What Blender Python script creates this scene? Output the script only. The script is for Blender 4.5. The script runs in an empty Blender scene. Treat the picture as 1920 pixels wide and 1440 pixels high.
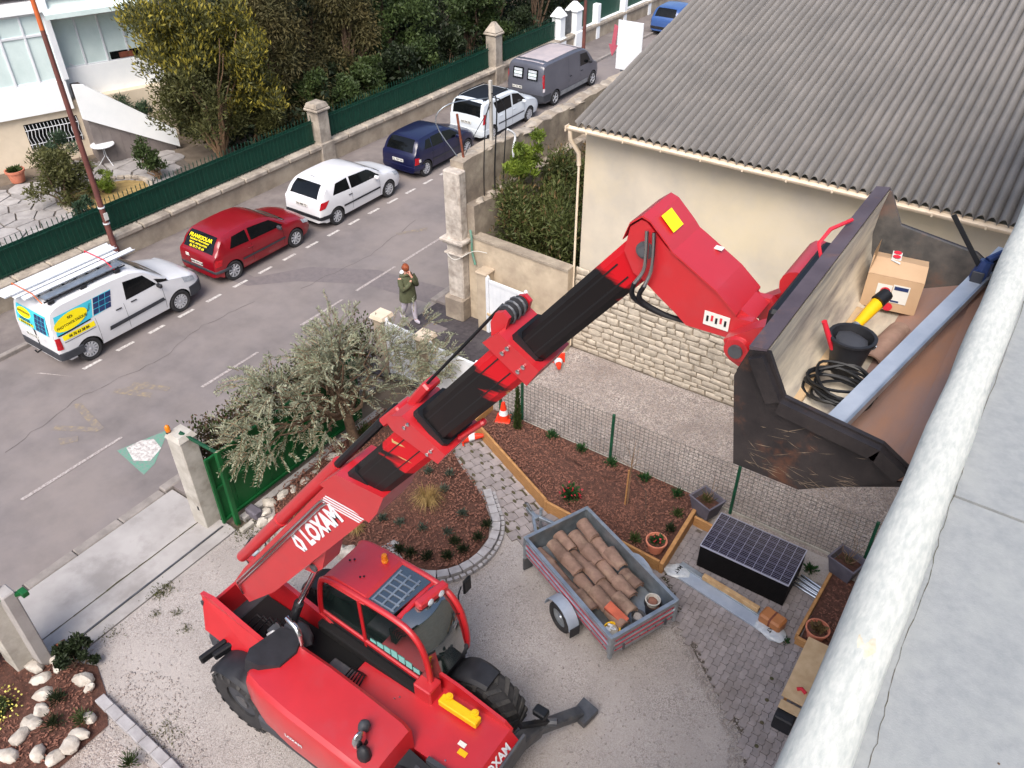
import bpy, math, random
import numpy as np
from mathutils import Matrix, Vector
random.seed(7); RNG = np.random.default_rng(7)
scene = bpy.context.scene
COL = scene.collection
R = math.radians
# ------------------------------------------------------------------ camera
PITCH, ROLL, YAW, CAMH, FPX = 0.654454, -0.00414, 0.602599, 12.2418, 1547.66
_F = Vector((-math.sin(YAW)*math.cos(PITCH), math.cos(YAW)*math.cos(PITCH), -math.sin(PITCH)))
_R = Vector((math.cos(YAW), math.sin(YAW), 0)); _U = _R.cross(_F)
_c, _s = math.cos(ROLL), math.sin(ROLL)
_R2 = _c*_R+_s*_U; _U2 = -_s*_R+_c*_U
cam = bpy.data.cameras.new('camera'); cam.sensor_width = 36; cam.lens = FPX/1920*36
cam.clip_start = .05; cam.clip_end = 2000
camo = bpy.data.objects.new('camera', cam); COL.objects.link(camo)
_m = Matrix((_R2, _U2, -_F)).transposed().to_4x4(); _m.translation = (0, 0, CAMH)
camo.matrix_world = _m; scene.camera = camo
# ------------------------------------------------------------------ sky, sun, exposure
SUN_EL, SUN_AZ = R(52), R(160)          # azimuth measured from +Y towards +X
w = bpy.data.worlds.new('World'); scene.world = w; w.use_nodes = True
nt = w.node_tree; bg = nt.nodes['Background']
sky = nt.nodes.new('ShaderNodeTexSky'); sky.sky_type = 'NISHITA'; sky.sun_disc = False
sky.sun_elevation = SUN_EL; sky.sun_rotation = SUN_AZ
sky.air_density = 1.0; sky.dust_density = 4.0; sky.ozone_density = 1.0
nt.links.new(sky.outputs[0], bg.inputs[0]); bg.inputs[1].default_value = 0.105
sl = bpy.data.lights.new('sun', 'SUN'); sl.energy = 1.5; sl.angle = R(40); sl.color = (1, .95, .9)
so = bpy.data.objects.new('sun', sl); COL.objects.link(so)
_sd = Vector((math.sin(SUN_AZ)*math.cos(SUN_EL), math.cos(SUN_AZ)*math.cos(SUN_EL), math.sin(SUN_EL)))
so.rotation_euler = _sd.to_track_quat('Z', 'Y').to_euler(); so.location = (0, 0, 40)
vs = scene.view_settings; vs.view_transform = 'Standard'; vs.look = 'None'; vs.gamma = 1; vs.exposure = 1.1
vs.use_curve_mapping = False
# ------------------------------------------------------------------ materials
def lin(c):
    return tuple(((x/255)/12.92 if x <= 10.3 else ((x/255+.055)/1.055)**2.4) for x in c)
MATS = {}
def mat(name, col, col2=None, scale=6., rough=.6, metal=0., bump=0., bscale=40., spec=.4, coat=0., rnd=0., dirt=None,
        dscale=1.5, damt=.5, trans=0., detail=5, contrast=(.35, .65), stretch=None, bdist=.02, vor=None, croug=.08, glass=0):
    """colours are sRGB 0..255; col/col2 mixed by noise at world position, dirt a third colour in large patches"""
    m = bpy.data.materials.new(name); m.use_nodes = True; MATS[name] = m
    n = m.node_tree.nodes; l = m.node_tree.links; p = n['Principled BSDF']; out = n['Material Output']
    a = lin(col)+(1,); b = lin(col2)+(1,) if col2 else None
    p.inputs['Roughness'].default_value = rough; p.inputs['Metallic'].default_value = metal
    p.inputs['Specular IOR Level'].default_value = spec; p.inputs['Coat Weight'].default_value = coat
    p.inputs['Coat Roughness'].default_value = croug
    if glass: p.inputs['Transmission Weight'].default_value = glass
    g = n.new('ShaderNodeNewGeometry'); vec = g.outputs['Position']
    if stretch:
        mp = n.new('ShaderNodeMapping'); mp.inputs['Scale'].default_value = stretch; l.new(vec, mp.inputs[0]); vec = mp.outputs[0]
    def noise(sc, det=5, ro=.6):
        t = n.new('ShaderNodeTexNoise'); t.inputs['Scale'].default_value = sc; t.inputs['Detail'].default_value = det
        t.inputs['Roughness'].default_value = ro; l.new(vec, t.inputs['Vector']); return t.outputs[0]
    def ramp(x, lo, hi):
        r = n.new('ShaderNodeMapRange'); r.inputs[1].default_value = lo; r.inputs[2].default_value = hi; l.new(x, r.inputs[0]); return r.outputs[0]
    def mix(f, x, y):
        k = n.new('ShaderNodeMix'); k.data_type = 'RGBA'
        for s, v in ((k.inputs[0], f), (k.inputs[6], x), (k.inputs[7], y)):
            if isinstance(v, (tuple, float, int)): s.default_value = v
            else: l.new(v, s)
        return k.outputs[2]
    c = a
    if vor:      # cell colours (gravel, chips): vor = (scale, colour list)
        v = n.new('ShaderNodeTexVoronoi'); v.inputs['Scale'].default_value = vor[0]; l.new(vec, v.inputs['Vector'])
        cr = n.new('ShaderNodeValToRGB'); cr.color_ramp.interpolation = 'CONSTANT'
        e = cr.color_ramp.elements
        for i, cc in enumerate(vor[1]):
            k = e[i] if i < 2 else e.new(i/len(vor[1])); k.position = i/len(vor[1]); k.color = lin(cc)+(1,)
        sx = n.new('ShaderNodeSeparateColor'); l.new(v.outputs['Color'], sx.inputs[0]); l.new(sx.outputs[0], cr.inputs[0])
        c = cr.outputs[0]
        if b: c = mix(ramp(noise(scale, detail), *contrast), c, b)
    elif b: c = mix(ramp(noise(scale, detail), *contrast), a, b)
    if rnd:
        oi = n.new('ShaderNodeObjectInfo'); hs = n.new('ShaderNodeHueSaturation')
        r = n.new('ShaderNodeMapRange'); r.inputs[3].default_value = 1-rnd; r.inputs[4].default_value = 1+rnd; l.new(oi.outputs['Random'], r.inputs[0])
        l.new(r.outputs[0], hs.inputs['Value'])
        if isinstance(c, tuple): hs.inputs['Color'].default_value = c
        else: l.new(c, hs.inputs['Color'])
        c = hs.outputs[0]
    if dirt:
        f = ramp(noise(dscale, 6, .65), .62-damt*.4, .72-damt*.2)
        mm = n.new('ShaderNodeMath'); mm.operation = 'MULTIPLY'; mm.inputs[1].default_value = min(1, .35+damt*.6); l.new(f, mm.inputs[0])
        c = mix(mm.outputs[0], c, lin(dirt)+(1,))
    if isinstance(c, tuple): p.inputs['Base Color'].default_value = c
    else: l.new(c, p.inputs['Base Color'])
    if bump:
        bp = n.new('ShaderNodeBump'); bp.inputs['Strength'].default_value = bump; bp.inputs['Distance'].default_value = bdist
        if vor:
            v2 = n.new('ShaderNodeTexVoronoi'); v2.inputs['Scale'].default_value = vor[0]; l.new(vec, v2.inputs['Vector'])
            iv = n.new('ShaderNodeMath'); iv.operation = 'SUBTRACT'; iv.inputs[0].default_value = 1; l.new(v2.outputs['Distance'], iv.inputs[1]); l.new(iv.outputs[0], bp.inputs['Height'])
        else: l.new(noise(bscale, 6, .7), bp.inputs['Height'])
        l.new(bp.outputs[0], p.inputs['Normal'])
    if trans:
        t = n.new('ShaderNodeBsdfTranslucent'); mx = n.new('ShaderNodeMixShader'); mx.inputs[0].default_value = trans
        if isinstance(c, tuple): t.inputs[0].default_value = c
        else: l.new(c, t.inputs[0])
        l.new(p.outputs[0], mx.inputs[1]); l.new(t.outputs[0], mx.inputs[2]); l.new(mx.outputs[0], out.inputs[0])
    return m
# ------------------------------------------------------------------ mesh building
class MB:
    def __init__(s): s.v = []; s.f = []; s.m = []; s.M = None; s.mi = 0
    def add(s, vs_, fs):
        o = len(s.v)
        s.v += [tuple(s.M @ Vector(p)) if s.M else tuple(p) for p in vs_]
        s.f += [tuple(o+i for i in f) for f in fs]; s.m += [s.mi]*len(fs); return s
    def box(s, c, d, b=0.):
        x, y, z = c; a, e, h = d[0]/2, d[1]/2, d[2]/2
        if b <= 0:
            return s.add([(x+i*a, y+j*e, z+k*h) for k in (-1, 1) for j in (-1, 1) for i in (-1, 1)],
                  [(0, 2, 3, 1), (4, 5, 7, 6), (0, 1, 5, 4), (2, 6, 7, 3), (0, 4, 6, 2), (1, 3, 7, 5)])
        b = min(b, a*.9, e*.9, h*.9); V = []; ix = {}
        for k in (-1, 1):
            for j in (-1, 1):
                for i in (-1, 1):
                    for q in range(3):
                        p = [i*(a-(b if q != 0 else 0)), j*(e-(b if q != 1 else 0)), k*(h-(b if q != 2 else 0))]
                        ix[i, j, k, q] = len(V); V.append((x+p[0], y+p[1], z+p[2]))
        F = []; S = (-1, 1)
        for i in S:
            F.append([ix[i, j, k, 0] for j, k in ((-1, -1), (1, -1), (1, 1), (-1, 1))][::i])
            F.append([ix[j, i, k, 1] for j, k in ((-1, -1), (-1, 1), (1, 1), (1, -1))][::i])
            F.append([ix[j, k, i, 2] for j, k in ((-1, -1), (1, -1), (1, 1), (-1, 1))][::i])
        for i in S:
            for j in S:
                F.append([ix[i, j, -1, 0], ix[i, j, 1, 0], ix[i, j, 1, 1], ix[i, j, -1, 1]][::-i*j])
                F.append([ix[i, -1, j, 0], ix[i, 1, j, 0], ix[i, 1, j, 2], ix[i, -1, j, 2]][::i*j])
                F.append([ix[-1, i, j, 1], ix[1, i, j, 1], ix[1, i, j, 2], ix[-1, i, j, 2]][::-i*j])
                for k in S: F.append([ix[i, j, k, 0], ix[i, j, k, 1], ix[i, j, k, 2]][::i*j*k])
        return s.add(V, F)
    def bar(s, p, q, wx, wz, b=0., up=(0, 0, 1)):
        """box beam from p to q, width wx (sideways) and wz (along up)"""
        p, q = Vector(p), Vector(q); d = q-p; L = d.length; d.normalize(); u = Vector(up); sd = d.cross(u)
        if sd.length < 1e-4: sd = d.cross(Vector((1, 0, 0)))
        sd.normalize(); u = sd.cross(d); m = Matrix((d, sd, u)).transposed().to_4x4(); m.translation = (p+q)/2
        o = s.M; s.M = (o @ m) if o else m; s.box((0, 0, 0), (L, wx, wz), b); s.M = o; return s
    def tube(s, pts, r, n=8, cap=True, closed=False):
        pts = [Vector(p) for p in pts]; N = len(pts); rs = r if isinstance(r, (list, tuple)) else [r]*N
        V = []; F = []; u = None
        for i, p in enumerate(pts):
            a = pts[i-1] if (i or closed) else p; b = pts[(i+1) % N] if (i < N-1 or closed) else p
            t = (b-a).normalized()
            if u is None: u = t.orthogonal().normalized()
            else:
                u = u-t*u.dot(t); u = u.normalized() if u.length > 1e-6 else t.orthogonal().normalized()
            w_ = t.cross(u)
            V += [p+(u*math.cos(2*math.pi*k/n)+w_*math.sin(2*math.pi*k/n))*rs[i] for k in range(n)]
        for i in range(N if closed else N-1):
            j = (i+1) % N
            F += [(i*n+k, i*n+(k+1) % n, j*n+(k+1) % n, j*n+k) for k in range(n)]
        if cap and not closed: F += [tuple(range(n))[::-1], tuple(range((N-1)*n, N*n))]
        return s.add(V, F)
    def lathe(s, prof, n=16, c=(0, 0, 0), axis='z', closed=False):
        V = []; F = []; N = len(prof)
        for r_, h in prof:
            for k in range(n):
                a = 2*math.pi*k/n; q = (r_*math.cos(a), r_*math.sin(a), h)
                if axis == 'y': q = (q[0], -q[2], q[1])
                if axis == 'x': q = (q[2], q[0], q[1])
                V.append((q[0]+c[0], q[1]+c[1], q[2]+c[2]))
        for i in range(N if closed else N-1):
            j = (i+1) % N
            F += [(i*n+k, i*n+(k+1) % n, j*n+(k+1) % n, j*n+k) for k in range(n)]
        if not closed:
            if prof[0][0] > 1e-6: F.append(tuple(range(n))[::-1])
            if prof[-1][0] > 1e-6: F.append(tuple(range((N-1)*n, N*n)))
        return s.add(V, F)
    def prism(s, poly, lo, hi, plane='xy', taper=0.):
        """polygon extruded: plane xy -> along z, xz -> along y, yz -> along x"""
        if sum(poly[i][0]*poly[(i+1) % len(poly)][1]-poly[(i+1) % len(poly)][0]*poly[i][1] for i in range(len(poly))) < 0: poly = poly[::-1]
        if plane == 'xz': poly = poly[::-1]
        n = len(poly)
        def P(a, h):
            return {'xy': (a[0], a[1], h), 'xz': (a[0], h, a[1]), 'yz': (h, a[0], a[1])}[plane]
        top = poly
        if taper:
            cx = sum(a[0] for a in poly)/n; cy = sum(a[1] for a in poly)/n
            top = [(cx+(a[0]-cx)*(1-taper), cy+(a[1]-cy)*(1-taper)) for a in poly]
        V = [P(a, lo) for a in poly]+[P(a, hi) for a in top]
        return s.add(V, [tuple(range(n))[::-1], tuple(range(n, 2*n))]+[(i, (i+1) % n, n+(i+1) % n, n+i) for i in range(n)])
    def loft(s, rings, cap=True, closed=True):
        n = len(rings[0]); V = [p for r_ in rings for p in r_]; F = []
        for i in range(len(rings)-1):
            for k in range(n if closed else n-1):
                j = (k+1) % n; F.append((i*n+k, i*n+j, (i+1)*n+j, (i+1)*n+k))
        if cap: F += [tuple(range(n))[::-1], tuple(range((len(rings)-1)*n, len(rings)*n))]
        return s.add(V, F)
    def grid(s, rows, thick=None):
        n = len(rows[0]); m = len(rows); V = [p for r_ in rows for p in r_]
        return s.add(V, [(i*n+k, i*n+k+1, (i+1)*n+k+1, (i+1)*n+k) for i in range(m-1) for k in range(n-1)])
    def blob(s, c, r, seed=0, amp=.25, n=7, flat=1.):
        rr = random.Random(seed); ph = [rr.uniform(0, 6.28) for _ in range(6)]; V = []; F = []
        for i in range(1, n):
            th = math.pi*i/n
            for k in range(n+2):
                a = 2*math.pi*k/(n+2)
                d = 1+amp*(math.sin(2*a+ph[0])*math.sin(th)+.6*math.sin(3*a+ph[1]+2*th)+.5*math.cos(2*th+ph[2])+rr.uniform(-.35, .35))
                V.append((c[0]+r[0]*d*math.sin(th)*math.cos(a), c[1]+r[1]*d*math.sin(th)*math.sin(a), c[2]+r[2]*d*math.cos(th)))
        q = n+2
        V += [(c[0], c[1], c[2]+r[2]*(1+amp*rr.uniform(-.5, .3))), (c[0], c[1], c[2]-r[2])]
        for i in range(n-2): F += [(i*q+k, (i+1)*q+k, (i+1)*q+(k+1) % q, i*q+(k+1) % q) for k in range(q)]
        F += [((k+1) % q, len(V)-2, k) for k in range(q)]+[((n-2)*q+k, len(V)-1, (n-2)*q+(k+1) % q) for k in range(q)]
        return s.add(V, F)
    def mesh(s, name, mats, smooth=None):
        me = bpy.data.meshes.new(name); me.from_pydata(s.v, [], s.f)
        for m in (mats if isinstance(mats, (list, tuple)) else [mats]): me.materials.append(MATS[m] if isinstance(m, str) else m)
        if any(s.m): me.polygons.foreach_set('material_index', s.m)
        if smooth is not None:
            me.polygons.foreach_set('use_smooth', [True]*len(me.polygons)); me.set_sharp_from_angle(angle=R(smooth))
        me.update(); return me
    def build(s, name, mats, parent=None, smooth=None, world=True, **tagkw):
        return obj(name, s.mesh(name, mats, smooth), parent, world, **tagkw)
def obj(name, me, parent=None, world=True, label=None, cat=None, group=None, kind=None, loc=None, rot=None):
    o = bpy.data.objects.new(name, me); COL.objects.link(o)
    if loc is not None: o.location = loc
    if rot is not None: o.rotation_euler = rot
    if parent:
        o.parent = parent
        if world and loc is None:        # vertices were written in world coordinates
            q = parent; t = Vector()
            while q: t += q.location; q = q.parent
            o.location = -t
    if label: o['label'] = label
    if cat: o['category'] = cat
    if group: o['group'] = group
    if kind: o['kind'] = kind
    return o
def thing(name, label, cat, loc=(0, 0, 0), rotz=0, group=None, kind=None):
    o = obj(name, None, None, True, label, cat, group, kind); o.location = loc; o.rotation_euler = (0, 0, rotz)
    o.empty_display_size = .1; return o
def copytree(o, parent=None):
    c = o.copy(); COL.objects.link(c); c.parent = parent
    if parent: c.matrix_parent_inverse = o.matrix_parent_inverse
    for ch in list(o.children): copytree(ch, c)
    return c
def struct(name, mb, m, smooth=None): return mb.build(name, m, smooth=smooth, kind='structure')
def text(s, size, M, m, parent, name='lettering', bold=.0, align='CENTER', sx=1., shear=0., local=True):
    cu = bpy.data.curves.new('t', 'FONT'); cu.body = s; cu.size = size; cu.align_x = align; cu.align_y = 'CENTER'; cu.offset = bold; cu.shear = shear; cu.resolution_u = 2
    t = bpy.data.objects.new('t', cu); me = bpy.data.meshes.new_from_object(t); bpy.data.objects.remove(t); bpy.data.curves.remove(cu)
    me.transform(M @ Matrix.Diagonal((sx, 1, 1, 1))); me.materials.clear(); me.materials.append(MATS[m]); me.name = name
    return obj(name, me, parent, world=not local, **({'loc': (0, 0, 0)} if local else {}))
def frame(o, xd, yd):
    """matrix with origin o, local x along xd, local y along yd"""
    x = Vector(xd).normalized(); z = x.cross(Vector(yd)).normalized(); y = z.cross(x)
    m = Matrix((x, y, z)).transposed().to_4x4(); m.translation = o; return m
# ------------------------------------------------------------------ leaves
def leaves_mesh(name, C, A, L, W, m, fold=.25):
    """C centres (n,3), A leaf axes (n,3), L lengths, W widths -> folded rhombus leaves"""
    n = len(C); A = A/np.maximum(np.linalg.norm(A, axis=1, keepdims=True), 1e-6)
    B = np.cross(A, RNG.normal(size=(n, 3))); B /= np.maximum(np.linalg.norm(B, axis=1, keepdims=True), 1e-6)
    N = np.cross(A, B); L = np.broadcast_to(np.asarray(L, float), (n,))[:, None]; W = np.broadcast_to(np.asarray(W, float), (n,))[:, None]
    V = np.empty((n, 4, 3)); V[:, 0] = C-A*L/2; V[:, 1] = C+B*W/2+N*W*fold; V[:, 2] = C+A*L/2; V[:, 3] = C-B*W/2+N*W*fold
    me = bpy.data.meshes.new(name); me.vertices.add(4*n); me.vertices.foreach_set('co', V.reshape(-1))
    me.loops.add(4*n); me.polygons.add(n); me.loops.foreach_set('vertex_index', np.arange(4*n)); me.polygons.foreach_set('loop_start', np.arange(0, 4*n, 4))
    me.update(calc_edges=True); me.materials.append(MATS[m]); return me
def cloud(clumps, n, shell=.55):
    """points in ellipsoid clumps [(centre, radii)], biased to the outside"""
    vol = np.array([c[1][0]*c[1][1]*c[1][2] for c in clumps])**.75; pick = RNG.choice(len(clumps), n, p=vol/vol.sum())
    cc = np.array([c[0] for c in clumps])[pick]; rr = np.array([c[1] for c in clumps])[pick]
    d = RNG.normal(size=(n, 3)); d /= np.linalg.norm(d, axis=1, keepdims=True)
    t = shell+(1-shell)*RNG.random(n)[:, None]; t = np.where(RNG.random(n)[:, None] < .25, RNG.random(n)[:, None], t)
    t *= 1+.16*RNG.normal(size=(n, 1))
    return cc+d*rr*t, d
def branchy(base, tips, r0, mb, kink=.15, n=6, seg=5):
    base = Vector(base); rr = random.Random(int(abs(base.x*100+base.y*37)))
    for t in tips:
        t = Vector(t); pts = []
        for i in range(seg+1):
            u = i/seg; p = base.lerp(t, u)+Vector((rr.uniform(-1, 1), rr.uniform(-1, 1), rr.uniform(-1, 1)))*kink*math.sin(math.pi*u)
            p.z += .15*math.sin(math.pi*u)*(t-base).length*.4; pts.append(p)
        mb.tube(pts, [r0*(1-.8*i/seg) for i in range(seg+1)], n)
def clumps_in(c, r, k, rmin, rmax, rng=None):
    rng = rng or RNG; out = []
    for _ in range(k):
        d = rng.normal(size=3); d /= np.linalg.norm(d); t = rng.random()**.4*.85
        s = rng.uniform(rmin, rmax); out.append((np.array(c)+d*np.array(r)*t, (s, s, s*.8)))
    return out
def bush(name, label, cat, c, r, leafm, n, ls, k=14, stems=6, up=.3, group=None, woodm='bark', lw=.45, cl=(.28, .5), base=None, hang=0., shell=.5):
    """free-standing plant: stems + leaf crown (parts)"""
    b = base or (c[0], c[1], max(0, c[2]-r[2])); t = thing(name, label, cat, b, group=group)
    cs = clumps_in(c, r, k, cl[0]*min(r), cl[1]*min(r)); P, D = cloud(cs, n, shell)
    P[:, 2] = np.maximum(P[:, 2], b[2]+.02)
    A = D*.6+RNG.normal(size=D.shape)*.6; A[:, 2] += up-hang
    obj('crown', leaves_mesh('crown', P, A, ls*RNG.uniform(.6, 1.3, n), ls*lw*RNG.uniform(.7, 1.2, n), leafm), t)
    m = MB(); branchy(b, [tuple(q[0]) for q in cs[:stems]], max(.012, .05*min(r)), m); m.build('trunk', woodm, t, smooth=60)
    return t
# ------------------------------------------------------------------ material library
mat('earth', (120, 108, 95), (95, 85, 74), 2, .95, bump=.5)
mat('asphalt', (126, 119, 118), (110, 104, 103), 1.1, .88, bump=.35, bscale=130, dirt=(138, 129, 125), dscale=.35, damt=.55, bdist=.006)
mat('asphalt_dark', (58, 54, 58), (74, 69, 72), 9, .85, bump=.5, bscale=120, dirt=(92, 88, 88), dscale=2.5, damt=.25, bdist=.008)
mat('asphalt_patch', (108, 102, 103), (118, 110, 110), 7, .88, bump=.3, bscale=130, bdist=.006)
mat('crack', (92, 85, 83), rough=.95)
mat('pavement', (118, 110, 108), (132, 124, 120), 2, .9, bump=.3, bscale=90, dirt=(96, 90, 88), dscale=.8, damt=.4, bdist=.008)
mat('kerb', (148, 141, 136), (126, 120, 116), 4, .9, bump=.4, bscale=50, bdist=.008)
mat('concrete', (170, 166, 164), (154, 150, 148), 1.2, .9, bump=.3, bscale=70, dirt=(122, 117, 114), dscale=.9, damt=.35, bdist=.006)
mat('concrete_pale', (188, 184, 176), (166, 161, 152), 4, .88, bump=.35, bscale=45, dirt=(138, 132, 122), dscale=3, damt=.25, bdist=.01)
mat('gravel', (160, 153, 149), (144, 137, 133), .8, .95, bump=.5, vor=(75, [(178, 171, 167), (148, 141, 138), (166, 157, 152), (130, 124, 121), (186, 180, 177)]), contrast=(.3, .8), dirt=(172, 165, 161), dscale=.55, damt=.55, bdist=.012)
mat('gravel_coarse', (160, 150, 144), (138, 127, 121), 1.1, .95, bump=.6, vor=(44, [(186, 177, 170), (148, 138, 134), (170, 158, 150), (128, 119, 115), (192, 184, 178)]), contrast=(.3, .8), dirt=(128, 114, 106), dscale=.7, damt=.2, bdist=.015)
mat('pebble', (176, 168, 164), (142, 133, 130), 3.5, .9, contrast=(.3, .7), detail=8)
mat('paint', (205, 202, 198), (158, 150, 147), 14, .8, contrast=(.42, .62), detail=8)
mat('paint_worn', (185, 178, 174), (140, 130, 128), 22, .85, contrast=(.35, .6), detail=10)
mat('paint_yellow', (150, 134, 106), (124, 116, 112), 9, .85, contrast=(.28, .54), detail=9)
mat('paint_green', (92, 148, 126), (120, 136, 130), 14, .85, contrast=(.38, .6), detail=9)
mat('paver', (152, 144, 143), (136, 129, 129), 6, .9, bump=.3, bscale=80, rnd=.13, dirt=(116, 106, 100), dscale=1.2, damt=.3, bdist=.006)
mat('joint', (104, 96, 90), (84, 78, 70), 9, .95, bump=.5, bscale=60)
mat('moss', (88, 78, 64), (70, 72, 46), 12, .95, bump=.6, bscale=80)
mat('mulch', (112, 76, 64), (82, 56, 48), 14, .95, bump=1., bscale=60, detail=10, bdist=.04)
mat('chip', (142, 98, 82), (108, 72, 60), 11, .9, contrast=(.3, .7), detail=9)
mat('wood', (186, 140, 90), (160, 116, 72), 9, .7, bump=.25, bscale=30, stretch=(1, 1, 6), bdist=.006)
mat('wood_pale', (196, 164, 122), (168, 134, 94), 8, .75, bump=.2, bscale=30, bdist=.006)
mat('plank', (202, 176, 140), (184, 156, 120), 5, .7, bump=.1, bscale=40, bdist=.004)
mat('bark', (112, 92, 74), (84, 68, 54), 12, .95, bump=.7, bscale=35, bdist=.02)
mat('twig', (150, 122, 94), (120, 96, 74), 9, .9)
mat('plaster', (208, 198, 180), (190, 182, 168), 1.0, .92, bump=.2, bscale=60, dirt=(212, 198, 166), dscale=.35, damt=.45, bdist=.006)
mat('plaster_beige', (196, 181, 158), (174, 158, 138), 1.6, .92, bump=.3, bscale=50, dirt=(148, 134, 118), dscale=1.4, damt=.42, bdist=.008, detail=9)
mat('old_render', (182, 170, 152), (146, 134, 120), 2.2, .95, bump=.5, bscale=24, dirt=(112, 102, 94), dscale=1.3, damt=.5, bdist=.02, detail=9)
mat('old_render_pale', (204, 196, 186), (166, 156, 146), 5, .95, bump=.7, bscale=18, dirt=(122, 112, 104), dscale=3.2, damt=.36, bdist=.03, detail=10)
mat('wall_stone', (194, 184, 168), (172, 162, 147), 7, .92, bump=.6, bscale=28, rnd=.09, dirt=(150, 140, 126), dscale=5, damt=.3, bdist=.02)
mat('mortar', (148, 137, 122), (128, 118, 104), 8, .95, bump=.6, bscale=40)
mat('coping', (182, 172, 158), (150, 140, 128), 3, .9, bump=.4, bscale=30, rnd=.07, dirt=(112, 104, 98), dscale=2, damt=.35, bdist=.012)
mat('boundary', (178, 166, 148), (158, 145, 128), 1.4, .93, bump=.4, bscale=24, dirt=(120, 110, 98), dscale=.9, damt=.42, bdist=.012, detail=9)
mat('flagstone', (166, 162, 160), (144, 140, 139), 2.5, .9, bump=.35, bscale=35, rnd=.12, dirt=(118, 112, 108), dscale=2, damt=.3, bdist=.008)
mat('sheet', (122, 118, 114), (112, 109, 106), 1.3, .92, rnd=.05, dirt=(158, 153, 144), dscale=75, damt=.16, detail=4)
mat('pvc', (228, 212, 190), (216, 198, 174), 3, .45)
mat('white_paint', (222, 225, 229), (212, 216, 221), 3, .42)
mat('white_wall', (242, 245, 246), (234, 238, 240), 1.5, .8, bump=.1)
mat('cream_wall', (222, 208, 186), (208, 194, 172), 1.5, .9, bump=.2, bscale=50, bdist=.005)
mat('blind', (214, 230, 228), (202, 220, 218), 2, .35, spec=.5)
mat('glass_dark', (12, 14, 16), (20, 22, 23), 2, .05, spec=.35)
mat('green_sheet', (21, 74, 58), (16, 60, 47), 2, .55, stretch=(1, 8, 1), contrast=(.35, .65))
mat('green_bar', (20, 66, 52), (15, 50, 40), 6, .5)
mat('green_gate', (14, 92, 44), (10, 76, 36), 1.5, .5)
mat('fence_green', (28, 86, 60), (22, 66, 48), 5, .5)
mat('wire', (70, 82, 74), (58, 68, 62), 5, .5, metal=.3)
mat('galv', (176, 184, 190), (148, 156, 163), 5, .38, metal=.75, rnd=.04)
mat('galv_in', (160, 164, 166), (134, 138, 141), 3, .42, metal=.7)
mat('zinc_blue', (170, 180, 194), (154, 165, 181), 4, .5, metal=.25)
mat('rust', (130, 72, 52), (98, 54, 42), 9, .85, bump=.3, bscale=50, bdist=.005)
mat('rust_pole', (112, 66, 58), (92, 54, 50), 3, .7)
mat('orange_pole', (206, 112, 62), (190, 96, 50), 3, .6)
mat('black_plastic', (30, 31, 35), (40, 41, 46), 5, .55)
mat('rubber', (36, 36, 39), (52, 51, 52), 7, .85, bump=.2, bscale=40, bdist=.004)
mat('rubber_tread', (44, 45, 48), (74, 72, 70), 6, .88)
mat('chrome', (200, 204, 208), rough=.18, metal=1)
mat('steel_grey', (96, 98, 102), (76, 78, 83), 5, .5, metal=.4, dirt=(112, 104, 96), dscale=4, damt=.25)
mat('red', (186, 8, 24), (176, 7, 22), 2, .46, coat=1., croug=.45, spec=.7, dirt=(172, 44, 54), dscale=2.2, damt=.22)
mat('arrow_pink', (186, 92, 108), (170, 80, 96), 5, .6)
mat('red_sign', (208, 40, 60), (196, 36, 52), 3, .6)
mat('orange', (236, 62, 34), (222, 52, 28), 4, .5)
mat('amber', (226, 134, 20), (206, 110, 12), 8, .25, coat=.4)
mat('yellow', (236, 186, 20), (228, 174, 14), 5, .45)
mat('yellow_bright', (246, 226, 20), rough=.5)
mat('cyan', (66, 190, 214), (80, 200, 222), 3, .4)
mat('navy_cell', (34, 50, 92), (46, 64, 108), 20, .3)
mat('ink', (20, 22, 26), rough=.5)
mat('cell', (20, 16, 38), (30, 25, 52), 5, .14, rnd=.12, coat=.4)
mat('cell_line', (176, 178, 196), rough=.35, metal=.3)
mat('panel_side', (9, 8, 10), (15, 13, 15), 9, .6, spec=.12)
mat('terracotta', (206, 132, 106), (192, 116, 92), 6, .8, bump=.15)
mat('tile', (146, 118, 104), (118, 94, 82), 5, .88, bump=.4, bscale=40, rnd=.25, dirt=(164, 140, 120), dscale=3.5, damt=.3, bdist=.008)
mat('brick', (188, 98, 74), (168, 84, 64), 7, .85, rnd=.05)
mat('cardboard', (190, 160, 128), (180, 150, 118), 4, .8)
mat('tape', (176, 116, 70), (160, 102, 60), 4, .4)
mat('film', (196, 201, 206), (166, 173, 180), 14, .25, coat=.4)
mat('planter_grey', (104, 100, 110), (88, 84, 94), 4, .7)
mat('rock', (206, 200, 190), (168, 160, 150), 4, .9, bump=.5, bscale=20, rnd=.1, dirt=(120, 112, 104), dscale=3, damt=.25, bdist=.03)
mat('block', (166, 164, 166), (146, 143, 145), 6, .9, bump=.3, bscale=50, rnd=.09, bdist=.006)
mat('deck', (146, 149, 149), (134, 138, 139), 26, .85, bump=.5, bscale=150, dirt=(152, 155, 153), dscale=4, damt=.35, bdist=.003, detail=12)
mat('roll', (200, 201, 194), (176, 180, 175), 55, .85, bump=.6, bscale=90, dirt=(156, 162, 159), dscale=34, damt=.16, bdist=.004, stretch=(1, .3, 1), detail=10)
mat('stain', (206, 200, 184), (196, 184, 158), 40, .9)
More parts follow.
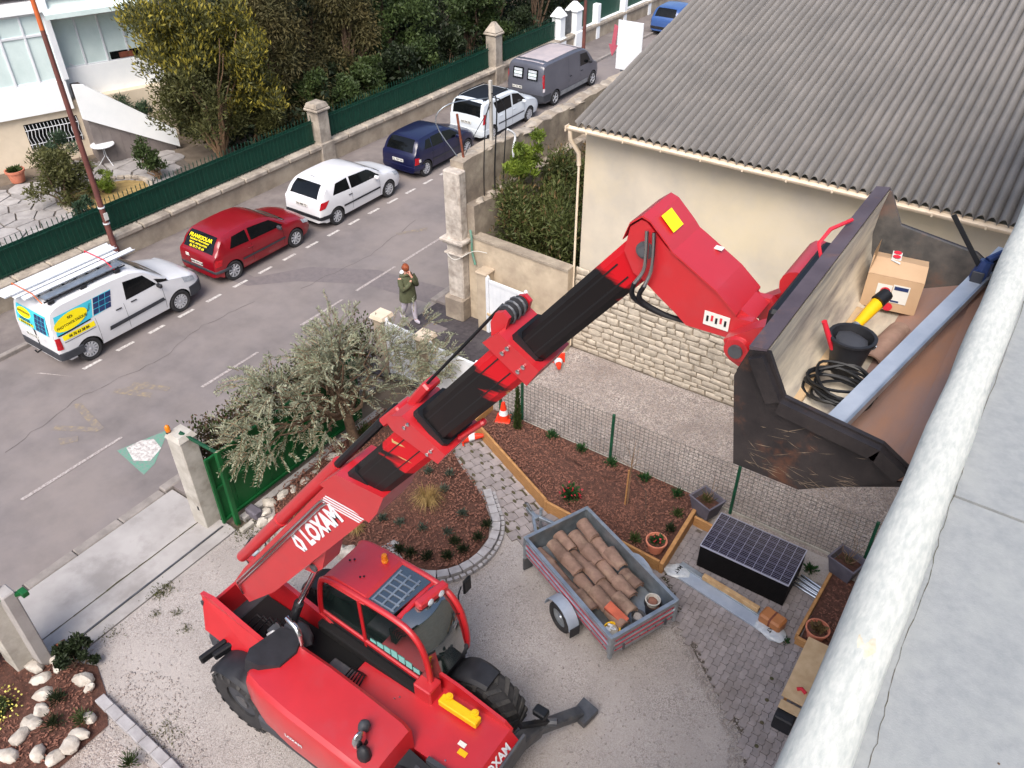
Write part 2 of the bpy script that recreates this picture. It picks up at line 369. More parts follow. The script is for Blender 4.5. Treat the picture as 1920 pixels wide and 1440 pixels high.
# foliage
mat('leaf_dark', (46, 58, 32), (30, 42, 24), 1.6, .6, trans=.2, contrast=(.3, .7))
mat('leaf_mid', (74, 90, 46), (48, 64, 32), 1.5, .6, trans=.2, contrast=(.3, .7))
mat('leaf_conifer', (100, 90, 54), (58, 60, 32), 1.1, .7, trans=.15, contrast=(.3, .7))
mat('leaf_gold', (176, 160, 62), (122, 118, 48), 1.6, .6, trans=.25, contrast=(.3, .7))
mat('leaf_loquat', (98, 98, 54), (68, 72, 38), 1.4, .6, trans=.2, contrast=(.3, .7))
mat('leaf_lime', (128, 146, 52), (92, 112, 40), 1.6, .6, trans=.25)
mat('leaf_oleander', (70, 92, 66), (46, 66, 48), 1.6, .6, trans=.2)
mat('leaf_olive', (168, 170, 148), (118, 126, 98), 3, .6, trans=.2, contrast=(.25, .75))
mat('leaf_bamboo', (96, 104, 54), (60, 70, 36), 1.2, .6, trans=.2, contrast=(.25, .75))
mat('leaf_dry', (128, 106, 70), (104, 86, 56), 3, .7, trans=.2)
mat('leaf_red', (96, 66, 54), (70, 72, 46), 2.2, .6, trans=.2, contrast=(.3, .7))
mat('leaf_grey', (92, 104, 92), (66, 78, 68), 5, .7, trans=.2)
mat('leaf_green', (52, 92, 48), (36, 70, 36), 4, .6, trans=.2)
mat('straw', (188, 160, 104), (150, 126, 80), 5, .7, trans=.25)
mat('flower_red', (190, 44, 62), rough=.6)
mat('flower_yellow', (222, 212, 110), rough=.6)
mat('grass', (92, 94, 52), (70, 72, 40), 4, .8, trans=.2)

# ------------------------------------------------------------------ ground and street
def slab(x0, x1, y0, y1, z0, z1): return MB().box(((x0+x1)/2, (y0+y1)/2, (z0+z1)/2), (x1-x0, y1-y0, z1-z0))
def sheet_poly(poly, z): return MB().add([(a, b, z) for a, b in poly], [tuple(range(len(poly)))])
struct('ground', MB().add([(-300, -300, -.06), (300, -300, -.06), (300, 300, -.06), (-300, 300, -.06)], [(0, 1, 2, 3)]), 'earth')
struct('road', slab(-20.3, -13.1, -60, 140, -.05, 0), 'asphalt')
pv = struct('pavement_far', slab(-22.3, -20.45, -60, 140, -.05, .1), 'pavement')
struct('pavement_near', slab(-12.86, -11.0, 15.02, 140, -.05, .1), 'pavement')
struct('pavement_gate', slab(-12.86, -11.62, 6.2, 11.4, -.05, .09), 'pavement')
kf = thing('kerb_far', 'x', 'kerb', (-20.37, 6, 0)); del kf['label'], kf['category']; kf['kind'] = 'structure'
kb = MB().box((0, 0, 0), (.15, .985, .17), .02).mesh('kerb_stone', 'kerb')
for i in range(-4, 46): obj('kerb_stone', kb, kf, loc=(0, i-1., .035))
kn = thing('kerb_near', 'x', 'kerb', (-12.98, 6, 0)); del kn['label'], kn['category']; kn['kind'] = 'structure'
kb2 = MB().box((0, 0, 0), (.22, .985, .14), .02).mesh('kerb_stone', 'kerb'); kb3 = MB().box((0, 0, 0), (.22, .985, .07), .02).mesh('kerb_stone', 'kerb')
for i in range(-8, 36):
    y = i+.5; low = 1.9 < y < 6.4 or 11.2 < y < 15
    obj('kerb_stone', kb3 if low else kb2, kn, loc=(0, y-6, .0 if low else .03))
struct('driveway', slab(-12.85, -11.66, -1.8, 6.15, -.05, .03), 'concrete')
struct('driveway_apron', slab(-11.645, -10.88, -1.8, 6.15, -.05, .026), 'concrete')
struct('dark_driveway', sheet_poly([(-12.86, 11.5), (-9.75, 11.75), (-9.6, 14.6), (-10.9, 15.0), (-11.7, 15.2), (-12.2, 15.1), (-12.86, 15.1)], .03), 'asphalt_dark')
struct('gravel_yard', slab(-10.86, .6, -8, 12.0, -.05, .008), 'gravel')
struct('neighbour_yard', slab(-9.85, 3, 12.0, 15.3, -.05, .012), 'gravel_coarse')
struct('concrete_threshold', slab(-9.85, -9.5, 11.9, 14.75, -.05, .034), 'concrete')
struct('garden_soil', slab(-60, -22.7, -30, 130, -.05, .45), 'earth')
# worn patches and paint on the road
def decal(name, polys, m, z=.004):
    b = MB()
    for i_, q in enumerate(polys): b.add([(x, y, z+.0012*i_) for x, y in q], [tuple(range(len(q)))])
    return struct(name, b, m)
pk = [(-18.2, 11.95), (-17.3, 13.3), (-15.5, 14.3), (-13.1, 14.6), (-13.1, 13.7), (-15.3, 13.45), (-17.0, 12.5), (-18.0, 11.5), (-20.2, 11.3), (-20.2, 12.1)]
decal('road_patch', [[(a, b+1.2) for a, b in pk]], 'asphalt_patch')
def dash(x, y, w_, l_): return [(x-w_/2, y-l_/2), (x+w_/2, y-l_/2+.02), (x+w_/2-.01, y+l_/2), (x-w_/2+.01, y+l_/2-.02)]
for i in range(16):
    y = 7.88+i*.957
    decal('parking_dash', [dash(-18.26, y, .11, .52)], 'paint', .005)
decal('parking_line', [[(-18.3, 7.25), (-18.2, 7.3), (-19.0, 6.95), (-19.1, 6.85)]], 'paint_worn', .005)
decal('lane_line', [dash(-15.2, y, .09, l_) for y, l_ in ((12.9, 1.6), (15.1, 1.7), (17.6, 2.6), (9.7, 1.8), (5.4, 2.4), (1.5, 3), (23, 3), (28, 3))], 'paint_worn', .005)
def arrow(cx, cy, k=1.):
    return [[(cx-.75*k, cy+.15), (cx-.62*k, cy+.3), (cx+.62*k, cy+.06), (cx+.62*k, cy-.12)], [(cx+.62*k, cy-.12), (cx+.62*k, cy+.06), (cx-.35*k, cy-.5), (cx-.3*k, cy-.68)],
            [(cx+.1, cy-.75), (cx+.35, cy-.85), (cx+.55, cy-.55), (cx+.4, cy-.45)]]
decal('yellow_marking', arrow(-16.45, 6.5), 'paint_yellow', .005)
decal('yellow_marking', [[(-16.9, 7.6), (-16.8, 7.45), (-15.9, 7.85), (-16.0, 8.0)], [(-16.75, 8.0), (-16.65, 7.85), (-15.75, 8.25), (-15.85, 8.4)], [(-16.8, 7.6), (-16.5, 7.6), (-16.2, 8.2), (-16.5, 8.2)]], 'paint_yellow', .005)
decal('yellow_marking', [[(-16.6, 17.6), (-16.5, 17.5), (-15.9, 18.3), (-16.0, 18.5)], [(-16.1, 19.7), (-16.0, 19.5), (-15.6, 20.0), (-15.7, 20.2)]], 'paint_yellow', .005)
decal('green_marking', [[(-14.9, 6.25), (-13.75, 6.1), (-13.85, 6.45), (-14.55, 7.35)]], 'paint_green', .005)
decal('white_marking', [[(-14.8, 6.42), (-14.3, 6.25), (-14.0, 6.45), (-14.15, 6.85), (-14.55, 6.95), (-14.75, 6.75)]], 'paint', .009)
rr = random.Random(5)
def crackline(pts, w0=.009, j=.05):
    b = MB(); P = []
    for (x0, y0), (x1, y1) in zip(pts, pts[1:]):
        for i in range(9):
            u = i/9; P.append((x0+(x1-x0)*u+rr.uniform(-j, j), y0+(y1-y0)*u+rr.uniform(-j, j)))
    for p, q in zip(P, P[1:]):
        d = Vector((q[0]-p[0], q[1]-p[1])); d.normalize(); s = w0*rr.uniform(.4, 1.2)
        b.add([(p[0]-d.y*s, p[1]+d.x*s, .0045), (p[0]+d.y*s, p[1]-d.x*s, .0045), (q[0]+d.y*s*.8, q[1]-d.x*s*.8, .0045), (q[0]-d.y*s*.8, q[1]+d.x*s*.8, .0045)], [(0, 1, 2, 3)])
    return b
cb = MB()
for pts in ([(-16.9, 4.8), (-17.3, 7), (-17.0, 9), (-17.4, 10.6), (-17.1, 12.4)], [(-16.6, 13.5), (-16.3, 16), (-16.7, 19)]):
    q = crackline(pts); cb.add(q.v, q.f)
struct('road_cracks', cb, 'crack')
db = crackline([(-11.655, -1.5), (-11.65, 2), (-11.655, 4), (-11.65, 6.1)], .014, .012); struct('driveway_joint', MB().add([(a, b, .0345) for a, b, c in db.v], db.f), 'moss')
struct('manhole_cover', MB().box((-12.1, 13.85, .036), (.6, .6, .01), .004), 'asphalt_patch')
struct('gutter_grate', MB().box((-21.6, 24.4, .106), (.5, .5, .012), .004), 'rust')
# ------------------------------------------------------------------ loose stones on the gravel (stuff)
def scatter_stones(name, poly, n, s0, s1, z, m, label, kind='stuff', flat=.6, seed=3, cat='gravel', test=None):
    rr = np.random.default_rng(seed); xs = [a for a, b in poly]; ys = [b for a, b in poly]; P = []
    while len(P) < n:
        x, y = rr.uniform(min(xs), max(xs)), rr.uniform(min(ys), max(ys))
        if inside((x, y), poly) and (test is None or test(x, y)): P.append((x, y))
    P = np.array(P); n = len(P); s = rr.uniform(s0, s1, n)
    base = np.array([(1, 0, 0), (0, 1, 0), (-1, 0, 0), (0, -1, 0), (0, 0, 1), (0, 0, -.6)])
    V = base[None]*(1+rr.uniform(-.35, .35, (n, 6, 1))); V = V*s[:, None, None]*np.array([1, 1, flat]); a = rr.uniform(0, 6.28, n)
    X = V[:, :, 0]*np.cos(a)[:, None]*1.3-V[:, :, 1]*np.sin(a)[:, None]; Y = V[:, :, 0]*np.sin(a)[:, None]*1.3+V[:, :, 1]*np.cos(a)[:, None]
    V = np.stack([X+P[:, 0:1], Y+P[:, 1:2], V[:, :, 2]+z+s[:, None]*.25], -1).reshape(-1, 3)
    T = np.array([(0, 1, 4), (1, 2, 4), (2, 3, 4), (3, 0, 4), (1, 0, 5), (2, 1, 5), (3, 2, 5), (0, 3, 5)]); F = (T[None]+6*np.arange(n)[:, None, None]).reshape(-1)
    me = bpy.data.meshes.new(name); me.vertices.add(6*n); me.vertices.foreach_set('co', V.reshape(-1)); me.loops.add(24*n); me.polygons.add(8*n)
    me.loops.foreach_set('vertex_index', F); me.polygons.foreach_set('loop_start', np.arange(0, 24*n, 3)); me.update(calc_edges=True); me.materials.append(MATS[m])
    return obj(name, me, label=label, cat=cat, kind=kind)
def inside(p, poly):
    c = False; x, y = p
    for i in range(len(poly)):
        (a, b), (d, e) = poly[i-1], poly[i]
        if (b > y) != (e > y) and x < (d-a)*(y-b)/(e-b)+a: c = not c
    return c
scatter_stones('yard_pebbles', [(-10.8, 2.0), (-.6, 2.0), (-.6, 7.2), (-2.6, 8.9), (-6.2, 9.0), (-7.0, 7.0), (-10.8, 6.2)], 6500, .006, .016, .008, 'pebble', 'small pale pebbles strewn over the gravel yard')
scatter_stones('coarse_pebbles', [(-10.0, 1.6), (-6.0, 1.4), (-7.0, 2.3), (-7.9, 2.9), (-9.0, 3.4), (-9.9, 3.1)], 1300, .009, .024, .008, 'pebble', 'coarser stones on the gravel beside the flower bed', seed=5)
scatter_stones('neighbour_pebbles', [(-9.4, 12.1), (0, 12.1), (0, 15.1), (-9.4, 15.1)], 7000, .012, .03, .012, 'pebble', 'loose stones across the neighbouring gravel yard', seed=9)
# ------------------------------------------------------------------ pavers
BED = [(-8.74, 11.2), (-6.06, 10.02), (-3.45, 9.9), (-3.5, 11.45)]
PATH = [(-9.55, 11.3), (-8.76, 11.14), (-6.08, 9.95), (-3.5, 9.82), (-3.35, 9.95), (-2.75, 9.15), (-4.6, 9.05), (-6.3, 9.05), (-7.0, 9.33), (-8.3, 10.2), (-9.2, 10.6)]
path = struct('paver_path', sheet_poly(PATH, .014), 'moss')
a = math.atan2(-1.19, 2.68); u = Vector((math.cos(a), math.sin(a))); v = Vector((-u.y, u.x))
h = .108
shp = [(-h, -h), (h-.06, -h), (h-.03, -h+.035), (h, -h+.05), (h, h), (-h+.06, h), (-h+.03, h-.035), (-h, h-.05)]
meA = MB().prism(shp, 0, .03, taper=.04).mesh('paver', 'paver'); shp2 = [(-h, -h), (h, -h), (h, h), (-h, h)]
meB = MB().prism(shp2, 0, .03, taper=.04).mesh('paver', 'paver'); rr = random.Random(2)
for i in range(-2, 30):
    for j in range(-9, 9):
        c = Vector((-9.3, 10.95))+u*(i*.222)+v*(j*.222+(.111 if i % 2 else 0))
        if inside((c.x, c.y), PATH): obj('paver', meA if i < 16 and (i+j) % 2 else meB, path, loc=(c.x, c.y, .0142+rr.uniform(0, .004)), rot=(0, 0, a+rr.uniform(-.02, .02)))
hb_ = MB()
for i in range(0, 17):
    for j in range(-5, 6):
        c = Vector((-9.3, 10.95))+u*(i*.222+.111)+v*(j*.222+(.111 if i % 2 else 0)+.055)
        if j % 2 == 0 and inside((c.x, c.y), PATH) and inside((c.x+.08, c.y+.08), PATH): hb_.M = Matrix.Translation((c.x, c.y, .046)) @ Matrix.Rotation(a, 4, 'Z') @ Matrix.Diagonal((1, .55, 1, 1)); hb_.lathe([(.062, 0), (.055, .004), (.001, .005)], 10)
hb_.M = None; hb_.build('soil_filled_holes', 'moss', path, kind='stuff')
AREA = [(-3.4, 11.3), (-3.4, 10.0), (-2.6, 9.0), (-1.9, 8.4), (-.98, 7.7), (-.72, 7.2), (-.5, 6.2), (.5, 6.0), (.5, 11.3)]
area = struct('paved_terrace', sheet_poly(AREA, .014), 'joint')
px, py = .113, .226
zz = [(-px/2, -py/2), (px/2, -py/2), (px/2+.022, -py/4), (px/2, 0), (px/2+.022, py/4), (px/2, py/2), (-px/2, py/2), (-px/2+.022, py/4), (-px/2, 0), (-px/2+.022, -py/4)]
zz = [(x*.965, y*.98) for x, y in zz]
meZ = MB().prism(zz, 0, .03, taper=.03).mesh('paver', 'paver'); k = 0; rest = MB()
spots = []
for i in range(36):
    for j in range(26):
        x, y = -3.4+i*px, 6.0+j*py+(py/2 if i % 2 else 0)
        if inside((x, y), AREA) and x < -.05: spots.append((x, y))
spots.sort(key=lambda p: p[0]*p[0]+p[1]*p[1]+0*abs(p[0]))
for k, (x, y) in enumerate(spots):
    z = .0142+rr.uniform(0, .003)
    if k < 300: obj('paver', meZ, area, loc=(x, y, z), rot=(0, 0, rr.uniform(-.015, .015)))
    else: rest.M = Matrix.Translation((x, y, z)); rest.prism(zz, 0, .03, taper=.03)
rest.M = None
if rest.v: rest.build('paver_field', 'paver', area, kind='stuff')
# mossy row of drainage pavers along the house
dm = MB()
for i in range(9): dm.M = Matrix.Translation((-.93+.075*i, 8.9-.42*i, .047)); dm.lathe([(0, 0), (.035, 0), (.03, .006), (0, .008)][1:], 8)
dm.M = None; struct('moss_spots', dm, 'moss')
# ------------------------------------------------------------------ mulch beds
def mound(poly, z, m, name, h=.05, step=.22):
    """bed surface: gently uneven fan mesh clipped to the polygon"""
    xs = [p[0] for p in poly]; ys = [p[1] for p in poly]; n = len(poly); cx = sum(xs)/n; cy = sum(ys)/n; rr = random.Random(4); rings = []
    for k in range(9):
        t = 1-k/9; rings.append([(cx+(x-cx)*t, cy+(y-cy)*t, z+h*(1-t*t)+(rr.uniform(-.02, .02) if k else 0)) for x, y in poly])
    b = MB(); b.loft(rings, cap=False); o = len(b.v); b.add([(cx, cy, z+h)], []); b.f += [(o-n+i, o-n+(i+1) % n, o) for i in range(n)]; b.m += [0]*n
    return struct(name, b, m, smooth=60)
def dens(poly, m=6):
    out = []
    for i in range(len(poly)):
        (a, b), (c, d) = poly[i], poly[(i+1) % len(poly)]
        out += [(a+(c-a)*k/m, b+(d-b)*k/m) for k in range(m)]
    return out
BEDIN = dens([(-8.7, 11.22), (-6.05, 10.06), (-3.5, 9.95), (-3.52, 11.4), (-3.4, 11.75), (-3.4, 11.95), (-8.2, 11.95), (-8.7, 11.9)])
mound(BEDIN, .2, 'mulch', 'wood_bed_mulch', .05)
ROUND = dens([(-9.6, 10.9), (-8.3, 10.1), (-7.35, 9.6), (-6.85, 9.18), (-6.6, 8.75), (-6.55, 8.2), (-6.66, 7.78), (-7.0, 7.5), (-7.5, 7.35), (-8.2, 7.2), (-9.2, 6.95), (-10.4, 6.75), (-10.95, 7.2), (-11.0, 8.5), (-11.0, 10.6)], 4)
mound(ROUND, .05, 'mulch', 'round_bed_mulch', .2)
def zround(x, y): return .05+.16*max(0, 1-((x+8.7)/2.6)**2-((y-8.6)/2.2)**2)
def chips(name, poly, n, zf, label, seed):
    rr = np.random.default_rng(seed); xs = [p[0] for p in poly]; ys = [p[1] for p in poly]; b = MB(); k = 0
    while k < n:
        x, y = rr.uniform(min(xs), max(xs)), rr.uniform(min(ys), max(ys))
        if not inside((x, y), poly): continue
        k += 1; b.M = Matrix.Translation((x, y, zf(x, y)+.012)) @ Matrix.Rotation(rr.uniform(0, 6.28), 4, 'Z') @ Matrix.Rotation(rr.uniform(-.6, .6), 4, 'X') @ Matrix.Rotation(rr.uniform(-.5, .5), 4, 'Y')
        b.box((0, 0, 0), (rr.uniform(.02, .06), rr.uniform(.01, .024), .008))
    b.M = None; return b.build(name, 'chip', label=label, cat='bark mulch', kind='stuff')
chips('bark_chips', [(-8.6, 11.25), (-6.05, 10.12), (-3.6, 10.0), (-3.6, 11.9), (-8.3, 11.9)], 3600, lambda x, y: .235, 'reddish bark chips filling the wooden planter bed', 1)
chips('bark_chips', ROUND, 4600, lambda x, y: zround(x, y)+.035, 'reddish bark chips covering the rounded flower bed', 2)
# timber edging of the bed
wb = thing('wooden_planter_bed', 'timber board edging around the bark mulch bed along the wire fence', 'planter bed', (-6, 10.5, 0))
def board(parent, p, q, z0, z1, t=.055, m='wood', name='board'):
    return MB().bar((p[0], p[1], (z0+z1)/2), (q[0], q[1], (z0+z1)/2), t, z1-z0, .008).build(name, m, parent)
board(wb, (-8.76, 11.24), (-6.1, 10.045), 0, .33); board(wb, (-6.05, 10.02), (-3.5, 9.9), 0, .31); board(wb, (-3.45, 9.86), (-3.52, 11.5), 0, .3, .08)
board(wb, (-3.46, 11.38), (-2.7, 11.32), 0, .24); board(wb, (-8.79, 11.26), (-8.77, 11.95), 0, .3)
MB().box((-6.075, 10.02, .16), (.05, .06, .33), .006).build('corner_post', 'wood', wb)
# ------------------------------------------------------------------ green wire fence between the yards
fence = thing('wire_fence', 'dark green welded wire fence on posts along the bark mulch bed', 'fence', (-4.5, 12.05, 0))
FX = [-8.62, -8.02, -5.73, -2.97, -.38, 2.3]
for x in FX: MB().box((x, 12.06, .66), (.06, .05, 1.32), .008).build('post', 'fence_green', fence)
for x0, x1 in zip(FX, FX[1:]):
    b = MB()
    for i in range(14): z = .1+i*.088; b.bar((x0+.03, 12.09, z), (x1-.03, 12.09, z), .0045, .0045)
    for i in range(1, int((x1-x0)/.1)): x = x0+i*.1; b.bar((x, 12.094, .06), (x, 12.094, 1.28), .0045, .0045, up=(0, 1, 0))
    b.build('wire_mesh', 'wire', fence, kind='stuff')
MB().box((-4.1, 12.1, .035), (8.9, .03, .07)).build('base_board', 'concrete_pale', fence)
# ------------------------------------------------------------------ building with the corrugated roof
bld = thing('corrugated_roof_house', 'plastered house with a grey corrugated roof and a rubble stone base', 'house', (-8.6, 15.35, 0))
MB().box((-2.3, 19.2, 2.85), (12.6, 7.6, 5.7)).build('wall', 'plaster', bld)
MB().prism([(15.4, 5.7), (23, 5.7), (22.9, 7.6)], -8.59, -8.3, 'yz').build('gable', 'plaster', bld)
# rubble stones: rows of irregular blocks proud of mortar
mo = MB().box((-5.3, 15.36, 1.16), (6.72, .08, 2.32)).build('stone_base', 'mortar', bld)
rr = random.Random(11); z = .03; row = 0; cnt = 0
while z < 2.25:
    hh = rr.uniform(.11, .19); x = -8.63+rr.uniform(-.1, 0); ztop = 2.2
    while x < -2.0:
        ww = rr.uniform(.2, .5); x0 = max(x, -8.64); x1 = min(x+ww, -1.95); top = 2.32-.0*x
        if x1-x0 > .07:
            g = .013; q = []
            for (cx, cz) in ((x0+g, z+g), ((x0+x1)/2, z+g*.6), (x1-g, z+g), (x1-g*.6, z+hh/2), (x1-g, z+hh-g), ((x0+x1)/2, z+hh-g*.6), (x0+g, z+hh-g), (x0+g*.6, z+hh/2)):
                q.append((cx+rr.uniform(-.02, .02), cz+rr.uniform(-.02, .02)))
            d = rr.uniform(.018, .05); n = len(q); mx = sum(p[0] for p in q)/n; mz = sum(p[1] for p in q)/n
            V = [(a_, 15.325, b_) for a_, b_ in q]+[(mx+(a_-mx)*.94, 15.32-d*.7, mz+(b_-mz)*.9) for a_, b_ in q]+[(mx+(a_-mx)*.72, 15.32-d+rr.uniform(-.006, .006), mz+(b_-mz)*.66) for a_, b_ in q]
            F = [(i, (i+1) % n, n+(i+1) % n, n+i) for i in range(n)]+[(n+i, n+(i+1) % n, 2*n+(i+1) % n, 2*n+i) for i in range(n)]+[tuple(range(2*n, 3*n))]
            MB().add(V, F).build('stone', 'wall_stone', mo, smooth=50); cnt += 1
        x += ww
    z += hh
# corrugated sheets
rf = obj('roof', None, bld); rf.location = (0, 0, 0); t = .25; sl_ = math.sqrt(1+t*t); PIT = .177; W5 = 5*PIT
def sheetmesh(nw, y0, y1):
    b = MB(); rows = []; n = nw*10
    for y in (y0, y1):
        rows.append([(i*PIT/10, y, (y)*t-.045+.12*abs(math.cos(math.pi*i/10))**.75) for i in range(n+1)])
    low = [[(x, y, z-.012) for x, y, z in r] for r in rows]
    b.grid(rows); b.grid([r[::-1] for r in low]); b.grid([low[0], rows[0]]); b.grid([rows[1], low[1]])
    b.add([rows[0][0], rows[1][0], low[1][0], low[0][0]], [(0, 1, 2, 3)]); b.add([rows[0][-1], low[0][-1], low[1][-1], rows[1][-1]], [(0, 1, 2, 3)])
    return b.mesh('sheet', 'sheet', 40)
sm = sheetmesh(5, 0, 1.52); nrow = 6; rr = random.Random(8)
for r_ in range(nrow):
    for c in range(14):
        y = 14.97+r_*1.36
        obj('roof_sheet', sm, rf, loc=(-8.66+c*W5+8.6, y-15.35, 5.93+(y-15)*t+.0165*r_*0+.012*(c % 2)+.02), rot=(rr.uniform(-.003, .003)+.011, 0, rr.uniform(-.002, .002)))
MB().tube([(-8.7, 23.22, 8.12), (3.8, 23.22, 8.12)], .1, 10).build('ridge_cap', 'sheet', rf, smooth=60) if 0 else None
# gutter (open half round) and down pipe
g = MB(); R1, R2 = .075, .066; rows = []
def gut(x, r): return [(x, 14.93+r*math.cos(math.pi+math.pi*k/8), 5.89+r*math.sin(math.pi+math.pi*k/8)) for k in range(9)]
for x in (-8.82, 3.2): rows.append(gut(x, R1)+gut(x, R2)[::-1])
g.loft(rows); g.build('gutter', 'pvc', bld, smooth=40)
b = MB(); b.box((-8.82, 14.93, 5.86), (.02, .16, .12)); b.build('gutter_end', 'pvc', bld)
for i in range(12): MB().box((-8.3+i*.86, 14.852, 5.87), (.03, .012, .07)).build('gutter_bracket', 'pvc', bld)
MB().box((-2.2, 15.05, 5.845), (12.6, .03, .13)).build('fascia', 'pvc', bld)
b = MB().tube([(-8.74, 14.93, 5.82), (-8.74, 14.95, 5.62), (-8.66, 15.2, 5.25), (-8.66, 15.24, 4.95)], .05, 10); b.tube([(-8.66, 15.24, 4.96), (-8.66, 15.24, .1)], .028, 8)
b.build('down_pipe', 'pvc', bld, smooth=60)
# ------------------------------------------------------------------ neighbour's garden walls, pilaster
ow = thing('old_street_wall', 'tall weathered old street wall with crumbling top and broken render', 'wall', (-12, 15, 0))
b = MB(); rr = random.Random(3); top = []; N = 26
for i in range(N+1):
    y = 15.0+i*(24.3-15.0)/N; top.append((y, 4.4+rr.uniform(-.06, .06)-(.12 if i > 6 else 0)))
b.prism([(15.0, 0)]+[(24.3, 0)]+top[::-1], -12.12, -11.72, 'yz'); b.build('wall', 'old_render', ow)
MB().prism([(15.02, 0), (24.3, 0), (24.3, 3.2), (20, 3.3), (17, 3.15), (15.02, 3.3)], -11.74, -11.45, 'yz').build('inner_wall', 'old_render', ow)
for i in range(15):
    y = 15.5+i*.58; MB().M
    q = MB(); q.blob((-11.92+rr.uniform(-.06, .06), y, 4.36-(.1 if i > 3 else 0)), (.19, .3, .05), i, .2); q.build('coping_stone', 'coping', ow, smooth=50)
for i in range(11):
    q = MB(); q.blob((-11.58+rr.uniform(-.05, .05), 15.4+i*.55, 3.27), (.13, .22, .06), 40+i, .3); q.build('coping_stone', 'coping', ow, smooth=50)
pil = thing('stone_pilaster', 'pale flaking pilaster with a moulded cornice at the end of the old wall', 'pillar', (-11.9, 14.85, 0))
MB().box((-11.92, 14.88, 2.1), (.5, .3, 4.2), .03).build('shaft', 'old_render_pale', pil)
for z, d, hh in ((2.28, .62, .06), (2.36, .74, .09), (1.98, .58, .06)): MB().box((-11.92, 14.86, z), (d, .34+(d-.5)*.8, hh), .02).build('cornice', 'old_render_pale', pil)
MB().box((-11.95, 14.82, .35), (.62, .42, .7), .05).build('plinth', 'old_render', pil)
gw = thing('garden_wall', 'low beige rendered garden wall between the pilaster and the plastered house', 'wall', (-10, 15.1, 0))
MB().prism([(-11.65, 0), (-8.66, 0), (-8.66, 2.36), (-11.65, 2.46)], 14.98, 15.22, 'xz').build('wall', 'plaster_beige', gw)
MB().prism([(-11.65, 2.46), (-8.66, 2.36), (-8.66, 2.42), (-11.65, 2.52)], 14.95, 15.25, 'xz').build('coping', 'old_render', gw)
gp = thing('gate_pillar', 'square beige gate pillar in front of the rendered garden wall', 'pillar', (-11.0, 14.78, 0))
MB().box((-11.0, 14.8, .85), (.3, .34, 1.7), .015).build('shaft', 'plaster_beige', gp); MB().box((-11.0, 14.8, 1.73), (.36, .4, .07), .02).build('cap', 'plaster_beige', gp)
# white gate leaves
def gate_leaf(label, p, q, h, brace=None):
    t_ = thing('white_gate', label, 'gate', (p[0], p[1], 0), group=None)
    P = Vector((p[0], p[1], 0)); Q = Vector((q[0], q[1], 0)); d = (Q-P).normalized()
    for e in (P, Q): m_ = MB(); m_.bar(e, e+Vector((0, 0, h+.05)), .1, .09, .01, up=d); m_.lathe([(.05, h+.05), (.055, h+.08), (.03, h+.12), (0.001, h+.13)], 8, (e.x, e.y, 0)); m_.build('post', 'white_paint', t_)
    n_ = 9; L = (Q-P).length-.1
    for i in range(n_):
        a_ = P+d*(.05+L*i/n_+.0008); c_ = P+d*(.05+L*(i+1)/n_-.0008)
        MB().bar(a_+Vector((0, 0, .08+(h-.1)/2)), c_+Vector((0, 0, .08+(h-.1)/2)), .03, h-.2, .0015).build('slat', 'white_paint', t_)
    for z in (.1, h-.03): MB().bar(P+d*.05+Vector((0, 0, z)), Q-d*.05+Vector((0, 0, z)), .06, .1, .01).build('rail', 'white_paint', t_)
    if brace: MB().bar(P+Vector((0, -.06, .62)), Q+Vector((0, -.06, .5)), .03, .06).build('brace', 'plank', t_)
    return t_
gate_leaf('white slatted gate leaf standing open against the beige garden wall', (-10.82, 14.66), (-9.62, 14.6), 1.6, True)
gate_leaf('white slatted gate leaf behind the olive tree, nearest the telescopic boom', (-10.35, 11.74), (-9.0, 11.72), 1.45)
gate_leaf('short white gate panel between two beige pillars behind the olive tree', (-11.75, 11.85), (-10.75, 11.82), 1.5)
for x, y, lab in ((-11.95, 11.9, 'beige gate pillar with flat pale cap nearest the walking person'), (-10.55, 11.8, 'yellowish beige pillar half hidden by the olive branches')):
    g_ = thing('beige_pillar', lab, 'pillar', (x, y, 0)); MB().box((x, y, .78), (.32, .32, 1.56), .015).build('shaft', 'plaster_beige', g_); MB().prism([(x-.21, y-.21), (x+.21, y-.21), (x+.21, y+.21), (x-.21, y+.21)], 1.56, 1.66, taper=.12).build('cap', 'pvc', g_)
mb = MB(); mb.box((-12.2, 11.86, .72), (.03, .14, .05)); 
# ------------------------------------------------------------------ roof edge the photo is taken from
dk = struct('roof_deck', slab(.09, 7, -6, 2.79, 9.7, 9.98), 'deck'); struct('roof_deck', slab(.09, 7, 2.805, 16, 9.7, 9.98), 'deck')
ph = struct('house_below', slab(.12, 7, -6, 16, -.05, 9.69), 'cream_wall')
rl = thing('rounded_roof_edge', 'whitish rounded cement roll capping the edge of the flat roof', 'roof edge', (0, 4, 10))
rows = []; rr = random.Random(1)
for i in range(90):
    y = -5.5+i*.24; r = [];
    for k in range(13):
        a_ = R(-70)+R(310)*k/12; j = .004*math.sin(i*1.7+k)+.003*math.sin(i*.6+k*2.1)
        r.append((.026+(.091+j)*math.cos(a_), y, 9.975+(.085+j)*math.sin(a_)))
    rows.append(r)
MB().loft(rows[::-1]).build('roll', 'roll', rl, smooth=60)
q = MB(); q.blob((.03, 1.86, 10.0585), (.02, .06, .004), 3, .35); q.build('mortar_smear', 'stain', rl, smooth=60)
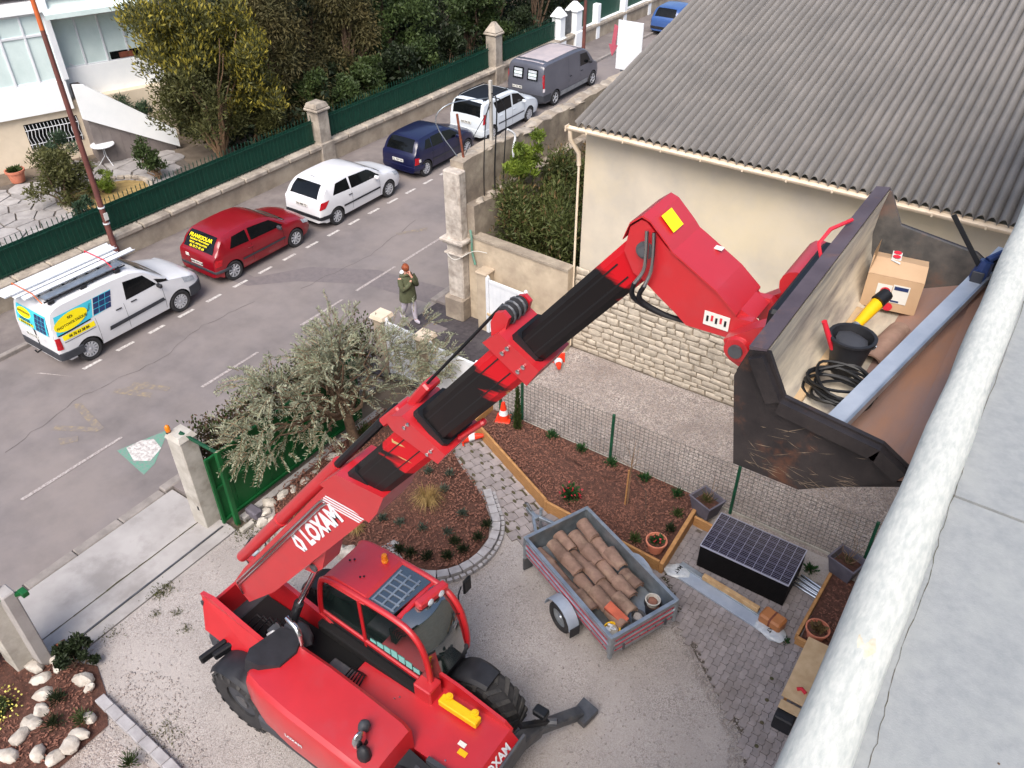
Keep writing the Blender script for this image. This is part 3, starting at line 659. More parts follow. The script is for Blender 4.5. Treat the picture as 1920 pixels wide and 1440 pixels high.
# ------------------------------------------------------------------ trailer with roof tiles
TA = math.atan2(-.97, 2.27); TC = (-4.14, 8.655, 0)
tr = thing('trailer', 'galvanised box trailer with red reflective strips, loaded with old roof tiles', 'trailer', TC, TA)
Lt, Wt = 2.5, 1.36
def tp(mb, name, m, parent=tr, **k): return mb.build(name, m, parent, world=False, **k)
tp(MB().box((0, 0, .47), (Lt-.05, Wt-.05, .03)), 'floor', 'galv_in')
def sidepanel(cx, cy, ln, ang, lab=None):
    b = MB(); b.M = Matrix.Translation((cx, cy, 0)) @ Matrix.Rotation(ang, 4, 'Z')
    prof = [(0, .44), (.012, .44), (.012, .5), (.03, .52), (.03, .56), (.012, .58), (.012, .64), (.035, .655), (.035, .69), (.012, .7), (.012, .76), (.03, .78), (.03, .82), (.012, .84), (.012, .885), (.045, .89), (.045, .93), (-.02, .93), (-.02, .89), (0, .885)]
    b.loft([[(x, y, z) for y, z in prof] for x in (-ln/2, ln/2)]); b.M = None
    o = tp(b, 'side_panel', 'galv')
    for z in (.545, .675, .80):
        s = MB(); s.M = Matrix.Translation((cx, cy, 0)) @ Matrix.Rotation(ang, 4, 'Z'); s.box((0, .038, z), (ln-.12, .006, .016)); tp(s, 'reflective_strip', 'red_sign', o)
    s = MB(); s.M = Matrix.Translation((cx, cy, 0)) @ Matrix.Rotation(ang, 4, 'Z')
    for i in range(8):
        for z in (.56, .79): s.box((-ln/2+ln*(i+.5)/8, .036, z), (.022, .016, .022), .004)
    tp(s, 'rivets', 'steel_grey', o); return o
sidepanel(0, -Wt/2, Lt, math.pi); sidepanel(0, Wt/2, Lt, 0); sidepanel(Lt/2, 0, Wt, -math.pi/2); sidepanel(-Lt/2, 0, Wt, math.pi/2)
for sx in (-1, 1):
    for sy in (-1, 1): tp(MB().box((sx*(Lt/2+.01), sy*(Wt/2+.01), .66), (.07, .07, .56), .01), 'corner_post', 'galv')
for y in (-.45, .45): tp(MB().box((Lt/2+.06, y, .56), (.03, .04, .14), .005), 'latch', 'steel_grey')
tp(MB().box((0, 0, .4), (Lt, .9, .08), .01), 'chassis', 'galv')
for s in (-1, 1):
    wl = obj('wheel', None, tr); wl.location = (.12, s*(Wt/2+.16), .3)
    MB().lathe([(.19, -.08), (.26, -.085), (.295, -.06), (.3, 0), (.295, .06), (.26, .085), (.19, .08)], 20, axis='y', closed=True).build('tyre', 'rubber', wl, world=False, smooth=40)
    MB().lathe([(.001, -.055), (.05, -.06), (.06, -.03), (.11, -.05), (.15, -.02), (.19, -.045), (.195, .05), (.001, .05)], 16, axis='y').build('rim', 'galv', wl, world=False, smooth=40)
    if s < 0: wl.rotation_euler = (0, 0, math.pi)
    fd = MB(); rg = []
    for k in range(9):
        a_ = math.pi*k/8; rg.append([(.12+.36*math.cos(a_), s*(Wt/2+.06), .34+.33*math.sin(a_)), (.12+.36*math.cos(a_), s*(Wt/2+.27), .34+.33*math.sin(a_)), (.12+.37*math.cos(a_), s*(Wt/2+.27), .345+.345*math.sin(a_)), (.12+.37*math.cos(a_), s*(Wt/2+.06), .345+.345*math.sin(a_))])
    tp(fd.loft(rg), 'mudguard', 'zinc_blue', smooth=40)
    tp(MB().box((.5, s*(Wt/2+.16), .3), (.012, .2, .22)), 'mud_flap', 'black_plastic')
b = MB(); b.bar((-Lt/2, -.4, .42), (-Lt/2-.75, -.03, .42), .06, .08, .008); b.bar((-Lt/2, .4, .42), (-Lt/2-.75, .03, .42), .06, .08, .008); b.bar((-Lt/2-.65, 0, .43), (-Lt/2-1.0, 0, .45), .08, .09, .01)
tp(b, 'drawbar', 'galv'); tp(MB().tube([(-Lt/2-.85, .0, .5), (-Lt/2-1.0, 0, .56), (-Lt/2-1.08, .02, .5)], .03, 8), 'coupling', 'steel_grey')
tp(MB().tube([(-Lt/2-.7, .12, .02), (-Lt/2-.7, .12, .62)], .03, 8), 'jockey_wheel', 'galv')
tp(MB().box((-Lt/2-.02, -Wt/2+.05, .2), (.05, .2, .3), .01), 'prop_stand', 'steel_grey')
# tiles (canal tiles in short stacks)
TM = Matrix.Translation(TC) @ Matrix.Rotation(TA, 4, 'Z')
def canal(L=.435, r0=.125, r1=.105, th=.014):
    b = MB(); rg = []
    for i, x in enumerate((-L/2, 0, L/2)):
        r = r0+(r1-r0)*i/2; o_ = [(x, -r*math.cos(math.pi*k/8), r*.8*math.sin(math.pi*k/8)) for k in range(9)]
        i_ = [(x, -(r-th)*math.cos(math.pi*k/8), (r-th)*.8*math.sin(math.pi*k/8)) for k in range(9)][::-1]; rg.append(o_+i_)
    return b.loft(rg).mesh('tile', 'tile', 50)
tm = canal(); rr = random.Random(6)
cols = [-.49, -.245, 0.0, .245, .49]; words = ['row beside the mudguard', 'second row from the mudguard', 'middle row', 'second row from the mulch bed', 'row beside the mulch bed']
ends = ['at the drawbar end', 'second from the drawbar end', 'in the middle', 'second from the tailboard', 'nearest the tailboard']
for ci, y in enumerate(cols):
    for ri in range(5 if ci else 4):
        x = -.95+ri*.425+rr.uniform(-.03, .03)+(.1 if ci % 2 else 0)
        if x > .86 or (ri == 4 and ci > 2): continue
        hgt = .5+.055*rr.randint(0, 3); nst = 3
        for k in range(nst):
            z = hgt-.5+.49+.034*k; top = k == nst-1
            for s in (rr.uniform(-.015, .015),):
                loc = TM @ Vector((x+rr.uniform(-.012, .012), y+s, z+.0))
                lab = f'{"top" if top else "lower"} terracotta roof tile in the {words[ci]}, {ends[ri]} of the trailer'
                obj('roof_tile', tm, label=lab, cat='roof tile', group='roof tiles stacked in the trailer', loc=loc, rot=(rr.uniform(-.05, .05), rr.uniform(-.04, .04), TA+rr.uniform(-.07, .07)+(math.pi if rr.random() < .3 else 0)))
def pail(name, label, loc, r0, r1, hgt, m, inner, handle=True, fill=.75, hm='steel_grey'):
    t_ = thing(name, label, 'bucket', loc)
    MB().lathe([(r0*.0+.001, 0), (r0, 0), (r1, hgt*.93), (r1+.012, hgt*.93), (r1+.014, hgt), (r1-.006, hgt), (r0-.008, hgt*.06), (.001, hgt*.06)], 20).build('body', m, t_, world=False, smooth=40)
    rf_ = r0+(r1-r0)*fill-.01; q_ = MB().blob((0, 0, hgt*fill), (rf_, rf_, .018), 5, .12, 8); q_.build('contents', inner, t_, world=False, smooth=60)
    if handle: MB().tube([((r1+.012)*math.cos(a_), (r1+.02)*math.sin(a_)*.35-(.0), hgt*.9-(r1*.95)*math.sin(a_)*.75) for a_ in [math.pi*k/10 for k in range(11)]], .005, 6).build('handle', hm, t_, world=False)
    return t_
p_ = TM @ Vector((1.0, .42, .485)); pail('bucket', 'blackish mortar bucket with a pale rim in the trailer corner by the solar panels', p_, .11, .145, .26, 'black_plastic', 'mulch')
p_ = TM @ Vector((.98, .42, .70)); pail('bucket', 'pale cement coated tub standing inside the black bucket in the trailer', (p_.x, p_.y, .66), .085, .12, .16, 'concrete_pale', 'chip', False, .6)
p_ = TM @ Vector((1.02, .08, .485)); pail('bucket', 'small dark grey bucket beside the brick in the trailer', p_, .08, .11, .2, 'steel_grey', 'gravel', False, .7)
p_ = TM @ Vector((1.0, -.46, .485)); t_ = pail('bucket', 'small yellow rimmed bucket holding white rubble at the trailer tailboard', p_, .1, .13, .2, 'yellow', 'concrete_pale', False, .8)
for i in range(5): MB().box((rr.uniform(-.06, .06), rr.uniform(-.06, .06), .2), (.09, .04, .03), .008).build('rubble_piece', 'white_paint', t_, world=False)
bk = MB().box((0, 0, 0), (.42, .16, .1), .006); p_ = TM @ Vector((.83, -.24, .74)); bk.build('hollow_brick', 'brick', label='bright orange hollow brick lying on the tiles in the trailer', cat='brick', world=False, loc=p_, rot=(.25, .3, TA+.25))
# ------------------------------------------------------------------ stack of solar panels
sp = thing('solar_panel_stack', 'tall black stack of solar panels with a dark blue panel on top', 'solar panels', (-2.13, 10.9, 0))
b = MB()
for i in range(14): b.box((-2.13, 10.9, .05+i*.0385+.018), (1.668, .978, .035), .004)
b.build('panel_edges', 'panel_side', sp)
MB().box((-2.13, 10.9, .025), (1.6, .9, .05)).build('pallet', 'wood', sp)
top = MB().box((-2.13, 10.9, .6), (1.672, .982, .03)).build('top_panel', 'panel_side', sp)
b = MB()
for s in (-1, 1): b.box((-2.13, 10.9+s*.486, .606), (1.676, .012, .034)); b.box((-2.13+s*.833, 10.9, .606), (.012, .96, .034))
b.build('panel_frame', 'cell_line', top)
cm = MB().box((0, 0, 0), (.158, .154, .003)).mesh('cell', 'cell'); MB().box((-2.13, 10.9, .6165), (1.652, .958, .001)).build('backsheet', 'cell_line', top)
for i in range(10):
    for j in range(6): obj('solar_cell', cm, top, loc=(-2.13-.7425+i*.165, 10.5+j*.16, .619))
b = MB()
for j in range(6):
    for k in range(4): b.box((-2.13, 10.9-.4+j*.16-.06+k*.04, .6213), (1.62, .0035, .0008))
b.build('busbars', 'cell_line', top)
# wrapped metal profiles, beam, parcel, tubes on the paving
def Zl(a): return a
mp_ = thing('metal_profile_pack', 'pale blue metal profiles wrapped in clear film lying before the panel stack', 'metal profiles', (-2.3, 9.95, 0))
d = Vector((2.13, -.32, 0)); P0 = Vector((-3.3, 10.08, .07)); P1 = P0+d
MB().bar(P0, P1, .26, .045, .004).build('profile', 'zinc_blue', mp_); MB().bar(P0+Vector((.1, .16, .03)), P1+Vector((-.05, .15, .03)), .1, .06, .004).build('profile', 'galv', mp_)
for e, s in ((P0, -1), (P1, 1)):
    dd = d.normalized()*s; q = MB(); q.M = Matrix.Translation(e-dd*.12) @ Matrix.Rotation(math.atan2(d.y, d.x), 4, 'Z'); q.blob((0, 0, .01), (.26, .2, .05), 3+s, .16, 8); q.M = None; f_ = q.build('film_wrap', 'film', mp_, smooth=50)
    text('MAT', .1, frame(e-dd*.12+Vector((0, 0, .062)), d.cross(Vector((0, 0, 1))), d), 'ink', mp_, bold=.003, local=False)
MB().bar((-2.72, 10.14, .17), (-1.6, 10.0, .17), .09, .1, .006).build('timber_beam', 'wood_pale', label='short squared timber beam leaning on the panel stack', cat='timber')
pc = thing('wrapped_parcel', 'brown taped cardboard parcel at the end of the metal profiles', 'parcel', (-1.32, 9.95, .0)); b = MB(); b.M = Matrix.Translation((-1.32, 9.92, .17)) @ Matrix.Rotation(-.2, 4, 'Z'); b.box((0, 0, 0), (.42, .28, .24), .035); b.M = None
b.build('carton', 'tape', pc); b = MB(); b.M = Matrix.Translation((-1.32, 9.92, .17)) @ Matrix.Rotation(-.2, 4, 'Z'); b.box((0, 0, 0), (.1, .285, .245), .035); b.M = None; b.build('tape_band', 'rust', pc)
for i in range(6):
    y = 11.0+.055*i; MB().tube([(-1.35+.02*i, y, .06+.02*(i % 2)), (-.62-.03*i, y-.12, .06+.02*(i % 2))], .024, 8).build('steel_tube', 'chrome', label=f'{["first", "second", "third", "fourth", "fifth", "last"][i]} steel tube from the bench in the bundle beside the panel stack', cat='tube', group='steel tubes beside the panel stack', smooth=60)
# house-side bed, bench, planters, pots
hb = thing('house_side_bed', 'narrow soil bed edged with timber boards along the house wall', 'planter bed', (-.5, 10.6, 0))
board(hb, (-.8, 11.5), (-.86, 9.85), 0, .22, .06); board(hb, (-.86, 9.8), (-.3, 9.76), 0, .22)
MB().box((-.36, 10.7, .08), (.86, 1.8, .14)).build('soil', 'mulch', hb)
chips('dry_leaves', [(-.75, 9.9), (-.02, 9.9), (-.02, 11.5), (-.75, 11.5)], 260, lambda x, y: .15, 'dry leaves lying on the soil by the house', 8)
bn = thing('wooden_bench', 'light plywood bench against the house under the roof edge', 'bench', (-.45, 9.0, 0))
MB().box((-.42, 9.05, .46), (.5, 1.3, .03), .004).build('seat', 'plank', bn); MB().box((-.42, 8.3, .4), (.46, .16, .025), .004).build('shelf', 'plank', bn)
for y in (8.45, 9.6):
    for x in (-.6, -.24): MB().box((x, y, .225), (.05, .05, .45), .004).build('leg', 'wood', bn)
MB().box((-.5, 8.2, .18), (.3, .25, .34), .02).build('storage_crate', 'black_plastic', label='black crate tucked under the end of the plywood bench', cat='crate')
MB().tube([(-.5, 8.62, .49), (-.44, 8.66, .5), (-.36, 8.62, .49)], .03, 8).build('pruning_glove', 'red_sign', label='small red tool lying on the plywood bench', cat='tool', smooth=60)
def pot(label, loc, r, hgt, leafm, n, ls, flower=None):
    t_ = thing('terracotta_pot', label, 'plant pot', loc)
    MB().lathe([(.001, 0), (r*.72, 0), (r*.95, hgt*.82), (r*1.06, hgt*.82), (r*1.08, hgt), (r*.95, hgt), (r*.9, hgt*.85), (.001, hgt*.84)], 20).build('pot', 'terracotta', t_, world=False, smooth=40)
    MB().blob((0, 0, hgt*.84), (r*.9, r*.9, .015), 3, .05).build('soil', 'mulch', t_, world=False)
    P, D = cloud([((0, 0, hgt), (r*.75, r*.75, .1))], n, .3); P[:, 2] = np.maximum(P[:, 2], hgt*.86); A = D+np.array([0, 0, .6])
    obj('foliage', leaves_mesh('foliage', P, A, ls, ls*.45, leafm), t_, world=False)
    if flower: obj('blossom', leaves_mesh('blossom', P[:6]+np.array([0, 0, .06]), RNG.normal(size=(6, 3)), .05, .05, flower), t_, world=False)
    return t_
pot('terracotta pot with green leaves and a red blossom in the mulch bed corner', (-3.72, 10.17, .235), .19, .26, 'leaf_green', 160, .09, 'flower_red')
pot('round terracotta pot with dry grey twigs next to the plywood bench', (-.6, 10.02, .15), .19, .24, 'leaf_dry', 130, .1)
def trough(label, loc, rz, dead):
    t_ = thing('square_planter', label, 'planter', loc, rz); b = MB(); w0, w1, hh = .19, .26, .38
    def sq(w_, z): return [(-w_, -w_*.85, z), (w_, -w_*.85, z), (w_, w_*.85, z), (-w_, w_*.85, z)]
    b.loft([sq(w0, 0), sq(w1, hh), sq(w1+.015, hh), sq(w1+.015, hh+.03), sq(w1-.02, hh+.03), sq(w1-.045, hh*.75)], cap=True); b.build('box', 'planter_grey', t_, world=False)
    MB().box((0, 0, hh*.74), (.4, .34, .03)).build('soil', 'mulch', t_, world=False)
    P, D = cloud([((0, 0, hh), (.18, .15, .12))], 140 if not dead else 40, .2); P[:, 2] = np.maximum(P[:, 2], hh*.8)
    obj('foliage', leaves_mesh('foliage', P, D+np.array([0, 0, 1.]), .14, .012, 'grass'), t_, world=False)
    b = MB(); branchy((0, 0, hh*.7), [(.25*math.cos(i)*(.6+.4*dead), .25*math.sin(i), hh+.25+.12*(i % 3)) for i in range(5+5*dead)], .007, b, .06, 4); b.build('dead_stems', 'twig', t_, world=False); return t_
trough('square grey planter with dry grass between the mulch bed and the fence', (-3.35, 11.62, .2), -.35, 0)
trough('long grey planter with bare twigs by the fence post nearest the house', (-.62, 11.68, .14), -.3, 1)
# ------------------------------------------------------------------ traffic cones
def cone(label, loc, tip=None):
    t_ = thing('traffic_cone', label, 'traffic cone', loc, .4)
    if tip: t_.rotation_euler = tip
    MB().box((0, 0, .02), (.34, .34, .04), .012).build('base', 'orange', t_, world=False)
    MB().lathe([(.13, .04), (.105, .16)], 16).build('lower_cone', 'orange', t_, world=False, smooth=60); MB().lathe([(.107, .16), (.078, .29)], 16).build('white_band', 'white_paint', t_, world=False, smooth=60); MB().lathe([(.078, .29), (.04, .48), (.001, .485)], 16).build('upper_cone', 'orange', t_, world=False, smooth=50); return t_
cone('orange and white traffic cone standing at the end of the wire fence', (-8.3, 11.72, .22))
cone('orange traffic cone lying by the stone wall under the boom', (-8.6, 14.55, .12), (1.5, 0, .6))
cone('orange traffic cone lying on the paver path beneath the boom', (-8.75, 10.75, .14), (1.45, 0, 2.2))
cone('faded orange cone behind the other fallen cone on the paver path', (-9.15, 10.9, .14), (1.45, 0, 1.2))
# ------------------------------------------------------------------ plants in the two mulch beds
def tuft(label, loc, r, n, m, ls=.12, name='shrub', cat='plant', w=.18, group=None):
    t_ = thing(name, label, cat, loc, group=group); P, D = cloud([((0, 0, r*.6), (r, r, r*.8))], n, .2); P[:, 2] = np.maximum(P[:, 2], .01)
    A = D*.8; A[:, 2] += .7; obj('foliage', leaves_mesh('foliage', P, A, ls*RNG.uniform(.6, 1.2, n), ls*w, m), t_, world=False)
    b = MB(); branchy((0, 0, -.02), [(r*.5*math.cos(i*2.1), r*.5*math.sin(i*2.1), r*.8) for i in range(3)], .006, b, .02, 4); b.build('stem', 'twig', t_, world=False); return t_
for i, (x, y, lab) in enumerate([(-7.05, 11.8, 'small green conifer shrub nearest the slim cypress by the fence'), (-6.3, 11.78, 'small green conifer shrub, second from the slim cypress by the fence'), (-5.55, 11.75, 'small green conifer shrub at the foot of a fence post in the mulch'), (-4.75, 11.75, 'small green conifer shrub behind the bare staked sapling'), (-4.0, 11.7, 'small green conifer shrub beside the square grey planter')]):
    tuft(lab, (x, y, .23), .13, 170, 'leaf_green', .12, 'conifer_shrub')
cy = thing('slim_cypress', 'slim young columnar cypress in the corner of the mulch bed', 'tree', (-7.85, 11.62, .2))
P, D = cloud([((0, 0, .12+.1*i), (.1-.006*i, .1-.006*i, .12)) for i in range(11)], 900, .5); obj('crown', leaves_mesh('crown', P, D*.5+np.array([0, 0, 1.]), .11, .03, 'leaf_mid'), cy, world=False); MB().tube([(0, 0, 0), (0, 0, .9)], .02, 6).build('trunk', 'bark', cy, world=False)
tuft('low leafy bush by the fence corner next to the traffic cone', (-8.1, 11.85, .22), .13, 120, 'leaf_grey')
rf2 = tuft('dark leaved bush with red blossoms near the timber edge of the mulch bed', (-5.75, 10.42, .24), .2, 260, 'leaf_green', .13, 'flowering_bush', 'bush', .4); P, D = cloud([((0, 0, .2), (.22, .22, .12))], 34, .7); obj('blossom', leaves_mesh('blossom', P, D, .06, .05, 'flower_red'), rf2, world=False)
tuft('small green herb in the mulch beside the terracotta pot', (-4.15, 10.15, .24), .12, 140, 'leaf_mid'); tuft('small dark herb by the short timber board of the mulch bed', (-3.7, 10.75, .24), .12, 140, 'leaf_dark'); tuft('low green herb beneath the square grey planter', (-3.75, 11.2, .24), .12, 120, 'leaf_mid')
tuft('little green plant between the square planter and the panel stack', (-2.9, 11.65, .02), .15, 120, 'leaf_green', .1, w=.4); tuft('small green plant behind the steel tubes by the house', (-1.15, 11.5, .02), .14, 110, 'leaf_green', .1, w=.4); tuft('tiny weed growing at the corner of the timber bed by the house', (-.98, 9.72, .03), .08, 50, 'leaf_green', .08, w=.4)
sg = thing('staked_sapling', 'bare young sapling tied to a wooden stake in the mulch bed', 'sapling', (-4.75, 10.93, .22))
MB().tube([(0, -.05, 0), (.0, -.03, .95)], .018, 6).build('stake', 'wood', sg, world=False); b = MB(); b.tube([(.03, 0, 0), (.02, .01, 1.0), (.05, .02, 1.7)], [.014, .011, .004], 6); branchy((.02, .01, .95), [(.3*math.cos(i*1.3), .3*math.sin(i*1.3), 1.35+.1*(i % 3)) for i in range(7)], .006, b, .05, 4); b.build('stem', 'twig', sg, world=False)
MB().tube([(.03, 0, .9), (.35, .1, .45), (.62, -.35, .02)], .004, 4).build('tie', 'wire', sg, world=False)
k = 0; nice = ['tip of', 'path side of', 'cab side of']
RB = [(-6.75, 8.9, 'dark round tussock at the path end of the stone-edged bed'), (-6.7, 8.55, 'dark round tussock, second from the path end of the stone-edged bed'), (-6.75, 8.15, 'dark round tussock at the bend of the block edging'), (-6.9, 7.85, 'dark round tussock before the block edging, left of the bend'), (-7.2, 7.62, 'dark round tussock above the cab side block edging'), (-7.5, 7.5, 'dark round tussock, second above the cab'), (-7.75, 7.45, 'dark round tussock nearest the cab roof'),
      (-7.3, 8.85, 'grey-green tuft right of the dry grass clump'), (-7.25, 8.3, 'grey-green tuft in the middle of the curved mulch bed'), (-7.7, 8.1, 'grey-green tuft below the middle of the mulch bed'), (-8.15, 7.95, 'grey-green tuft left of the bed middle'), (-8.5, 7.85, 'grey-green tuft, leftmost low one in the bed'), (-8.0, 9.15, 'grey-green tuft above the dry grass clump'), (-8.2, 9.6, 'grey-green tuft near the top of the mulch bed'), (-8.6, 9.4, 'silvery tuft under the boom'), (-7.0, 8.2, 'reddish brown tuft between the round tussocks')]
for x, y, lab in RB: tuft(lab, (x, y, zround(x, y)+.03), .13 if 'round' in lab else .11, 200 if 'round' in lab else 120, 'leaf_dark' if 'round' in lab else ('leaf_red' if 'reddish' in lab else 'leaf_grey'), .1, 'tussock')
def drygrass(label, loc, r, n):
    t_ = thing('dry_grass', label, 'grass clump', loc); a_ = RNG.uniform(0, 6.28, n); b = MB()
    for i in range(n):
        rr_ = r*RNG.uniform(.4, 1); c, s = math.cos(a_[i]), math.sin(a_[i]); h_ = RNG.uniform(.25, .5)*r/.5
        b.add([(c*.02, s*.02, 0), (c*.02-s*.008, s*.02+c*.008, 0), (c*rr_*.5-s*.006, s*rr_*.5+c*.006, h_), (c*rr_*.5, s*rr_*.5, h_), (c*rr_, s*rr_, h_*.55)], [(0, 1, 2, 3), (3, 2, 4)])
    b.build('blades', 'straw', t_, world=False); return t_
drygrass('tan clump of dry arching grass in the mulch under the boom', (-8.0, 8.65, .2), .5, 260); drygrass('smaller tan dry grass clump beside the cab and the white rocks', (-8.75, 7.35, .15), .28, 130); drygrass('little dry grass clump among the rocks by the green gate', (-10.2, 7.0, .1), .22, 90)
# ------------------------------------------------------------------ edging blocks and rocks of the round bed
eb = thing('block_edging', 'double curved row of grey concrete edging blocks round the mulch bed', 'edging', (-6.6, 8.2, 0)); arc = []
for i in range(60): a_ = R(58)-R(190)*i/59; arc.append(Vector((-7.35+.93*math.cos(a_)*(1+.0*i), 8.36+1.12*math.sin(a_))))
arc = [Vector((-7.35, 9.75))]+arc+[Vector((-8.1, 7.12)), Vector((-8.3, 7.06))]
acc = 0; lens = [0]
for p, q in zip(arc, arc[1:]): acc += (q-p).length; lens.append(acc)
def at_arc(s):
    for i in range(len(arc)-1):
        if lens[i+1] >= s: return arc[i].lerp(arc[i+1], (s-lens[i])/(lens[i+1]-lens[i])), (arc[i+1]-arc[i]).normalized()
    return arc[-1], (arc[-1]-arc[-2]).normalized()
bm1 = MB().prism([(-.1, -.08), (.1, -.08), (.112, .08), (-.112, .08)], 0, .16).mesh('edging_block', 'block'); bm2 = MB().prism([(-.045, -.035), (.045, -.035), (.05, .03), (-.05, .03)], 0, .1).mesh('edging_block', 'block'); s = .12
while s < acc-.1:
    p, d_ = at_arc(s); obj('edging_block', bm1, eb, loc=(p.x+6.6, p.y-8.2, 0), rot=(0, 0, math.atan2(d_.y, d_.x))); s += .232
s = .1
while s < acc-.1:
    p, d_ = at_arc(s); q = p+Vector((-d_.y, d_.x))*.135; obj('edging_block', bm2, eb, loc=(q.x+6.6, q.y-8.2, 0), rot=(0, 0, math.atan2(d_.y, d_.x))); s += .118
def rocks(pts, group, labf, base=0., m='rock'):
    for i, (x, y, s_) in enumerate(pts):
        q = MB(); q.blob((0, 0, s_*.45), (s_*rr.uniform(.85, 1.2), s_*rr.uniform(.7, 1.), s_*.62), int(x*91+y*57+i), .16, 8)
        o = q.build('rock', m, world=False, smooth=35, label=labf(i), cat='rock', group=group, loc=(x, y, base), rot=(0, 0, rr.uniform(0, 6)))
ordn = ['first', 'second', 'third', 'fourth', 'fifth', 'sixth', 'seventh', 'eighth', 'ninth', 'tenth', 'eleventh', 'twelfth', 'thirteenth', 'fourteenth', 'fifteenth', 'sixteenth']
rocks([(-8.35, 7.0, .15), (-8.6, 6.93, .16), (-8.85, 6.87, .15), (-9.1, 6.84, .14), (-9.3, 6.78, .13)], 'white rocks edging the bed beside the cab', lambda i: f'{ordn[i]} white rock from the block edging in the row beside the cab')
rocks([(-10.55, 6.55, .15), (-10.3, 6.5, .13), (-10.45, 6.72, .12), (-10.75, 6.75, .13), (-10.85, 7.0, .15), (-10.78, 7.3, .14), (-10.72, 7.55, .12), (-10.7, 7.85, .13), (-10.72, 8.15, .11), (-10.68, 8.75, .17)], 'whitish rocks along the green gate', lambda i: f'{ordn[i]} whitish rock counted from the boom foot in the row along the green gate')
# ------------------------------------------------------------------ vehicles
for n_, c_ in (('car_white', (222, 223, 226)), ('car_red', (138, 14, 30)), ('car_blue', (24, 27, 62)), ('car_grey', (86, 88, 98)), ('car_sky', (60, 92, 150)), ('car_ice', (216, 224, 230))):
    mat(n_, c_, tuple(max(0, x-8) for x in c_), 1.5, .3, coat=.5, spec=.5)
mat('bumper_grey', (62, 64, 70), (52, 54, 60), 4, .6); mat('tail_red', (186, 20, 34), (150, 12, 26), 20, .25, coat=.4); mat('tail_clear', (206, 200, 204), rough=.2, coat=.4)
mat('lamp_glass', (190, 196, 202), (150, 156, 164), 18, .12, coat=.5); mat('plate', (214, 214, 208), rough=.5); mat('alloy', (196, 198, 202), (176, 178, 184), 9, .45, metal=.35); mat('seat_cloth', (40, 40, 44), rough=.9)
mat('arch', (16, 16, 18), rough=.9); mat('roof_pink', (196, 184, 184), (176, 168, 172), 2, .4, coat=.3)
def cs(pts):
    """smooth interpolation through (x, v) points (monotone-ish)"""
    X = np.array([p[0] for p in pts]); Y = np.array([p[1] for p in pts]); d = np.diff(Y)/np.diff(X); m = np.concatenate([[d[0]], [0 if d[i]*d[i+1] <= 0 else 2*d[i]*d[i+1]/(d[i]+d[i+1]) for i in range(len(d)-1)], [d[-1]]])
    def f(x):
        x = min(max(x, X[0]), X[-1]); i = min(int(np.searchsorted(X, x, 'right'))-1, len(X)-2); i = max(i, 0); h = X[i+1]-X[i]; t = (x-X[i])/h
        return float((2*t**3-3*t*t+1)*Y[i]+(t**3-2*t*t+t)*h*m[i]+(-2*t**3+3*t*t)*Y[i+1]+(t**3-t*t)*h*m[i+1])
    return f
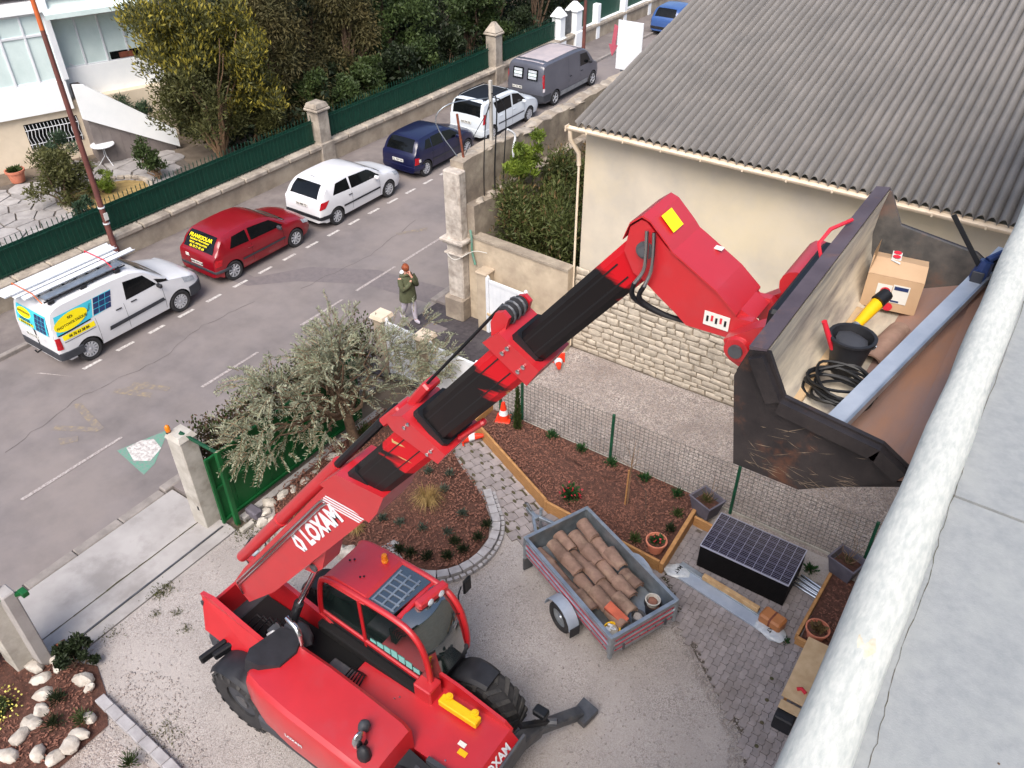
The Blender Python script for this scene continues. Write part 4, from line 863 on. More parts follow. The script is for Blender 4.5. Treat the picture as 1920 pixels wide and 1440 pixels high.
class Car:
    def __init__(s, label, cat, name, y_rear, x_near, spec):
        s.sp = spec; s.L, s.W = spec['L'], spec['W']; s.top = cs(spec['top']); s.belt = cs(spec['belt']); s.tum = spec.get('tum', .33)
        s.r = spec['wr']; s.xr = spec['ro']; s.xf = spec['ro']+spec['wb']; s.zl = spec.get('zl', .2)
        s.o = thing(name, label, cat, (x_near-s.W/2+.04, y_rear, 0), math.pi/2)
        e = spec.get('end', .35); L = s.L; w_ = s.W/2
        s.plan = cs([(0, w_*spec.get('rt', .86)), (.08, w_*(spec.get('rt', .86)+.05)), (e, w_*.985), (L*.4, w_), (L*.72, w_*.99), (L-.45, w_*.94), (L-.15, w_*.84), (L-.04, w_*.7), (L, w_*.6)])
        s.body(spec['paint'])
    def ring(s, x):
        zt = s.top(x); zb = min(s.belt(x), zt-.05); w_ = s.plan(x); zl = s.zl+(.06 if x < .2 or x > s.L-.25 else 0); zm = zl+(zb-zl)*.45
        wt = max(w_*.45, w_-.04-(zt-zb)*s.tum)
        return [(0, zl), (w_*.8, zl), (w_*.95, zl+.03), (w_*1.0, zm), (w_*.992, zm+(zb-zm)*.6), (w_*.965, zb), (wt+.035, zt-.085 if zt-zb > .2 else zb+(zt-zb)*.35), (wt-.03, zt-.028 if zt-zb > .2 else zb+(zt-zb)*.65), (wt*.6, zt-.006), (0, zt+.004)]
    def yside(s, x, z):
        r = s.ring(x)
        for a, b in zip(r[2:], r[3:]):
            if a[1] <= z <= b[1]+1e-6: return a[0]+(b[0]-a[0])*(z-a[1])/max(1e-6, b[1]-a[1])
        return r[3][0]
    def ztop(s, x, y):
        r = s.ring(x)[5:]
        for a, b in zip(r, r[1:]):
            if b[0] <= abs(y) <= a[0]: return a[1]+(b[1]-a[1])*(a[0]-abs(y))/max(1e-6, a[0]-b[0])
        return r[0][1]
    def body(s, paint):
        L = s.L; xs = sorted(set([0, .012, .03, .06, .1, .15, .21, .28, L-.01, L-.03, L-.07, L-.12, L-.18]+[.28+(L-.48)*i/44 for i in range(45)]))
        rings = []
        for x in xs:
            r = s.ring(x); rings.append([(x, -y, z) for y, z in r]+[(x, y, z) for y, z in r[-2:0:-1]])
        me = MB().loft([r[::-1] for r in rings][::-1][::-1]).mesh('body', [paint, 'arch'], None)
        cut = MB(); cut.mi = 0
        for x in (s.xr, s.xf):
            for sd in (-1, 1): cut.lathe([(.001, -.17), (s.r+.045, -.17), (s.r+.045, .3), (.001, .3)], 24, (x, sd*(s.W/2-.06) if sd > 0 else -(s.W/2-.06), s.r), axis='y') if sd < 0 else cut.lathe([(.001, -.3), (s.r+.045, -.3), (s.r+.045, .17), (.001, .17)], 24, (x, s.W/2-.06, s.r), axis='y')
        bo = obj('body', me, s.o, world=False); co = obj('cut', cut.mesh('cut', 'arch'), s.o, world=False)
        md = bo.modifiers.new('b', 'BOOLEAN'); md.object = co; md.operation = 'DIFFERENCE'; md.solver = 'EXACT'; md.material_mode = 'TRANSFER'
        dg = bpy.context.evaluated_depsgraph_get(); m2 = bpy.data.meshes.new_from_object(bo.evaluated_get(dg)); bo.modifiers.clear(); bo.data = m2; bpy.data.objects.remove(co)
        m2.polygons.foreach_set('use_smooth', [True]*len(m2.polygons)); m2.set_sharp_from_angle(angle=R(32)); s.bo = bo
        for sd in (-1, 1):
            for x in (s.xr, s.xf): s.wheel(x, sd)
    def wheel(s, x, sd):
        w_ = obj('wheel', None, s.o); w_.location = (x, sd*(s.W/2-.115), s.r); r = s.r; ri = r*.66
        key = ('tyre', r)
        if key not in s.cache:
            s.cache[key] = MB().lathe([(ri, -.085), (r*.88, -.1), (r*.97, -.085), (r, -.06), (r, .06), (r*.97, .085), (r*.88, .1), (ri, .085)], 24, axis='y', closed=True).mesh('tyre', 'rubber', 40)
            b = MB(); b.lathe([(ri, -.075), (ri*.93, -.065), (ri*.9, -.03)], 24, axis='y', closed=False) if 0 else None
            n = s.sp.get('spokes', 9)
            for i in range(n):
                a_ = 2*math.pi*i/n; b.bar((ri*.16*math.cos(a_), -.06, ri*.16*math.sin(a_)), (ri*.97*math.cos(a_), -.072, ri*.97*math.sin(a_)), ri*.24, .03, .006, up=(0, 1, 0))
            b.lathe([(.001, .095), (ri*.14, .092), (ri*.24, .08), (ri*.24, .03)], 16, axis='y')
            q = MB()
            for i in range(24): pass
            b.lathe([(ri*1.02, .04), (ri*1.02, .082), (ri*.93, .084), (ri*.9, .04)], 24, axis='y', closed=True)
            s.cache['rim', r] = b.mesh('rim', 'alloy', 40); s.cache['disc', r] = MB().lathe([(.001, .03), (ri*.96, .03), (ri*.96, -.03), (.001, -.03)], 20, axis='y').mesh('hub', 'arch', 40)
        for nm in ('tyre', 'rim', 'disc'):
            c = obj({'disc': 'hub'}.get(nm, nm), s.cache[nm, r], w_, world=False)
            if sd > 0: c.rotation_euler = (0, 0, math.pi)
    cache = {}
    def side(s, name, q, m, off=.006, both=True, nx=8, nz=4, parent=None, label=None):
        """panel on the side surface from four (x, z) corners: rear-low, front-low, front-high, rear-high"""
        out = []
        for sd in ((-1, 1) if both else (-1,)):
            rows = []
            for j in range(nz+1):
                row = []
                for i in range(nx+1):
                    u, v = i/nx, j/nz; x = (q[0][0]*(1-u)+q[1][0]*u)*(1-v)+(q[3][0]*(1-u)+q[2][0]*u)*v; z = (q[0][1]*(1-u)+q[1][1]*u)*(1-v)+(q[3][1]*(1-u)+q[2][1]*u)*v
                    row.append((x, sd*(s.yside(x, z)+off), z))
                rows.append(row if sd < 0 else row[::-1])
            o = MB().grid(rows).build(name, m, parent or s.o, smooth=40, world=False); out.append(o)
            if label: o['label'] = label
        return out
    def over(s, name, x0, x1, w0, w1, m, off=.008, n=6, curve=0.):
        """panel on the upper surface (windscreens, roof) between stations x0..x1, half-width fractions w0..w1"""
        rows = []
        for i in range(n+1):
            t = i/n; row = []
            for j in range(11):
                y = (2*j/10-1)*(w0+(w1-w0)*t); x = x0+(x1-x0)*t+curve*(y/s.W*2)**2; row.append((x+(-off*.8 if x < s.L*.35 else off*.3), -y, s.ztop(min(max(x, 0), s.L), y)+off))
            rows.append(row)
        return MB().grid([r[::-1] for r in rows]).build(name, m, s.o, smooth=40, world=False)
    def uband(s, name, z0, z1, xe, m, front=False, off=.02):
        """bumper band wrapped round the rear (or front) end"""
        pts = []; N = 9
        xs = [xe*(1-i/N)**1.6 for i in range(N+1)]
        for x in xs: X = s.L-x if front else x; pts.append((X, s.plan(X)*.99+off))
        e = s.L+off if front else -off; half = pts+[(e, s.plan(s.L if front else 0)*.9), (e, 0)]; line = [(x, -y) for x, y in half]+[(x, y) for x, y in half[-2::-1]]
        zs = [z0, z0+.02, z1-.02, z1]; inn = [.03, 0, 0, .03]; rows = []
        cx = s.L*.5
        for z, k in zip(zs, inn): rows.append([(x+(k if not front else -k)*(1 if abs(x-(s.L if front else 0)) < .12 else 0), y*(1-k/1.), z) for x, y in line])
        rows.append([(cx*.3+x*.7, y*.8, z1-.001) for x, y in line])
        rows = [[(cx*.3+x*.7, y*.8, z0) for x, y in line]]+rows
        return MB().grid(rows if front else [r[::-1] for r in rows]).build(name, m, s.o, smooth=40, world=False)
    def box(s, name, c, d, m, b=.01, parent=None, rot=None):
        q = MB(); q.M = Matrix.Translation(c) @ (rot or Matrix()); q.box((0, 0, 0), d, b); return q.build(name, m, parent or s.o, world=False)
    def mirrors(s, x, z, m): 
        for sd in (-1, 1): s.box('mirror', (x, sd*(s.W/2+.07), z), (.1, .18, .12), m, .03)
    def handles(s, pts, m):
        for x, z in pts:
            for sd in (-1, 1): s.box('door_handle', (x, sd*(s.yside(x, z)+.012), z), (.17, .025, .03), m, .008)
    def seams(s, xs, z0, z1):
        for x in xs: s.side('door_seam', [(x, z0), (x+.008, z0), (x+.008, z1), (x, z1)], 'arch', .003, nx=1, nz=6)
    def plate(s, txt, z, x=-.028, y=0, tilt=0.):
        p = s.box('number_plate', (x, y, z), (.012, .5, .11), 'plate', .003)
        text(txt, .1, frame((x-.008, y, z), (0, -1, 0), (0, 0, 1)), 'ink', p, bold=.002)
HB = dict(zl=.2, wr=.3)
def hatch(label, name, paint, yc_rear_wheel, xn, L, W, wb, ro, top, belt, **k): return Car(label, 'car', name, yc_rear_wheel-ro, xn, dict(HB, L=L, W=W, wb=wb, ro=ro, top=top, belt=belt, paint=paint, **k))
# white hatchback (three door)
c = hatch('white three-door hatchback parked between the red and the dark blue cars', 'parked_car', 'car_white', 17.03, -18.55, 4.03, 1.74, 2.52, .68,
          [(0, .62), (.02, .86), (.1, 1.0), (.3, 1.25), (.52, 1.4), (.95, 1.46), (1.6, 1.475), (2.1, 1.43), (2.42, 1.33), (3.02, 1.0), (3.2, .95), (3.6, .87), (3.88, .74), (4.0, .6), (4.03, .5)], [(0, .86), (.4, 1.0), (1.2, .96), (2.6, .88), (3.2, .82), (4.03, .5)], rt=.88, spokes=9)
c.over('rear_window', .115, .46, .6, .52, 'glass_dark', curve=.02); c.over('windscreen', 3.0, 2.44, .66, .54, 'glass_dark')
c.side('side_window', [(.62, 1.03), (1.38, .99), (1.38, 1.34), (.86, 1.32)], 'glass_dark'); c.side('side_window', [(1.45, .98), (2.82, .94), (2.36, 1.28), (1.47, 1.34)], 'glass_dark')
c.side('tail_light', [(.0, .72), (.2, .74), (.42, .96), (.1, .94)], 'tail_red', .012); c.uband('bumper', .36, .5, .5, 'black_plastic'); c.side('rub_strip', [(1.0, .52), (2.75, .52), (2.75, .58), (1.0, .58)], 'black_plastic', .014)
c.plate('BG 888 TJ', .78, -.015); c.mirrors(2.55, .98, 'car_white'); c.handles([(1.35, .82)], 'black_plastic'); c.seams([1.42, 2.75], .3, .9); c.side('headlight', [(3.55, .68), (3.9, .6), (3.85, .7), (3.5, .82)], 'lamp_glass', .01); c.over('roof_seam', .62, 2.3, .53, .53, 'car_white', .002) if 0 else None
c.box('aerial', (.62, 0, 1.5), (.2, .012, .012), 'black_plastic', .003, rot=Matrix.Rotation(.6, 4, 'Y'))
# red hatchback with yellow rear window lettering
c = hatch('red three-door hatchback with yellow lettering on its rear window', 'parked_car', 'car_red', 12.78, -18.55, 3.83, 1.68, 2.42, .6,
          [(0, .6), (.02, .82), (.1, .93), (.32, 1.22), (.52, 1.36), (.9, 1.41), (1.5, 1.425), (1.95, 1.39), (2.25, 1.29), (2.85, .97), (3.05, .93), (3.45, .85), (3.72, .7), (3.81, .58), (3.83, .48)], [(0, .82), (.4, .94), (1.2, .92), (2.6, .86), (3.2, .78), (3.83, .48)], rt=.88, spokes=8)
rw = c.over('rear_window', .11, .46, .62, .55, 'glass_dark', curve=.02); c.over('windscreen', 2.84, 2.28, .64, .53, 'glass_dark')
c.side('side_window', [(.62, .98), (1.3, .95), (1.3, 1.28), (.82, 1.26)], 'glass_dark'); c.side('side_window', [(1.37, .95), (2.62, .91), (2.2, 1.22), (1.39, 1.29)], 'glass_dark')
c.side('tail_light', [(.02, .62), (.22, .62), (.28, .8), (.06, .82)], 'tail_red', .012); c.uband('bumper', .4, .5, .5, 'bumper_grey'); c.side('rub_strip', [(.95, .5), (2.6, .5), (2.6, .56), (.95, .56)], 'bumper_grey', .014)
c.plate('3496 WG 84', .6, -.012); c.mirrors(2.38, .95, 'bumper_grey'); c.handles([(1.3, .78)], 'car_red'); c.seams([1.34, 2.55], .3, .88); c.side('headlight', [(3.4, .65), (3.72, .55), (3.68, .66), (3.34, .78)], 'lamp_glass', .01)
nrm = frame((.255, .0, 1.115), (0, -1, 0), (.33, 0, .32)); 
for i, (t_, sz, bo_) in enumerate((('FRANKSOLAR', .155, .004), ('Installateur Photovoltaique', .075, .002), ('VENTE - INSTALLATION', .07, .002), ('06 10 71 41 64', .1, .003))):
    text(t_, sz, nrm @ Matrix.Translation((0, .13-.1*i, .052)), 'yellow_bright', c.o, bold=bo_)
c.box('sticker', (-.0, .38, .76), (.012, .14, .1), 'plate', .003); c.box('sticker', (.02, -.45, .7), (.012, .1, .1), 'plate', .045)
# dark blue five door
c = hatch('dark blue five-door hatchback parked behind the dented pilaster wall end', 'parked_car', 'car_blue', 21.65, -18.6, 3.8, 1.66, 2.45, .6,
          [(0, .6), (.02, .84), (.1, .97), (.26, 1.22), (.45, 1.37), (.9, 1.41), (1.5, 1.42), (1.95, 1.39), (2.25, 1.28), (2.85, .98), (3.05, .93), (3.45, .84), (3.7, .7), (3.78, .58), (3.8, .48)], [(0, .84), (.4, .95), (1.2, .93), (2.6, .88), (3.2, .78), (3.8, .48)], rt=.88, spokes=7)
c.o['label'] = 'dark blue five-door hatchback parked between two white cars'
c.over('rear_window', .1, .4, .6, .52, 'glass_dark', curve=.02); c.over('windscreen', 2.84, 2.28, .64, .53, 'glass_dark')
c.side('side_window', [(.58, 1.0), (.98, .98), (.98, 1.28), (.76, 1.27)], 'glass_dark'); c.side('side_window', [(1.03, .97), (1.62, .95), (1.62, 1.3), (1.03, 1.3)], 'glass_dark'); c.side('side_window', [(1.68, .95), (2.62, .92), (2.2, 1.22), (1.69, 1.3)], 'glass_dark')
c.side('tail_light', [(.02, .58), (.2, .58), (.24, .8), (.06, .82)], 'tail_red', .012); c.uband('bumper', .34, .5, .5, 'car_blue'); c.plate('CL 709 NA', .66, -.012); c.mirrors(2.36, .96, 'car_blue'); c.handles([(1.0, .82), (1.66, .8)], 'car_blue'); c.seams([.98, 1.65, 2.5], .3, .9); c.side('rub_strip', [(.95, .5), (2.55, .5), (2.55, .55), (.95, .55)], 'bumper_grey', .014)
c.side('sticker', [(.2, .64), (.3, .64), (.3, .75), (.2, .75)], 'plate', .02, both=False)
# small white people carrier with dark rear
c = Car('white compact people carrier with black roof and tall red tail lights', 'car', 'parked_car', 25.75-.62, -18.6, dict(L=4.2, W=1.7, wb=2.62, ro=.62, wr=.31, zl=.22, paint='car_ice', tum=.16, rt=.92, spokes=9,
    top=[(0, .62), (.015, .95), (.05, 1.1), (.12, 1.4), (.24, 1.56), (.6, 1.61), (1.4, 1.62), (2.1, 1.58), (2.5, 1.45), (3.1, 1.05), (3.3, 1.0), (3.7, .9), (4.05, .75), (4.17, .6), (4.2, .5)], belt=[(0, .95), (1.2, .95), (2.6, .93), (3.3, .88), (4.2, .5)]))
c.over('roof_panel', .2, 2.42, .64, .58, 'ink', .012); c.over('rear_window', .045, .2, .66, .62, 'glass_dark', .014); c.over('windscreen', 3.08, 2.5, .66, .58, 'glass_dark')
c.side('side_window', [(1.02, .98), (1.95, .98), (1.95, 1.45), (.8, 1.45)], 'glass_dark'); c.side('side_window', [(2.05, 1.02), (2.95, 1.0), (2.5, 1.36), (2.05, 1.46)], 'glass_dark')
c.side('tail_light', [(.015, .8), (.2, .82), (.24, 1.14), (.1, 1.18)], 'tail_red', .014); c.uband('bumper', .34, .58, .45, 'car_ice'); c.plate('BX 741 BJ', .8, -.015); c.mirrors(2.7, 1.02, 'car_ice'); c.handles([(1.2, .86), (2.1, .86)], 'car_ice'); c.seams([1.98, 2.85], .32, .95); c.side('rub_strip', [(1.0, .56), (2.8, .56), (2.8, .61), (1.0, .61)], 'bumper_grey', .014)
for sd in (-1, 1): c.o; MB().tube([(.35, sd*.6, 1.6), (.5, sd*.6, 1.66), (2.0, sd*.58, 1.66), (2.2, sd*.57, 1.58)], .018, 6).build('roof_rail', 'black_plastic', c.o, world=False)
# grey panel van
c = Car('dark grey delivery van with posters in its rear windows', 'van', 'parked_van', 30.65-1.0, -18.75, dict(L=5.0, W=1.9, wb=3.2, ro=1.0, wr=.33, zl=.25, paint='car_grey', tum=.1, rt=.93, spokes=5,
    top=[(0, .7), (.012, 1.1), (.03, 1.3), (.1, 1.72), (.2, 1.86), (.6, 1.9), (2.4, 1.9), (3.3, 1.86), (3.7, 1.7), (4.2, 1.25), (4.35, 1.15), (4.7, 1.0), (4.92, .8), (5.0, .55)], belt=[(0, 1.1), (3.2, 1.1), (4.2, 1.02), (4.6, .9), (5.0, .55)]))
for sd in (-1, 1):
    rws = []
    for z in (1.22, 1.4, 1.66): xx = {1.22: .0, 1.4: .03, 1.66: .075}[z]; rws.append([(xx-.02, sd*.1, z), (xx-.02, sd*.62, z)] if sd > 0 else [(xx-.02, -.62, z), (xx-.02, -.1, z)])
    g_ = MB().grid([r[::-1] for r in rws]).build('rear_window', 'glass_dark', c.o, world=False)
    for k_ in range(3):
        z0 = 1.27+.12*k_; q = MB(); y0 = sd*.36; q.add([(-.012+(z0-1.22)*.16-.018, y0+.2, z0), (-.012+(z0-1.22)*.16-.018, y0-.2, z0), (.004+(z0-1.22)*.16-.018, y0-.2, z0+.1), (.004+(z0-1.22)*.16-.018, y0+.2, z0+.1)], [(0, 1, 2, 3)]); q.build('poster', ('film', 'blind', 'film')[k_], g_, world=False)
c.over('windscreen', 4.18, 3.72, .72, .66, 'glass_dark'); c.side('side_window', [(3.05, 1.15), (4.0, 1.12), (3.6, 1.62), (3.05, 1.66)], 'glass_dark'); c.over('roof_panel', .3, 3.4, .7, .66, 'roof_pink', .008)
c.side('tail_light', [(.0, .95), (.1, .95), (.16, 1.5), (.06, 1.5)], 'tail_red', .014); c.side('reversing_light', [(.0, .8), (.1, .8), (.11, .94), (.0, .94)], 'tail_clear', .016); c.uband('bumper', .35, .66, .6, 'bumper_grey'); c.plate('DX 741 MH', .85, -.012, .4); c.mirrors(3.75, 1.2, 'black_plastic'); c.seams([2.05, 3.0], .35, 1.7); c.side('sill', [(1.4, .3), (3.7, .3), (3.7, .5), (1.4, .5)], 'galv', .012); c.handles([(2.2, .95), (3.15, .95)], 'black_plastic')
# white trade van with advertising
c = Car('white trade van carrying advertising graphics and white sheets on its roof rack', 'van', 'parked_van', 8.03-.72, -18.42, dict(L=4.38, W=1.81, wb=2.74, ro=.74, wr=.315, zl=.24, paint='car_white', tum=.17, rt=.9, spokes=13,
    top=[(0, .72), (.012, 1.05), (.03, 1.2), (.1, 1.55), (.2, 1.72), (.5, 1.79), (1.6, 1.8), (2.3, 1.77), (2.65, 1.66), (3.3, 1.18), (3.5, 1.1), (3.95, .98), (4.25, .8), (4.35, .6), (4.38, .48)], belt=[(0, 1.05), (2.6, 1.05), (3.3, 1.0), (3.8, .86), (4.38, .48)]))
c.over('windscreen', 3.27, 2.68, .7, .62, 'glass_dark'); c.side('side_window', [(2.02, 1.1), (2.95, 1.12), (2.66, 1.5), (2.1, 1.56)], 'glass_dark'); c.side('side_window', [(2.99, 1.13), (3.3, 1.06), (3.28, 1.12), (2.92, 1.28)], 'glass_dark', .007)
c.side('advert_panel', [(.1, 1.02), (1.5, 1.13), (1.75, 1.54), (.2, 1.5)], 'cyan', .005); 
def ell(cx, cz, a_, b_, m, off, nm):
    for sd in (-1, 1):
        pts = [(cx+a_*math.cos(2*math.pi*k/28), cz+b_*math.sin(2*math.pi*k/28)+.06*math.cos(2*math.pi*k/28)) for k in range(28)]
        q = MB(); V = [(cx, sd*(c.yside(cx, cz)+off), cz)]+[(x, sd*(c.yside(x, z)+off), z) for x, z in pts]; q.add(V, [((0, 1+k, 1+(k+1) % 28) if sd < 0 else (0, 1+(k+1) % 28, 1+k)) for k in range(28)]); q.build(nm, m, c.o, world=False)
ell(.55, 1.28, .45, .2, 'yellow_bright', .016, 'advert_oval')
for i in range(3):
    for j in range(3): x0, z0 = 1.1+.17*i+.05*j, 1.13+.135*j; c.side('advert_cell', [(x0, z0), (x0+.155, z0), (x0+.195, z0+.12), (x0+.04, z0+.12)], 'navy_cell', .009, nx=1, nz=1)
c.side('advert_edge', [(1.06, 1.1), (1.09, 1.1), (1.25, 1.54), (1.22, 1.54)], 'plate', .01, nx=1)
for sd in (-1, 1):
    F_ = lambda x, z, o_: frame((x, sd*(c.yside(x, z)+o_), z), (-sd if sd > 0 else 1, 0, 0), (0, -sd*-.2 if sd < 0 else -.2, 1))
    ang = Matrix.Rotation(R(4 if sd < 0 else -4), 4, 'Z')
    text('SD', .13, F_(.55, 1.36, .026) @ ang, 'ink', c.o, bold=.004, sx=.9); text('PHOTOVOLTAÏQUE', .125, F_(.55, 1.22, .026) @ ang, 'ink', c.o, bold=.003, sx=.72)
    text('06 76 63 38 86', .115, F_(.62, .93, .022), 'ink', c.o, bold=.005, sx=.78); text('04 910 MERODETECS', .07, F_(1.03, 1.3, .012) @ Matrix.Rotation(R(68), 4, 'Z'), 'ink', c.o, bold=.002, sx=.6)
c.side('number_strip', [(.2, .86), (1.05, .87), (1.05, 1.0), (.2, .99)], 'yellow_bright', .008); c.side('advert_bar', [(.12, 1.005), (1.0, 1.06), (1.0, 1.09), (.12, 1.04)], 'ink', .01)
c.side('advert_line', [(.2, .8), (1.05, .82), (1.05, .835), (.2, .815)], 'ink', .008)
rw_ = [[(-.016, .66, 1.02), (-.016, -.66, 1.02)], [(.015, .66, 1.25), (.015, -.66, 1.25)], [(.085, .62, 1.52), (.085, -.62, 1.52)]]
g_ = MB().grid(rw_).build('rear_window', 'cyan', c.o, world=False)
def rearpt(y, z, o_=.006): x = -.016+(z-1.02)*.135 if z < 1.25 else .015+(z-1.25)*.26; return (x-o_, y, z)
q = MB(); V = [rearpt(.3+.3*math.cos(k*.3142), 1.36+.13*math.sin(k*.3142)) for k in range(20)]; q.add(V, [tuple(range(20))]); q.build('advert_oval', 'yellow_bright', g_, world=False)
for i in range(3):
    for j in range(4): y0, z0 = -.16-.15*i, 1.04+.11*j; q = MB(); q.add([rearpt(y0, z0), rearpt(y0-.13, z0), rearpt(y0-.13, z0+.1), rearpt(y0, z0+.1)], [(0, 1, 2, 3)]); q.build('advert_cell', 'navy_cell', g_, world=False)
q = MB(); q.add([rearpt(.6, 1.05), rearpt(-.05, 1.05), rearpt(-.05, 1.13), rearpt(.6, 1.13)], [(0, 1, 2, 3)]); q.build('number_strip', 'yellow_bright', g_, world=False)
text('06 76 63 38 86', .085, frame(rearpt(.28, 1.09, .012), (0, -1, 0), (.13, 0, 1)), 'ink', c.o, bold=.003, sx=.8); text('SD PHOTOVOLTAIQUE', .08, frame(rearpt(.3, 1.37, .012), (0, -1, 0), (.26, 0, 1)), 'ink', c.o, bold=.002, sx=.65)
for zz_ in (1.17, 1.21): text('Etude Realisation Installation', .05, frame(rearpt(.28, zz_, .012), (0, -1, 0), (.13, 0, 1)), 'ink', c.o, bold=.002, sx=.8)
c.side('tail_light', [(.0, .66), (.13, .66), (.13, .98), (.02, .98)], 'tail_red', .014); c.uband('bumper', .33, .56, .6, 'bumper_grey'); c.uband('front_bumper', .28, .6, .55, 'bumper_grey', True); c.side('rub_strip', [(1.35, .55), (3.05, .6), (3.0, .7), (1.38, .66)], 'bumper_grey', .016)
c.plate('BL 315 YX', .76, -.012, .2); c.mirrors(2.95, 1.1, 'black_plastic'); c.handles([(1.75, .98), (2.2, 1.0)], 'black_plastic'); c.seams([1.1, 1.92, 3.05], .34, 1.05); c.side('headlight', [(3.75, .78), (4.12, .68), (4.08, .82), (3.7, .96)], 'lamp_glass', .012); c.box('rear_seam', (-.008, 0, .85), (.02, .012, .6), 'arch', 0)
MB().tube([(-.02, -.0, .4), (-.14, 0, .38), (-.17, 0, .46)], .022, 8).build('tow_hook', 'ink', c.o, world=False)
text('C', .09, frame((-.024, -.42, .82), (0, -1, 0), (0, 0, 1)), 'galv', c.o)
rk = obj('roof_rack', None, c.o); rk.location = (0, 0, 0)
for sd in (-1, 1):
    MB().bar((.2, sd*.62, 1.86), (2.4, sd*.62, 1.86), .03, .03).build('rack_rail', 'black_plastic', rk, world=False)
    for x in (.35, 1.2, 2.15): MB().box((x, sd*.64, 1.815), (.16, .06, .09), .01).build('rack_foot', 'black_plastic', rk, world=False)
for i in range(7): MB().bar((.3+.32*i, -.62, 1.885), (.3+.32*i, .62, 1.885), .04, .025).build('crossbar', 'black_plastic', rk, world=False)
OX, OY = c.o.location.x, c.o.location.y
MB().bar((OX+.5, OY+.25, 1.915), (OX+.5, OY+2.35, 1.915), .26, .02).build('ladder', 'galv', label='flat grey aluminium ladder along the road side of the van roof rack', cat='ladder')
for i, (dx, w_, y0, y1, z_) in enumerate(((-.42, .34, -.28, 2.75, 1.94), (-.02, .3, -.15, 2.6, 1.96), (.24, .2, -.05, 2.95, 1.94), (-.2, .3, -.3, 2.7, 1.985))):
    q = MB(); q.loft([[(OX+dx-w_/2, OY+y, z_+.05), (OX+dx-w_/2+.03, OY+y, z_), (OX+dx+w_/2-.03, OY+y, z_), (OX+dx+w_/2, OY+y, z_+.05), (OX+dx+w_/2-.01, OY+y, z_+.055), (OX+dx+w_/2-.04, OY+y, z_+.012), (OX+dx-w_/2+.04, OY+y, z_+.012), (OX+dx-w_/2+.01, OY+y, z_+.055)] for y in (y0, y1)])
    q.build('sheet_profile', 'white_paint', label=['widest white metal profile on the wall side of the van rack', 'white metal profile lying in the middle of the van rack', 'narrow white metal profile sticking out furthest over the van bonnet', 'top white metal profile lying across two others on the van rack'][i], cat='metal profile', group='white profiles on the van roof')
MB().tube([(OX-.62, OY+2.1, 1.87), (OX-.55, OY+2.1, 2.05), (OX+.3, OY+2.1, 2.04), (OX+.63, OY+2.1, 1.87)], .014, 6).build('strap', 'red_sign', label='red lashing strap across the profiles at the front of the van rack', cat='strap')
MB().tube([(OX-.62, OY+.15, 1.87), (OX-.55, OY+.15, 2.05), (OX+.3, OY+.15, 2.04), (OX+.63, OY+.15, 1.87)], .014, 6).build('strap', 'orange_pole', label='pale orange lashing strap across the profiles at the rear of the van rack', cat='strap')
# far blue car
c = hatch('small blue car parked far up the street beyond the white signboard', 'parked_car', 'car_sky', 43.6, -18.9, 3.8, 1.66, 2.45, .6,
          [(0, .6), (.02, .84), (.1, .97), (.26, 1.22), (.45, 1.37), (.9, 1.41), (1.5, 1.42), (1.95, 1.39), (2.25, 1.28), (2.85, .98), (3.05, .93), (3.45, .84), (3.7, .7), (3.78, .58), (3.8, .48)], [(0, .84), (.4, .95), (1.2, .93), (2.6, .88), (3.2, .78), (3.8, .48)], rt=.88, spokes=7)
c.over('rear_window', .1, .4, .6, .52, 'glass_dark', curve=.02); c.over('windscreen', 2.84, 2.28, .64, .53, 'glass_dark'); c.side('side_window', [(.6, 1.0), (2.6, .92), (2.2, 1.22), (.8, 1.28)], 'glass_dark'); c.side('tail_light', [(.02, .6), (.2, .6), (.24, .8), (.06, .82)], 'tail_red', .012); c.uband('bumper', .34, .5, .5, 'black_plastic')
